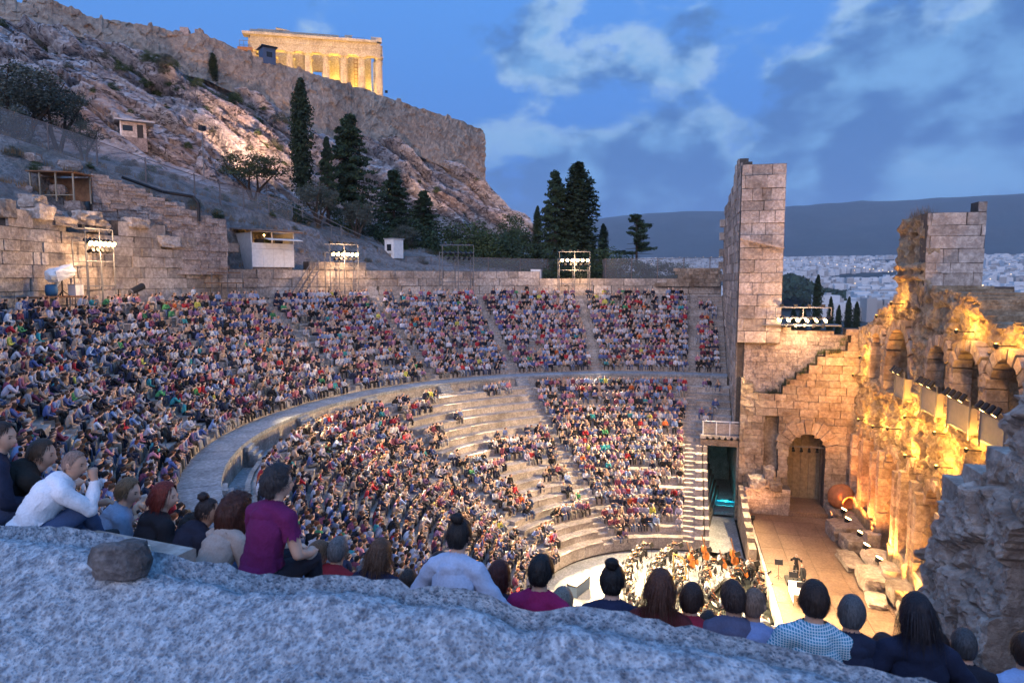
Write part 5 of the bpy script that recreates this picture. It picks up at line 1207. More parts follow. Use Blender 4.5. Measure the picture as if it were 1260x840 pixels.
for k in range(300):
    px = rc.uniform(1205, 1400); dp = rc.uniform(420, 900); q = at(px, 360, dp); pts.append((q[0], q[1], gz(q[0], q[1])+14*math.exp(-((px-1225)/30)**2), rc.uniform(8, 12), rc.uniform(12, 20)))
far_wood('park_trees', 'dark trees to the right of the facade fragment', pts, 70, 5, 3.0)
for k, (px, pt, w, d) in enumerate(((1003, 340, 9, 150), (1020, 366, 6, 160), (986, 374, 8, 150), (1042, 366, 7, 170), (1052, 372, 7, 165), (975, 380, 8, 150), (1030, 376, 6, 160))):
    q = at(px, 430, d); tree('cypress_tree', 'cypress', q, (430-pt)/840*d, w/840*d/.2*1.3, ['tall cypress beyond the arch wall, highest of its group', 'slim cypress right of the highest one beyond the arch wall', 'cypress left of the highest one beyond the arch wall', 'cypress near the facade corner beyond the wall', 'last cypress beside the facade edge', 'short cypress closest to the tall pier', 'cypress between the slim pair beyond the wall'][k], var=k % 3)
# ------------------------------------------------------------------ people: skeleton -> skin -> regions
def V_(*a): return Vector(a)
def skel(lean=12, arms='lap', legs='sit', yaw=0, nod=8, side=0, fingers=False, head=True, spread=.1, bend=10):
    J, E, LB = {}, [], {}
    l = R(lean); up = V_(math.sin(l), math.sin(R(side)), math.cos(l)); l2 = l+R(bend); up2 = V_(math.sin(l2), math.sin(R(side)), math.cos(l2)); fwd = V_(math.cos(l), 0, -math.sin(l))
    def j(n, p, r, r2=None, par=None, lab=None):
        J[n] = (Vector(p), r, r2 or r)
        if par: E.append((par, n)); LB[(par, n)] = lab
    stand = legs == 'stand'; p0 = V_(0, 0, .95 if stand else .11)
    j('pel', p0, .15, .12); j('bel', p0+up*.16, .135, .105, 'pel', 'torso'); ch = p0+up*.20+up2*.14; j('che', ch, .155, .115, 'bel', 'torso')
    sh = ch+up2*.12; j('upc', sh, .12, .09, 'che', 'torso'); nk = sh+up2*.09; j('nck', nk, .058, None, 'upc', 'neck')
    a = R(yaw); hf = V_(math.cos(a), math.sin(a), -math.sin(R(nod))).normalized(); hb = nk+up2*.048+hf*.012; j('hb', hb, .055, None, 'nck', 'neck')
    hc = hb+V_(0, 0, .085)+hf*.018
    if head: j('hc', hc, .082, .088, 'hb', 'head'); j('ht', hc+V_(0, 0, .065)-hf*.012, .072, .078, 'hc', 'head')
    for s, S in ((1, 'L'), (-1, 'R')):
        so_ = sh+V_(0, s*.165, -.015); j('sh'+S, so_, .062, .058, 'upc', 'torso')
        if arms == 'lap': el, wr, hd = so_+V_(.03, s*.07, -.27), so_+V_(.24, -s*.02, -.36), so_+V_(.32, -s*.07, -.37)
        elif arms == 'knees': el, wr, hd = so_+V_(.17, s*.04, -.22), so_+V_(.33, -s*.09, -.15), so_+V_(.39, -s*.13, -.13)
        elif arms == 'cross': el, wr, hd = so_+V_(.07, s*.08, -.27), so_+V_(.22, -s*.14, -.20), so_+V_(.20, -s*.24, -.17)
        elif arms == 'chin': el, wr, hd = (so_+V_(.20, s*.03, -.20), so_+V_(.26, -s*.08, .03), so_+V_(.25, -s*.11, .11)) if s == -1 else (so_+V_(.10, s*.05, -.26), so_+V_(.30, -s*.05, -.24), so_+V_(.37, -s*.08, -.23))
        elif arms == 'violin': el, wr, hd = (so_+V_(.20, s*.10, -.14), so_+V_(.36, s*.10, .03), so_+V_(.40, s*.08, .09)) if s == 1 else (so_+V_(.14, s*.22, -.12), so_+V_(.32, s*.10, .03), so_+V_(.37, s*.06, .05))
        elif arms == 'cello': el, wr, hd = (so_+V_(.18, s*.14, -.14), so_+V_(.28, s*.02, .08), so_+V_(.28, -s*.03, .15)) if s == 1 else (so_+V_(.16, s*.16, -.20), so_+V_(.34, s*.08, -.34), so_+V_(.40, s*.04, -.36))
        elif arms == 'raise': el, wr, hd = so_+V_(.16, s*.14, -.10), so_+V_(.34, s*.12, .12), so_+V_(.38, s*.10, .20)
        elif arms == 'down': el, wr, hd = so_+V_(-.02, s*.05, -.29), so_+V_(.06, s*.04, -.54), so_+V_(.09, s*.03, -.62)
        elif arms == 'wide': el, wr, hd = so_+V_(.02, s*.16, -.22), so_+V_(.16, s*.22, -.38), so_+V_(.22, s*.20, -.43)
        j('el'+S, el, .044, None, 'sh'+S, 'uarm'); j('wr'+S, wr, .029, .025, 'el'+S, 'farm'); j('hd'+S, hd, .040, .020, 'wr'+S, 'hand')
        if fingers:
            d = (hd-wr).normalized(); sd_ = d.cross(V_(0, 0, 1)).normalized(); dn = sd_.cross(d)
            for q in range(4):
                b = hd+sd_*(.030-.02*q)+d*.012; m1 = b+d*(.032-.004*abs(q-1.3))-V_(0, 0, .006); m2 = m1+d*.018-V_(0, 0, .022)
                j(f'f{q}{S}', b, .011, None, 'hd'+S, 'hand'); j(f'g{q}{S}', m1, .009, None, f'f{q}{S}', 'hand'); j(f'h{q}{S}', m2, .0075, None, f'g{q}{S}', 'hand')
            t1 = hd-d*.01-sd_*.035*s; j('t'+S, t1, .012, None, 'hd'+S, 'hand'); j('u'+S, t1+d*.035-sd_*.012*s, .009, None, 't'+S, 'hand')
        hp = p0+V_(.02, s*.09, -.02); j('hp'+S, hp, .098, .092, 'pel', 'thigh')
        if stand: kn, an, to = p0+V_(.03, s*.10, -.46), p0+V_(0, s*.11, -.87), p0+V_(.13, s*.12, -.91)
        elif legs == 'cross' and s == -1: kn, an, to = V_(.44, -.02, .22), V_(.56, .14, -.10), V_(.68, .18, -.12)
        elif legs == 'wide': kn, an, to = V_(.42, s*.20, .12), V_(.46, s*.20, -.34), V_(.60, s*.24, -.39)
        else: kn, an, to = V_(.44, s*spread, .10), V_(.46, s*(spread+.01), -.34), V_(.59, s*(spread+.03), -.39)
        j('kn'+S, kn, .064, None, 'hp'+S, 'thigh'); j('an'+S, an, .040, None, 'kn'+S, 'shin'); j('to'+S, to, .042, .028, 'an'+S, 'shoe')
    return J, E, LB, hc, hf
def grow(sk, sub, lite=False):
    J, E, LB, hc, hf = sk
    if lite:
        E = [e for e in E if e[1][:2] not in ('hd', 'to')]; J = {k: v for k, v in J.items() if k[:2] not in ('hd', 'to')}
        for mid, a_, b_ in (('bel', 'pel', 'che'), ('hb', 'nck', 'hc')): E = [e for e in E if mid not in e]+[(a_, b_)]; J.pop(mid)
    names = list(J); ix = {n: i for i, n in enumerate(names)}
    me = bpy.data.meshes.new('tmp'); me.from_pydata([J[n][0] for n in names], [(ix[a], ix[b]) for a, b in E], []); o = bpy.data.objects.new('tmp', me); COL.objects.link(o)
    m_ = o.modifiers.new('s', 'SKIN'); m_.branch_smoothing = .35; m_.use_smooth_shade = True
    lay = me.skin_vertices[0].data if me.skin_vertices else None
    if lay is None:
        bm = bmesh.new(); bm.from_mesh(me); bm.verts.layers.skin.verify(); bm.to_mesh(me); bm.free(); lay = me.skin_vertices[0].data
    for i, n in enumerate(names): lay[i].radius = J[n][1:3]; lay[i].use_root = (n == 'pel')
    if sub: s_ = o.modifiers.new('u', 'SUBSURF'); s_.levels = s_.render_levels = sub
    dg = bpy.context.evaluated_depsgraph_get(); ev = o.evaluated_get(dg); em = ev.to_mesh()
    V = np.array([v.co[:] for v in em.vertices]); F = [tuple(p.vertices) for p in em.polygons]; Nn = np.array([v.normal[:] for v in em.vertices]); ev.to_mesh_clear()
    bpy.data.objects.remove(o); bpy.data.meshes.remove(me); return V, F, Nn
def regions(V, sk):
    J, E, LB, hc, hf = sk; best = np.full(len(V), 1e9); lab = np.zeros(len(V), int); REG = ['torso', 'neck', 'head', 'uarm', 'farm', 'hand', 'thigh', 'shin', 'shoe']
    for a, b in E:
        A, B = np.array(J[a][0]), np.array(J[b][0]); d = B-A; t = np.clip(((V-A)@d)/(d@d+1e-9), 0, 1); P = A+t[:, None]*d; rr_ = J[a][1]*(1-t)+J[b][1]*t
        q = np.linalg.norm(V-P, axis=1)-rr_; w = q < best; best[w] = q[w]; lab[w] = REG.index(LB[(a, b)])
    return np.array(REG)[lab]
def is_hair(P, hc, hf, long_=False):
    d = P-np.array(hc); f = d@np.array(hf); return (f < .018+.35*np.clip(d[:, 2]-.03, 0, 1)) & (d[:, 2] > (-.09 if long_ else -.045)) | (d[:, 2] > .085)
SKINS = [(.55, .33, .23), (.48, .28, .19), (.60, .38, .28), (.42, .24, .16)]
HAIRS = [(.025, .016, .012), (.05, .028, .018), (.09, .05, .03), (.012, .010, .010), (.22, .14, .07), (.30, .29, .28), (.14, .045, .02)]
TOPS = [((.46, .44, .47), 17), ((.60, .58, .60), 7), ((.02, .025, .05), 17), ((.015, .015, .018), 17), ((.20, .20, .22), 9), ((.22, .30, .48), 6), ((.08, .11, .26), 9), ((.22, .12, .22), 10), ((.42, .03, .04), 5), ((.50, .20, .24), 6), ((.42, .29, .21), 11), ((.04, .26, .28), 2), ((.06, .24, .10), 1), ((.55, .50, .10), 1), ((.60, .14, .04), 1), ((.20, .05, .08), 8), ((.50, .44, .50), 5)]
TN = ['light grey', 'white', 'navy', 'black', 'grey', 'light blue', 'blue', 'purple', 'red', 'pink', 'beige', 'teal', 'green', 'yellow', 'orange', 'maroon', 'lilac']
LEGS = [((.03, .035, .06), 'dark'), ((.02, .02, .022), 'black'), ((.09, .12, .20), 'denim'), ((.22, .19, .15), 'khaki'), ((.30, .29, .29), 'grey'), ((.05, .04, .035), 'brown')]
def pick(r): 
    t = r.uniform(0, sum(w for _, w in TOPS))
    for i, (c, w) in enumerate(TOPS):
        t -= w
        if t <= 0: return i
    return 0
POSES = [dict(lean=8, arms='lap'), dict(lean=22, arms='knees', legs='wide', bend=18), dict(lean=4, arms='cross', legs='cross'), dict(lean=12, arms='lap', yaw=25, nod=4), dict(lean=15, arms='lap', legs='cross', yaw=-20), dict(lean=28, arms='chin', bend=14, legs='wide')]
# low template arrays for the joined crowd
CR = []
for ps in POSES:
    sk = skel(**ps); V0, F0, N0 = grow(sk, 0, True); FT = []
    for f in F0: FT += [(f[0], f[i], f[i+1]) for i in range(1, len(f)-1)]
    FT = np.array(FT); cen = V0[FT].mean(1); rg = regions(cen, sk); hair = is_hair(cen, sk[3], sk[4], True) & ((rg == 'head') | (rg == 'neck')) & (((cen-np.array(sk[3])) @ np.array(sk[4])) < .035)
    cat = np.select([hair, (rg == 'torso') | (rg == 'uarm'), rg == 'farm', (rg == 'thigh') | (rg == 'shin'), rg == 'shoe'], [3, 1, 4, 2, 5], 0)
    CR.append((V0, FT, cat))
# mid templates: shared meshes for separately built people
def cloth_from(V, F, Nn, keep, off, name, mat, smooth_=True, extra=None):
    idx = {}; VV, FF = [], []
    for f in F:
        if not keep(f): continue
        g = []
        for i in f:
            if i not in idx: idx[i] = len(VV); VV.append(V[i]+Nn[i]*(off if np.isscalar(off) else off[i]))
            g.append(idx[i])
        FF.append(g)
    return mesh(name, VV, FF, mat, smooth_) if VV else None
def build_template(ps, sub=1, long_hair=False, sleeves=True, skirt=False, mats=('cloth', 'skin', 'hairm'), hairoff=.018):
    sk = skel(**ps); V0, F0, N0 = grow(sk, sub); rg = regions(V0, sk); hr = is_hair(V0, sk[3], sk[4], long_hair) & np.isin(rg, ['head', 'neck'] if long_hair else ['head'])
    top = np.isin(rg, ['torso', 'uarm']+(['farm'] if sleeves else [])); leg = np.isin(rg, ['thigh', 'shin']); hip = (rg == 'torso') & (V0[:, 2] < (1.02 if ps.get('legs') == 'stand' else .16)); sho = rg == 'shoe'
    out = {'body': mesh('body', V0, F0, M[mats[1]], True)}
    out['top'] = cloth_from(V0, F0, N0, lambda f: sum(top[i] for i in f) >= len(f)-1, .014, 'shirt', M[mats[0]])
    out['trousers'] = cloth_from(V0, F0, N0, lambda f: sum(leg[i] or hip[i] for i in f) >= len(f)-1, .011, 'trousers', M[mats[0]])
    out['shoes'] = cloth_from(V0, F0, N0, lambda f: all(sho[i] for i in f), .008, 'shoes', M[mats[0]])
    out['hair'] = cloth_from(V0, F0, N0, lambda f: all(hr[i] for i in f), hairoff, 'hair', M[mats[2]])
    return out, sk
MT = [build_template(ps, 1)[0] for ps in POSES]
MTL = [build_template(ps, 1, True)[0] for ps in POSES[:4]]
def put_person(tpl, loc, rz, colors, label, group=None, scale=1.0, name='person', cat='person'):
    b = ob(name, tpl['body'], None, loc, (0, 0, rz), (scale,)*3, colors['skin']); tag(b, label, cat, group)
    for k, nm in (('top', 'shirt'), ('trousers', 'trousers'), ('hair', 'hair'), ('shoes', 'shoes')):
        if tpl.get(k) and not (k == 'hair' and colors['hair'] is None): ob(nm, tpl[k], b, None, None, None, colors[k])
    return b
# ------------------------------------------------------------------ fill the seats
pr = random.Random(77)
seats = []
def rockline(px): return float(np.interp(px, [0, 110, 190, 300, 430, 520, 640, 700, 850, 900, 1000, 1060, 1150], [643, 655, 685, 710, 705, 725, 735, 745, 765, 780, 800, 815, 835]))
def gap_noise(a, k, s): return noise.noise(Vector((a*.12, k*.35, s)))
SPARSE = {18: [(40, 47), (58, 62), (66, 72)], 17: [(62, 72)], 16: [(69, 72)], 15: [(56, 58.5), (70.5, 72)], 14: [(64, 72)], 13: [(66, 72), (37, 39)], 12: [(37, 52), (70, 72)], 11: [(37, 56), (68, 72)], 10: [(37, 54), (60, 72)], 9: [(36.5, 41), (44, 49), (56, 72)], 8: [(38, 42), (60, 72)], 7: [(37, 46), (58, 72)], 6: [(37, 41), (50, 52), (60, 72)], 5: [(40, 43), (57, 72)], 4: [(36.8, 42), (60, 66)], 3: [(38, 57)], 2: [(58, 72)], 1: [(60, 72)], 0: [(66, 72)]}
def ahash(a, k): return (math.sin(a*12.9898+k*78.233)*43758.5453) % 1
for tier, RRR, ZZZ, aisl in (('lower', LR, LZ, LA), ('upper', UR, UZ, UA)):
    for k, (r, z) in enumerate(zip(RRR, ZZZ)):
        aw = math.degrees(.56/r); a = amin(r, tier == 'lower')+math.degrees(.5/r); st = math.degrees(.475/r)
        while a < 178:
            a += st*pr.uniform(.86, 1.02)
            if any(abs(a-q) < aw for q in aisl): continue
            prob = .965
            if tier == 'lower':
                if 36 < a < 72: prob = .96 if any(p0_ <= a <= p1_ for p0_, p1_ in SPARSE.get(k, [])) else .0
                elif a < -1.2: prob = .6 if k > 17 else .12
                elif k == 0: prob = .25 if a < 36 else .4
                elif a < 36 and k < 5: prob = .88 if a < 30 else .5
                elif a < 36 and k in (4, 5, 6) and a < 8: prob = .25
                if 19.5 < r and a < -1.2: prob = .35 if k > 13 else .08
            else:
                if a < -1.2: prob = .9 if k < 9 else (.55 if k < 12 else .15)
                elif a < 17 and k > 11: prob = .68
                elif k == 14: prob = .8
            if gap_noise(a, k, 1 if tier == 'lower' else 2) < -.42: prob *= .35
            if pr.random() > prob: continue
            x, y, zz = pol(r, a, z); h = pj((x, y, zz+.7))
            d = h[2]
            if d < 1 or h[0] < -120 or h[0] > 1420: continue
            if (x+42)**2+(y-1.1)**2 < 8.3**2 or h[1] > rockline(max(0, min(1150, h[0])))+55: continue
            seats.append([tier, k, a, x, y, zz, h[0], h[1], d])
vis = [s for s in seats if -12 < s[6] < 1270 and s[7] < rockline(max(0, min(1150, s[6])))+12 and not (s[6] > 1000)]
vis.sort(key=lambda s: s[8]); single = vis[:196]; sset = set(id(s) for s in single)
ORD = ['lowest', 'second', 'third', 'fourth', 'fifth', 'sixth', 'seventh', 'eighth', 'ninth', 'tenth', 'eleventh', 'twelfth', 'thirteenth', 'fourteenth', 'fifteenth', 'sixteenth', 'seventeenth', 'eighteenth', 'topmost']
HN = ['dark brown', 'brown', 'light brown', 'black', 'blond', 'grey', 'reddish']
cnt = {}
single.sort(key=lambda s: (s[0], s[1], s[2]))
for s in single:
    tier, k, a, x, y, zz, px, py, d = s; al = LA if tier == 'lower' else UA; na_ = max([i for i, q in enumerate(al) if q < a], default=0)
    key = (tier, k, na_); cnt[key] = cnt.get(key, 0)+1; ti, li, hi, si = pick(pr), pr.randrange(len(LEGS)), pr.choice([0, 0, 1, 1, 2, 3, 3, 4, 5, 6]), pr.randrange(4)
    p = pr.randrange(6); lng = pr.random() < .4 and p < 4
    lab = f"{HN[hi]}-haired person in {TN[ti]} top, {ORD[min(k, 18)]} {tier} bench, {['first','second','third','fourth','fifth','sixth','seventh','eighth','ninth','tenth'][min(9, cnt[key]-1)] if cnt[key] <= 10 else str(cnt[key])+'th'} seat past {['first','second','third','fourth','fifth','sixth','seventh','eighth','ninth','tenth'][na_]} aisle"
    put_person((MTL if lng else MT)[p], (x, y, zz), R(a+180)+pr.uniform(-.25, .25)+.25*(a > 90), dict(skin=SKINS[si], top=TOPS[ti][0], trousers=LEGS[li][0], hair=HAIRS[hi], shoes=(.03, .025, .02)), lab, 'audience on the benches', pr.uniform(.93, 1.06))
# the rest of the crowd: one joined mesh with colour per face
rest = [s for s in seats if id(s) not in sset]
mt, t, p = newmat('crowd_clothes'); at_ = t.nodes.new('ShaderNodeAttribute'); at_.attribute_name = 'tint'; t.links.new(at_.outputs['Color'], p.inputs['Base Color']); p.inputs['Roughness'].default_value = .85; M['crowd'] = mt
VV, FF, CC, off = [], [], [], 0
for s in rest:
    tier, k, a, x, y, zz, px, py, d = s; V0, F0, cat = CR[pr.randrange(6)]; sc_ = pr.uniform(.92, 1.08); th = R(a+180)+pr.uniform(-.3, .3)+(.25 if a > 90 else 0); c_, s_ = math.cos(th), math.sin(th); W_ = sc_*pr.uniform(.95, 1.12)
    V = np.stack([V0[:, 0]*c_*sc_-V0[:, 1]*s_*W_+x, V0[:, 0]*s_*sc_+V0[:, 1]*c_*W_+y, V0[:, 2]*sc_+zz], 1)
    skc = np.array(SKINS[pr.randrange(4)])*pr.uniform(.85, 1.15); tc_ = np.array(TOPS[pick(pr)][0])*pr.uniform(.75, 1.2); lc = np.array(LEGS[pr.randrange(6)][0]); hc_ = np.array(HAIRS[pr.choice([0, 0, 1, 1, 2, 3, 3, 4, 5, 6])]); pal = np.array([skc, tc_, lc, hc_, tc_ if pr.random() < .6 else skc, (.03, .025, .02)])
    VV.append(V); FF.append(F0+off); off += len(V0); CC.append(pal[cat])
me = mesh('audience_crowd', np.concatenate(VV), np.concatenate(FF), M['crowd'], True); C_ = np.clip(np.concatenate(CC), 0, 1); attr = me.color_attributes.new('tint', 'FLOAT_COLOR', 'CORNER')
col_ = np.ones((len(C_), 3, 4), np.float32); col_[:, :, :3] = C_[:, None, :]; attr.data.foreach_set('color', col_.ravel()); tag(ob('audience_crowd', me), 'thousands of seated people filling both tiers', kind='stuff')
print('seats', len(seats), 'crowd tris', len(C_))
# ------------------------------------------------------------------ instruments
def fiddle_mesh():
    pts = []; n = 40
    for i in range(n):
        a = 2*math.pi*i/n; w = .085+.020*math.cos(2*a)*0; x = .175*math.cos(a); wl = .10 if x < 0 else .082; waist = 1-.34*math.exp(-((x-.01)/.045)**2); pts.append((x, wl*math.sin(a)*waist*1.05+0))
    mb = MB(); mb.prism(pts, -.018, .018); return mb
fb_m = fiddle_mesh(); ME = {}
ME['body'] = mesh('body', fb_m.V, fb_m.F, M['varnish'])
mb = MB(); mb.box((.28, 0, .02), (.30, .022, .02)); ME['neck'] = mesh('neck', mb.V, mb.F, M['timber'])
mb = MB(); mb.box((.02, 0, .035), (.008, .06, .03)); ME['bridge'] = mesh('bridge', mb.V, mb.F, M['canvas']); mb = MB(); mb.tube((-.38, 0, 0), (.38, 0, .012), .006, .004, 5); mb.box((-.34, 0, 0), (.05, .02, .02)); ME['bow'] = mesh('bow', mb.V, mb.F, M['timber'])
def instrument(kind, loc, M3, s, label, group):
    t = thing(kind, label, kind.replace('_', ' '), loc, 0, group); t.rotation_euler = M3.to_euler(); t.scale = (s,)*3
    ob('body', ME['body'], t, None, None, (1, 1, 1 if kind == 'violin' else 1.9)); ob('bridge', ME['bridge'], t, None, None, (1, 1, 1.4)); ob('neck', ME['neck'], t, (0, 0, 0 if kind == 'violin' else .02)); ob('bow', ME['bow'], t, (.03, 0, .05), (0, 0, R(80)), (1 if kind == 'violin' else .5,)*3); return t
# templates for musicians
TP = {k: build_template(dict(lean=8, arms=k if k != 'wind' else 'raise', legs='wide' if k == 'cello' else 'sit', nod=12), 1)[0] for k in ('violin', 'cello', 'wind')}
mb = MB(); mb.box((0, 0, .0), (.42, .42, .04)); mb.box((-.2, 0, .28), (.04, .40, .3)); ch_seat = mesh('seat', mb.V, mb.F, M['black'])
mb = MB(); mb.tube((0, 0, -.42), (0, 0, 0), .014, n=5); ch_leg = mesh('leg', mb.V, mb.F, M['black'])
mb = MB(); mb.tube((0, 0, 0), (0, 0, 1.0), .014, n=5); [mb.tube((0, 0, .25), (.25*math.cos(q*2.1), .25*math.sin(q*2.1), 0), .012, n=4) for q in range(3)]; st_pole = mesh('stand', mb.V, mb.F, M['black'])
mb = MB(); mb.box((0, 0, 1.12), (.04, .5, .34), 0, -.5); st_desk = mesh('desk', mb.V, mb.F, M['black']); mb = MB(); mb.box((-.035, 0, 1.14), (.01, .44, .29), 0, -.5); st_sheet = mesh('sheet_music', mb.V, mb.F, M['paper'])
pm = random.Random(5); mus = []
CX, CY = 3.2, -6.9            # the conductor
def musician(x, y, kind, i, z=.02, row=''):
    rz = math.atan2(CY-y, CX-x); c_, s_ = math.cos(rz), math.sin(rz); z0 = z+.45
    hcol = pm.choice([HAIRS[0], HAIRS[1], HAIRS[5], HAIRS[4], HAIRS[3], HAIRS[2]]); white = pm.random() < .30
    who = {'violin': 'violinist', 'cello': 'cellist', 'bass': 'double bass player', 'wind': 'wind player'}[kind]
    top = (.55, .55, .53) if white else (.025, .025, .03)
    put_person(TP['cello' if kind in ('cello', 'bass') else 'violin' if kind == 'violin' else 'wind'], (x, y, z0), rz, dict(skin=SKINS[pm.randrange(4)], top=top, trousers=(.02, .02, .022), hair=hcol, shoes=(.01, .01, .01)), f"seated {who} in {'white' if white else 'black'}, {row}", 'orchestra players', 1.0)
    t = thing('chair', f'black chair under the {who}, {row}', 'chair', (x, y, z0-.02), rz, 'orchestra chairs'); ob('seat', ch_seat, t)
    for dx in (-.19, .19):
        for dy in (-.19, .19): ob('leg', ch_leg, t, (dx, dy, 0))
    if i % 2 == 0: t = thing('music_stand', f'black music stand before the {who}, {row}', 'music stand', (x+c_*.85, y+s_*.85, z), rz, 'orchestra music stands'); ob('stand', st_pole, t); ob('desk', st_desk, t); ob('sheet_music', st_sheet, t)
    def W(dx, dy, dz): return (x+c_*dx-s_*dy, y+s_*dx+c_*dy, z0+dz)
    Rz = Matrix.Rotation(rz, 3, 'Z')
    if kind == 'violin': instrument('violin', W(.22, .14, .60), Rz @ Matrix.Rotation(R(18), 3, 'Z') @ Matrix.Rotation(R(-14), 3, 'Y'), 1.0, f'reddish violin of the violinist, {row}', 'violins of the orchestra')
    elif kind == 'cello': instrument('cello', W(.42, .02, .12), Rz @ Matrix.Rotation(R(-118), 3, 'Y') @ Matrix.Rotation(R(180), 3, 'Z') @ Matrix.Rotation(R(180), 3, 'X') @ Matrix.Rotation(R(180), 3, 'Z'), 2.15, f'orange cello of the cellist, {row}', 'cellos of the orchestra')
    elif kind == 'bass': instrument('double_bass', W(.45, .05, .28), Rz @ Matrix.Rotation(R(-110), 3, 'Y') @ Matrix.Rotation(R(180), 3, 'Z') @ Matrix.Rotation(R(180), 3, 'X') @ Matrix.Rotation(R(180), 3, 'Z'), 3.1, f'large orange double bass, {row}', 'double basses of the orchestra')
    else:
        t = thing('clarinet', 'thin dark clarinet held by a wind player', 'clarinet', W(.26, 0, .58), 0, 'clarinets of the orchestra'); t.rotation_euler = (Rz @ Matrix.Rotation(R(140), 3, 'Y')).to_euler(); MB().tube((0, 0, 0), (0, 0, .6), .013, .016).build('tube', M['black'], t); MB().tube((0, 0, .6), (0, 0, .68), .016, .035).build('bell', M['black'], t)
n_m = 0
RN = ['front orchestra row', 'second orchestra row', 'third orchestra row', 'fourth orchestra row', 'fifth orchestra row', 'back orchestra row']
for ri, rad_ in enumerate((2.6, 4.3, 6.0, 7.7, 9.4, 11.1)):
    st_ = 1.05/rad_; a = R(12); i = 0
    while a < R(168):
        a += st_; x, y = CX+rad_*math.cos(a)+pm.uniform(-.12, .12), CY+rad_*math.sin(a)+pm.uniform(-.12, .12); ad = math.degrees(a)
        if y < -4.7 or math.hypot(x, y) > 9.0 or (y < -1.2 and x > 8.6) or n_m > 76: continue
        q = pj((x, y, .9))
        if not (716 < q[0] < 965 and q[1] < 800): continue
        kind = 'bass' if q[0] > 842 and q[1] < 690 and i % 2 == 0 else 'cello' if q[0] > 838 and q[1] < 742 and i % 2 else 'wind' if (ri in (3, 4) and 95 < ad < 115) else 'violin'
        musician(x, y, kind, i, row=RN[ri]+', number '+['one','two','three','four','five','six','seven','eight','nine','ten','eleven','twelve','thirteen','fourteen','fifteen','sixteen','seventeen','eighteen','nineteen','twenty','twenty-one','twenty-two'][min(21, i)]+' from right'); n_m += 1; i += 1
print('musicians', n_m)
# conductor on a podium at the stage edge, soloist behind
TS = build_template(dict(lean=0, arms='raise', legs='stand', nod=5), 1)[0]; TS2 = build_template(dict(lean=0, arms='down', legs='stand', nod=5), 1)[0]
pd = thing('podium', 'small square podium under the conductor', 'podium', (3.1, -6.7, 1.2)); MB().box((0, 0, .1), (1.2, 1.2, .2)).build('platform', M['black'], pd); MB().tube((-.5, -.5, .2), (-.5, -.5, 1.0), .02).build('rail', M['steel'], pd); MB().tube((-.5, .5, .2), (-.5, .5, 1.0), .02).build('rail', M['steel'], pd); MB().tube((-.5, -.5, 1.0), (-.5, .5, 1.0), .02).build('rail', M['steel'], pd)
dark = dict(skin=SKINS[2], top=(.02, .02, .025), trousers=(.02, .02, .022), hair=(.6, .58, .55), shoes=(.01,)*3)
put_person(TS, (3.1, -6.7, 1.4), R(170), dark, 'grey-haired conductor in black standing on the podium with raised arms')
put_person(TS2, (2.0, -6.95, 1.2), R(120), dict(dark, hair=HAIRS[4]), 'fair-haired singer in black standing just in front of the conductor')
for k, (x, y, lab) in enumerate(((3.4, -5.7, 'thin music stand left of the conductor'), (1.6, -6.3, 'music stand with open white score before the singer'), (.2, -6.5, 'white score stand nearest the soloists'))):
    t = thing('music_stand', lab, 'music stand', (x, y, 1.2), R(180)); ob('stand', st_pole, t); ob('desk', st_desk, t); ob('sheet_music', st_sheet, t)
tb = thing('white_table', 'white-covered table with papers at the stage edge', 'table', (.6, -6.4, 1.2)); MB().box((0, 0, .74), (1.9, .8, .04)).build('tabletop', M['paper'], tb)
for sx in (-.85, .85):
    for sy in (-.35, .35): MB().box((sx, sy, .36), (.05, .05, .72)).build('leg', M['steel'], tb)
MB().box((0, .36, .45), (1.8, .02, .55)).build('cloth_front', M['paper'], tb)
gc = thing('grey_flight_case', 'long grey flight case standing at the left of the orchestra', 'case', (*on(712, 728, 2, 0)[:2], 0), R(-20)); MB().box((0, 0, .4), (1.9, .7, .7)).build('case_body', M['dkblue'], gc); MB().box((0, 0, .8), (1.96, .75, .1)).build('lid', M['black'], gc)
[MB().box((sx, sy, .03), (.1, .1, .06)).build('caster', M['black'], gc) for sx in (-.8, .8) for sy in (-.3, .3)]
hp = thing('harp', 'gilded concert harp standing among the players', 'harp', (*on(838, 712, 2, 0)[:2], 0), R(100))
mb = MB(); mb.path([(-.35, 0, .1), (-.30, 0, 1.1), (-.1, 0, 1.45), (.25, 0, 1.65), (.55, 0, 1.78)], [.05, .05, .05, .045, .04]); mb.build('neck_and_body', M['gold'], hp); MB().tube((.5, 0, .05), (.55, 0, 1.78), .045).build('pillar', M['gold'], hp); MB().box((.1, 0, .06), (.9, .3, .12)).build('base', M['gold'], hp)
mb = MB(); [mb.tube((-.33+.012*k, 0, .2+.08*k), (-.3+.08*k, 0, 1.15+.06*k), .003, n=3) for k in range(10)]; mb.build('strings', M['gold'], hp, kind='stuff')
for k, x in enumerate((-4.2, -2.0)):
    t = thing('orchestra_riser', ['low dark riser edge with white strip farther along the stage front', 'low dark riser edge with white strip nearer the conductor'][k], 'riser', (x, -5.0, 0), 0); MB().box((0, 0, .1), (2.1, .25, .2)).build('edge_board', M['black'], t); MB().box((0, 0, .22), (2.1, .08, .03)).build('white_strip', M['paper'], t)
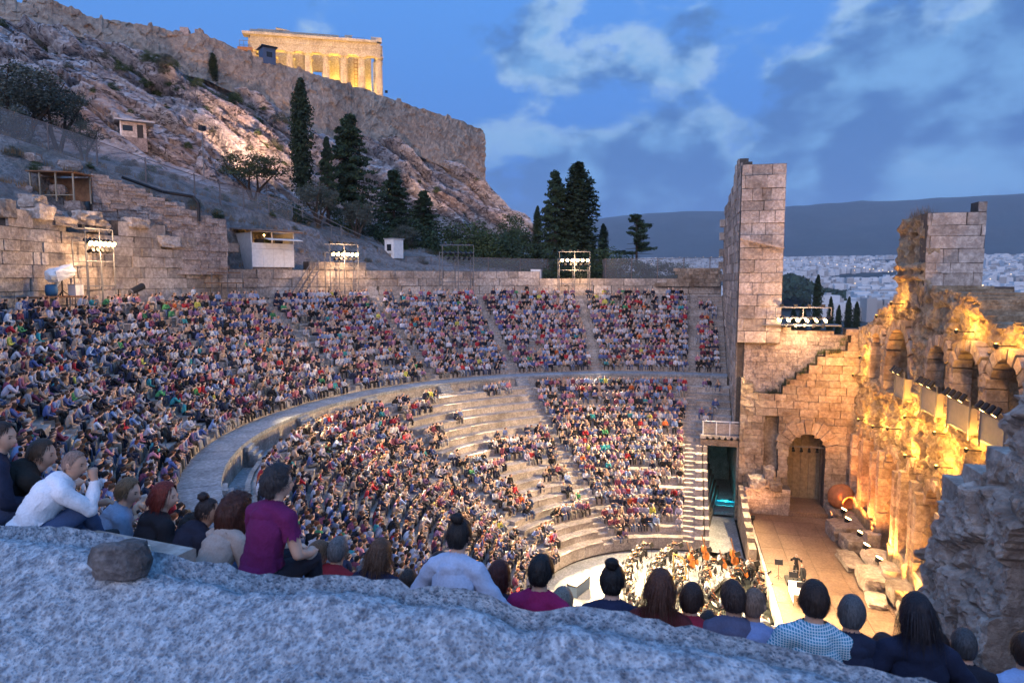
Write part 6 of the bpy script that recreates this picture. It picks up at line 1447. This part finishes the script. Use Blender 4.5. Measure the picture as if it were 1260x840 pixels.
# single standing people
put_person(TS2, pol(40.3, phi_at(237, 40.3), 18.14), R(phi_at(237, 40.3)+180), dict(skin=SKINS[1], top=(.75, .75, .75), trousers=LEGS[0][0], hair=HAIRS[3], shoes=(.02,)*3), 'person in white shirt standing at the back wall under the high blocks')
put_person(TS2, pol(39.6, phi_at(648, 39.6), 18.14), R(phi_at(648, 39.6)+180), dict(skin=SKINS[1], top=(.02,)*3, trousers=(.02,)*3, hair=HAIRS[3], shoes=(.02,)*3), 'person in black standing behind the top bench between two lamp towers')
# two stewards near the lower corner seats
put_person(MT[1], (19.6, -2.2, LZ[12]+.02), R(178), dict(skin=SKINS[0], top=(.02,)*3, trousers=(.02,)*3, hair=HAIRS[3], shoes=(.02,)*3), 'steward in black sitting above the side doorway')
# ------------------------------------------------------------------ rough stone parapet in front of the camera
par = []; na, nr_ = 480, 120
def par_top(a, t):    # a = angle in degrees, t 0 (far edge) .. 1 (near edge)
    x, y, _ = pol(39.25+1.9*t, a, 0); v = Vector((x, y, 0))
    n1_ = noise.fractal(v*1.3, 1, 2, 3)*.022; n2_ = noise.fractal(v*5, 1, 2.1, 4)*.018; n3_ = noise.noise(v*15)*.012+noise.noise(v*30)*.011-abs(noise.noise(v*22))*.016
    pitt = -.02*max(0, noise.noise(v*9+Vector((5, 5, 5)))-.25)*3
    return n1_+n2_+n3_+pitt
Vp, Fp = [], []; A = np.linspace(150, 196, na)
_pl = [(-60, 640), (0, 643), (110, 652), (190, 684), (300, 708), (430, 704), (520, 722), (640, 733), (700, 745), (850, 766), (900, 782), (1000, 803), (1060, 818), (1150, 838), (1300, 880)]
def near_ring(px, py, r):
    d = ray(px, py); b = CAM[:2]@d[:2]; A_2 = d[:2]@d[:2]; c = CAM[:2]@CAM[:2]-r*r; t = (-b-math.sqrt(b*b-A_2*c))/A_2; p = CAM+d*t; return math.degrees(math.atan2(p[1], p[0])) % 360, p[2]
_pa = sorted(near_ring(x, y, 39.3) for x, y in _pl)
def par_base(a): return float(np.interp(a, [q[0] for q in _pa], [q[1] for q in _pa]))
def sil(a):           # gentle sag of the far edge: block joints and worn corners
    q = (a*1.0) % 5.3; joint = -.07*math.exp(-((q-2.6)/.16)**2); return joint
T = np.concatenate([[-.35, -.18, -.08, -.03], np.linspace(0, 1, nr_), [1.03, 1.1]])
for a in A:
    for t in T:
        rr_ = 39.25+1.9*max(min(t, 1), 0); z = par_base(a)+.03-1.18*max(0, min(.6, t))+par_top(a, max(0, min(1, t)))+sil(a)*(1-max(0, min(1, t)))
        if t < 0: z += t*1.4-(.02 if t > -.05 else .0)-((abs(t)) > .2)*.6; rr_ = 39.25-.10*(1-math.exp(t*14))*(-1 if False else 1)+.05*noise.noise(Vector((a, t*9, 0)))
        if t < .10 and t >= 0: z -= .16*(1-t/.10)**2
        if t > 1: z -= (t-1)*20
        Vp.append(pol(rr_, a, z))
k = len(T); Fp = [(i*k+j, (i+1)*k+j, (i+1)*k+j+1, i*k+j+1) for i in range(na-1) for j in range(k-1)]
pw = thing('stone_parapet', 'rough grey stone parapet filling the bottom of the picture', 'wall'); ob('parapet_top', mesh('parapet_top', Vp, np.array(Fp), M['parapet'], True), pw)
def par_z(x, y):
    a = math.degrees(math.atan2(y, x)) % 360; t = (math.hypot(x, y)-39.25)/1.9; return par_base(a)+.03-1.18*max(0, min(.6, t))+par_top(a, max(0, min(1, t)))
dd = 1.5
while dd < 6:
    p_ = at(150, 708, dd)
    if 39.25 < math.hypot(p_[0], p_[1]) < 41.1 and p_[2] < par_z(p_[0], p_[1]): break
    dd += .01
boulder('loose_stone', (p_[0], p_[1], p_[2]-.0), (.15, .25, .17), 'loose dark stone lying on the parapet at the left', R(25), 'darkstone', 9, 'stone', .35)
# ------------------------------------------------------------------ foreground people
def head_mesh(hf, hc, hair=None):
    """head with brow, nose, chin, ears; hf = facing direction"""
    bm = bmesh.new(); bmesh.ops.create_icosphere(bm, subdivisions=4, radius=1)
    f = Vector((hf[0], hf[1], hf[2])).normalized(); s = f.cross(Vector((0, 0, 1))).normalized(); u = s.cross(f); Mx = Matrix((f, s, u)).transposed()
    for v in bm.verts:
        x, y, z = v.co; w = .078*(1-.10*max(0, -z)); X = x*.098; Y = y*w; Z = z*.118
        if z < 0: X *= 1-.10*z*z; Y *= 1-.28*z*z; X += .012*(-z)*max(0, x)
        g = math.exp(-(y/.16)**2)*max(0, x); X += .024*g*math.exp(-((z+.16)/.16)**2)+.010*g*math.exp(-((z+.16)/.30)**2)      # nose
        X -= .010*max(0, x)*math.exp(-((abs(y)-.36)/.17)**2)*math.exp(-((z-.08)/.13)**2)  # eye sockets
        X += .007*max(0, x)*math.exp(-((z-.26)/.12)**2); X += .008*g*2*math.exp(-((z+.52)/.09)**2); X += .010*max(0, x)*math.exp(-(y/.3)**2)*math.exp(-((z+.86)/.14)**2)
        if x < 0: X *= 1.06
        v.co = Vector((X, Y, Z))
    for sg in (-1, 1):
        r_ = bmesh.ops.create_icosphere(bm, subdivisions=2, radius=1)
        for v in r_['verts']: c = v.co; v.co = Vector((c.x*.018-.006-.008*c.z, sg*(.080+.008*abs(c.x))+c.y*.010, c.z*.032+.0))
    V = [Mx @ v.co+Vector(hc) for v in bm.verts]; F = [[q.index for q in f_.verts] for f_ in bm.faces]; bm.free(); return V, F, Mx
def remesh(V, F, vox, sm=2, dec=None):
    o = ob('tmp', mesh('tmp', V, F)); m_ = o.modifiers.new('r', 'REMESH'); m_.mode = 'VOXEL'; m_.voxel_size = vox; s_ = o.modifiers.new('s', 'SMOOTH'); s_.iterations = sm; s_.factor = .5
    if dec: d_ = o.modifiers.new('d', 'DECIMATE'); d_.ratio = dec
    dg = bpy.context.evaluated_depsgraph_get(); em = o.evaluated_get(dg).to_mesh(); V = np.array([v.co[:] for v in em.vertices]); F = [tuple(p.vertices) for p in em.polygons]; Nn = np.array([v.normal[:] for v in em.vertices]); o.evaluated_get(dg).to_mesh_clear(); bpy.data.objects.remove(o); return V, F, Nn
def capsules(sk):
    J, E, LB, hc, hf = sk; V, F = [], []
    for a, b in E:
        A, B = Vector(J[a][0]), Vector(J[b][0]); ra, rb = J[a][1], J[b][1]; fl = (J[a][2]/J[a][1]+J[b][2]/J[b][1])/2 if LB[(a, b)] in ('torso',) else 1
        d = (B-A); L_ = d.length; d.normalize(); u = d.orthogonal().normalized(); w = d.cross(u); n = 14; rings = []
        for q in range(5): t = math.pi/2*(1-q/4); rings.append((A-d*ra*math.sin(t), ra*math.cos(t)))
        for q in range(5): t = math.pi/2*q/4; rings.append((B+d*rb*math.sin(t), rb*math.cos(t)))
        o = len(V)
        for c, r in rings:
            for i in range(n):
                e = (u*math.cos(2*math.pi*i/n)+w*math.sin(2*math.pi*i/n))*max(r, 1e-4); e.x *= fl; V.append(tuple(c+e))
        for j in range(len(rings)-1): F += [(o+j*n+i, o+j*n+(i+1) % n, o+(j+1)*n+(i+1) % n, o+(j+1)*n+i) for i in range(n)]
        F += [tuple(o+i for i in range(n))[::-1], tuple(o+(len(rings)-1)*n+i for i in range(n))]
    return V, F
def strands(sk_c, Mx, style, n, rng, ln, V, F):
    r = random.Random(rng)
    for _ in range(n):
        th = r.uniform(-2.6, 2.6)+math.pi; ph = r.uniform(-.2, 1.45)
        x, y, z = math.cos(th)*math.cos(ph)*.105, math.sin(th)*math.cos(ph)*.086, math.sin(ph)*.120
        if x > .045 and z < .07: continue
        p = Vector((x, y, z)); nrm = Vector((x/.105, y/.086, z/.12)).normalized(); d = (nrm*.55+Vector((-.25, 0, -.75 if style != 'curly' else .2))).normalized(); w = .0032; P = [p*1.06]; cur = p*1.06
        L_ = ln*r.uniform(.5, 1.15); ns = 5
        for q in range(ns):
            if style == 'curly': d = (d+Vector((r.uniform(-1, 1), r.uniform(-1, 1), r.uniform(-1.1, .9)))*.8).normalized()
            else: d = (d+Vector((-.02, 0, -.45))+Vector((r.uniform(-1, 1), r.uniform(-1, 1), 0))*.10).normalized()
            cur = cur+d*L_/ns; P.append(cur)
        sd_ = d.cross(nrm).normalized() if d.cross(nrm).length > .01 else Vector((0, 1, 0)); o = len(V)
        for q, c in enumerate(P):
            ww = w*(1-q/(ns+.5)); V += [Mx @ (c+sd_*ww)+sk_c, Mx @ (c-sd_*ww)+sk_c]
        F += [(o+2*q, o+2*q+1, o+2*q+3, o+2*q+2) for q in range(ns)]
def hair_part(hc, Mx, style, parent, color, seed):
    V, F = [], []; hc = Vector(hc); bm = bmesh.new(); bmesh.ops.create_icosphere(bm, subdivisions=4, radius=1)
    long_ = style in ('long', 'shoulder'); vol = {'short': .013, 'crop': .003, 'bun': .010, 'curly': .036, 'long': .016, 'shoulder': .018, 'bigcurly': .07, 'ring': .004}[style]
    kill = []
    for v in bm.verts:
        x, y, z = v.co; keep = (x < .20+.50*max(0, z)) and z > (-.66 if x < -.3 else -.12-.9*max(0, -x)) or z > .72
        if style == 'ring': keep = z < .38 and z > -.35 and x < .15
        if long_ or style == 'bigcurly': keep = (x < .30+.5*max(0, z)) or z > .72
        if not keep: kill.append(v); continue
        nn = noise.noise(Vector((x*3+seed, y*3, z*3)))*.6+noise.noise(Vector((x*11+seed, y*11, z*7)))*.35*(2 if 'curly' in style else 1); s_ = 1+vol*(9+4*nn)
        X, Y, Z = x*.104*s_, y*.083*s_, z*.121*s_
        if x < 0: X *= 1.05
        if long_ and z < .05: k_ = -z+.05; X = X*(1-.15*k_)-.015; Y *= 1+.15*k_; Z -= k_*(.20 if style == 'long' else .10)
        if style == 'bigcurly' and z < .2: Z -= .12*(.2-z); X -= .02
        v.co = Vector((X, Y, Z))
    bmesh.ops.delete(bm, geom=kill, context='VERTS')
    V = [Mx @ v.co+hc for v in bm.verts]; F = [[q.index for q in f.verts] for f in bm.faces]; bm.free()
    def blob(c, r3, sd):
        b = bmesh.new(); bmesh.ops.create_icosphere(b, subdivisions=3, radius=1); o = len(V)
        for v in b.verts: nn = 1+.22*noise.noise(v.co*2.5+Vector((sd, 0, 0))); V.append(Mx @ Vector((v.co.x*r3[0]*nn+c[0], v.co.y*r3[1]*nn+c[1], v.co.z*r3[2]*nn+c[2]))+hc)
        F.extend([tuple(q.index+o for q in f.verts) for f in b.faces]); b.free()
    if style == 'bun': blob((-.055, .0, .135), (.05, .052, .045), seed)
    if False: blob((-.10, 0, -.10), (.03, .04, .10), seed)     # small tail
    ln = {'short': .05, 'crop': .012, 'bun': .05, 'curly': .07, 'long': .26, 'shoulder': .17, 'bigcurly': .13, 'ring': .01}[style]
    strands(hc, Mx, 'curly' if 'curly' in style else style, {'crop': 60, 'ring': 40}.get(style, 700), seed, ln, V, F)
    ob('hair', mesh('hair', V, F, M['hairm'], True), parent, None, None, None, color)
def fg_person(px, row, ps, cols, hair, label, scale=1.0, turn=0, dr=0,  vest=True, pysh=0, check=False, long_sleeve=True, extra=None):
    scale *= .92 if px < 600 else .93; r = UR[14-row]+dr; z = UZ[14-row]; sk = skel(head=False, fingers=True, **ps); pxx = px
    for it in range(6):       # sit on the bench where the head lands in its column
        d = ray(pxx, 500); d = d[:2]/np.hypot(*d[:2]); b = CAM[:2]@d; c = CAM[:2]@CAM[:2]-r*r; t = -b-math.sqrt(b*b-c); p = CAM[:2]+t*d; a = math.degrees(math.atan2(p[1], p[0]))
        rz = R(a+180)+R(turn); h = sk[3]*scale; hw = (p[0]+h.x*math.cos(rz)-h.y*math.sin(rz), p[1]+h.x*math.sin(rz)+h.y*math.cos(rz), z+h.z); q = pj(hw); pxx += px-q[0]
    print('fg %4d row %d head y %.0f depth %.1f' % (px, row, q[1], q[2]))
    V0, F0 = capsules(sk); hv, hF, Mx = head_mesh(sk[4], sk[3]+Vector((0, 0, .01)))
    o = len(V0); V = list(map(tuple, V0))+[tuple(v) for v in hv]; F = list(F0)+[tuple(i+o for i in f) for f in hF]; V1, F1, N1 = remesh(V, F, .0088, 3, .16)
    sk2 = skel(head=True, **ps); rg = regions(V1, sk2); half = np.minimum(*[np.linalg.norm(V1-np.array(sk2[0]['sh'+S][0]), axis=1) for S in 'LR']) < .15
    bd = ob('person', mesh('body', V1, F1, M['skin'], True), None, (p[0], p[1], z), (0, 0, rz), (scale,)*3, cols['skin']); tag(bd, label, 'person')
    top = np.isin(rg, ['torso', 'uarm', 'farm']) if long_sleeve else (rg == 'torso') | ((rg == 'uarm') & half); leg = np.isin(rg, ['thigh', 'shin']); hip = (rg == 'torso') & (V1[:, 2] < .15); sho = rg == 'shoe'
    # fabric folds
    fold = np.array([.018+.015*noise.fractal(Vector((v[0]*6+v[2]*4, v[1]*6-v[2]*3, v[2]*9)), 1, 2, 4)+.004*math.sin(v[2]*40+v[0]*22+9*noise.noise(Vector(v)*5)) for v in V1])
    hem = rg == 'torso'; fold = fold+np.where(hem & (V1[:, 2] < .26), .014, 0)
    for nm, mask, off_ in (('shirt', top, np.maximum(.007, fold)), ('trousers', leg | hip, np.maximum(.006, fold*.7)), ('shoes', sho, np.full(len(V1), .01))):
        me = cloth_from(V1, F1, N1, lambda f: sum(mask[i] for i in f) >= len(f)-1, off_, nm, M['check'] if (nm == 'shirt' and check) else M['knit'])
        if me: ob(nm, me, bd, None, None, None, cols[{'shirt': 'top'}.get(nm, nm)])
    if -8 < px < 420 or px in (540, 1152):       # faces turned enough to be seen
        hcv = sk[3]+Vector((0, 0, .01))
        for sg in (-1, 1):
            mb = MB(); mb.lathe([(0, -.011), (.008, -.008), (.0115, 0), (.008, .008), (0, .011)], 10, hcv+Mx @ Vector((.078, sg*.031, .012)), Mx.to_4x4()); mb.build('eye', M['eye'], bd, True)
            mb = MB(); mb.tube(hcv+Mx @ Vector((.093, sg*.012, .028)), hcv+Mx @ Vector((.082, sg*.046, .031)), .0045, .0025, 6); mb.build('eyebrow', M['brow'], bd)
        mb = MB(); mb.tube(hcv+Mx @ Vector((.094, -.022, -.058)), hcv+Mx @ Vector((.100, 0, -.057)), .003, .0062, 6); mb.tube(hcv+Mx @ Vector((.100, 0, -.057)), hcv+Mx @ Vector((.094, .022, -.058)), .0062, .003, 6); mb.build('lips', M['lips'], bd)
    if hair: hair_part(sk[3]+Vector((0, 0, .012)), Mx, hair, bd, cols['hair'], px)
    return bd
mt, t, p = newmat('checked_shirt'); g = t.nodes.new('ShaderNodeTexCoord'); sx = t.nodes.new('ShaderNodeSeparateXYZ'); t.links.new(g.outputs['Object'], sx.inputs[0])
la = math_node('GREATER_THAN', math_node('FRACT', math_node('MULTIPLY', sx.outputs[1], 62, tree=t), tree=t), .70, tree=t); lb_ = math_node('GREATER_THAN', math_node('FRACT', math_node('MULTIPLY', sx.outputs[2], 62, tree=t), tree=t), .70, tree=t)
t.links.new(mixc(math_node('MAXIMUM', la, lb_, tree=t), (.03, .22, .32), (.55, .62, .66), t), p.inputs['Base Color']); M['check'] = mt
M['eye'] = plain('eye', (.10, .08, .07), .25); M['brow'] = plain('eyebrow_hair', (.03, .02, .015), .8); M['lips'] = plain('lips', (.38, .14, .11), .5)
def C3(top, hair, skin=0, trousers=(.05, .07, .13), shoes=(.04, .04, .045)): return dict(top=top, hair=hair, skin=SKINS[skin], trousers=trousers, shoes=shoes)
BK, DB, AU = (.014, .011, .011), (.035, .018, .012), (.12, .03, .015)
FGP = [
 (4, 0, dict(lean=16, arms='lap', yaw=-50), C3((.02, .025, .05), DB), 'short', 'person in navy top at the left edge, only head and shoulder showing', 1.0, -20),
 (52, 0, dict(lean=40, arms='knees', bend=26, yaw=-40, nod=10, legs='wide'), C3((.02, .018, .016), (.06, .035, .02)), 'short', 'man in black jacket leaning far forward beside the bald man', 1.05, -18),
 (92, 0, dict(lean=17, arms='chin', bend=30, yaw=-42, nod=12, legs='cross'), C3((.74, .74, .78), (.30, .19, .145), 1, (.07, .11, .22)), 'crop', 'bald man in white shirt and jeans resting his chin on his hand', .89, -28),
 (158, 1, dict(lean=18, arms='lap', yaw=-40, nod=14, legs='wide'), C3((.22, .30, .42), (.16, .10, .05), 2), 'short', 'fair-haired man in blue denim shirt below the bald man', 1.0, -30),
 (203, 1, dict(lean=12, arms='lap', yaw=-48), C3((.015, .015, .02), (.16, .02, .012), 2), 'shoulder', 'woman with dark red hair in a black top', 1.0, -20),
 (238, 2, dict(lean=10, arms='lap', yaw=-20), C3((.03, .03, .05), DB), 'curly', 'person with dark curly hair half hidden behind the red-haired woman', 1.0, -10),
 (256, 1, dict(lean=28, arms='lap', bend=20, yaw=-45), C3((.02, .02, .035), (.03, .02, .02), 1), 'bun', 'woman with dark hair in a dark jacket bending forward', .95, -20),
 (292, 1, dict(lean=24, arms='lap', bend=18, yaw=-10), C3((.42, .33, .28), (.07, .022, .014)), 'bigcurly', 'person with big dark auburn curls and a beige hood', .95, -8),
 (343, 0, dict(lean=8, arms='lap', bend=12, yaw=-28, nod=4), C3((.12, .012, .075), (.035, .032, .035), 2, (.02, .02, .03)), 'curly', 'woman in purple t-shirt with short curly dark hair sitting upright', .88, -8),
 (392, 2, dict(lean=8, arms='lap', yaw=-30), C3((.14, .20, .30), (.16, .09, .05), 2), 'short', 'fair-haired person in blue beside the woman in purple', .95, -10),
 (416, 2, dict(lean=16, arms='lap', yaw=0), C3((.25, .02, .03), (.16, .15, .15)), 'short', 'grey-haired person with a dark red collar behind the parapet', 1.0, 0),
 (468, 2, dict(lean=14, arms='lap', yaw=-8), C3((.02, .02, .045), (.14, .065, .035)), 'long', 'woman with long light brown hair in a dark top', 1.04, 0),
 (502, 3, dict(lean=14, arms='lap', yaw=-8), C3((.05, .04, .04), (.06, .035, .025)), 'short', 'person with small brown head low between two women', 1.04, 0),
 (540, 2, dict(lean=26, arms='knees', yaw=-30), C3((.15, .20, .36), (.03, .02, .02)), 'short', 'person in blue leaning forward left of the woman with the bun', 1.0, 10),
 (566, 1, dict(lean=12, arms='wide', yaw=-14, bend=8), C3((.42, .48, .62), BK, 2), 'bun', 'woman with dark hair bun in a loose pale blue top', .99, 0),
 (614, 2, dict(lean=14, arms='lap', yaw=-18), C3((.03, .03, .06), (.07, .015, .012)), 'shoulder', 'woman with dark reddish bobbed hair right of the pale blue top', .97, 0),
 (666, 2, dict(lean=4, arms='wide', bend=4, yaw=-12), C3((.28, .015, .09), BK), 'short', 'man with black hair in a magenta polo shirt', 1.10, 0),
 (692, 3, dict(lean=10, arms='lap', yaw=-6), C3((.3, .25, .2), (.26, .23, .19)), 'short', 'grey-blond head right of the magenta shirt', 1.08, 0),
 (754, 2, dict(lean=8, arms='wide', bend=6, yaw=-14), C3((.02, .025, .06), BK, 2), 'bun', 'woman in navy t-shirt with dark tied-back hair, arm stretched left', 1.08, 8),
 (813, 2, dict(lean=6, arms='lap', yaw=-6, bend=4), C3((.10, .02, .02), (.10, .035, .018)), 'long', 'woman with long auburn hair glowing at the edges', 1.08, 0),
 (851, 2, dict(lean=14, arms='lap', yaw=-20), C3((.28, .02, .04), (.045, .025, .02)), 'short', 'person with brown hair and red shoulder beside the auburn hair', .98, 0),
 (872, 3, dict(lean=12, arms='lap', yaw=-12), C3((.04, .04, .05), (.05, .03, .025)), 'short', 'small dark head low behind the parapet in the middle', 1.02, 0),
 (902, 2, dict(lean=10, arms='lap', yaw=10), C3((.10, .10, .16), (.05, .03, .025), 3), 'short', 'brown-haired man with head touching the bald head beside him', 1.04, 0),
 (928, 2, dict(lean=12, arms='lap', yaw=-25), C3((.20, .26, .45), (.22, .14, .10), 3), 'crop', 'bald man with blue collar left of the checked shirt', 1.0, 0),
 (1002, 2, dict(lean=3, arms='wide', bend=4, yaw=-6), C3((.05, .25, .35), DB), 'short', 'man in teal checked shirt with thick dark hair', 1.13, 0),
 (1048, 2, dict(lean=8, arms='lap', yaw=-18), C3((.02, .025, .05), (.10, .10, .105)), 'short', 'grey-haired man in dark suit with white collar', 1.02, 0),
 (1086, 3, dict(lean=12, arms='lap', yaw=-30), C3((.08, .02, .02), (.07, .025, .018)), 'short', 'reddish-brown head half hidden before the dark-haired woman', 1.0, 0),
 (1128, 2, dict(lean=4, arms='wide', bend=4, yaw=4), C3((.015, .02, .045), (.02, .014, .018)), 'long', 'woman with long very dark hair in a navy top', 1.10, 0),
 (1152, 3, dict(lean=10, arms='lap', yaw=-30), C3((.02, .02, .03), DB), 'short', 'person in profile just right of the long dark hair', 1.06, 0),
 (1186, 3, dict(lean=10, arms='lap', yaw=-12), C3((.02, .02, .03), (.07, .07, .075)), 'crop', 'man with cropped greying hair in black before the dark wall', 1.12, 0),
 (1262, 3, dict(lean=10, arms='wide', yaw=-12), C3((.30, .42, .66), DB), 'short', 'person in light blue shirt cut by the right edge', 1.12, 0),
]
for row in FGP:
    px, rw, ps, c_, hr, lab, sc_, turn = row; fg_person(px, rw, ps, c_, hr, lab, sc_, turn, check=(px == 1002), long_sleeve=px not in (343, 754, 666))
# seat cushions on the top benches
M['cushion'] = plain('cream_cushion', (.50, .47, .40), .8)
for k, (px, rw) in enumerate(((30, 0), (112, 0), (176, 1), (222, 1), (1040, 2))):
    r = UR[14-rw]; d = ray(px, 500); d = d[:2]/np.hypot(*d[:2]); b = CAM[:2]@d; c = CAM[:2]@CAM[:2]-r*r; t = -b-math.sqrt(b*b-c); p = CAM[:2]+t*d; a = math.atan2(p[1], p[0])
    t_ = thing('seat_cushion', ['cream seat cushion under the man in the black jacket', 'cream seat cushion under the bald man', 'cream seat cushion left of the red-haired woman', 'cream seat cushion under the red-haired woman', 'cream seat cushion right of the checked shirt'][k], 'cushion', (p[0], p[1], UZ[14-rw]+.002), a)
    mb = MB(); mb.box((0, 0, .03), (.42, .46, .05)); mb.build('pad', M['cushion'], t_)
t_ = thing('water_bottles', 'pair of small clear water bottles with blue caps behind the bald man', 'bottle', tuple(pol(UR[14]+.22, 172.4, UZ[14])), 0) if False else None
for k, da in enumerate((0, .12)):
    q = at(56+k*9, 655, 4.95); t_ = thing('water_bottle', ['small water bottle with blue cap left behind the bald man', 'small water bottle with blue cap right behind the bald man'][k], 'bottle', (q[0], q[1], UZ[14]), 0)
    MB().lathe([(.0, 0), (.032, 0), (.033, .12), (.012, .17), (.012, .18)], 12).build('bottle_body', plain('clear_plastic', (.5, .55, .6), .15), t_, True); MB().lathe([(0, .178), (.015, .178), (.015, .20), (0, .2)], 10).build('cap', plain('blue_cap', (.02, .12, .5), .4), t_)
# ------------------------------------------------------------------ evening haze over the city
mt = bpy.data.materials.new('evening_air'); mt.use_nodes = True; t = mt.node_tree; t.nodes.clear(); o_ = t.nodes.new('ShaderNodeOutputMaterial'); pv = t.nodes.new('ShaderNodeVolumePrincipled')
pv.inputs['Color'].default_value = (.80, .88, 1, 1); pv.inputs['Density'].default_value = 6.0e-5; pv.inputs['Anisotropy'].default_value = 0; t.links.new(pv.outputs[0], o_.inputs['Volume'])
hz = MB(); hz.box((0, 0, 560), (44000, 44000, 1220)); hz.build('haze', mt, None, label='thin blue evening haze over the city and the mountain', kind='stuff')
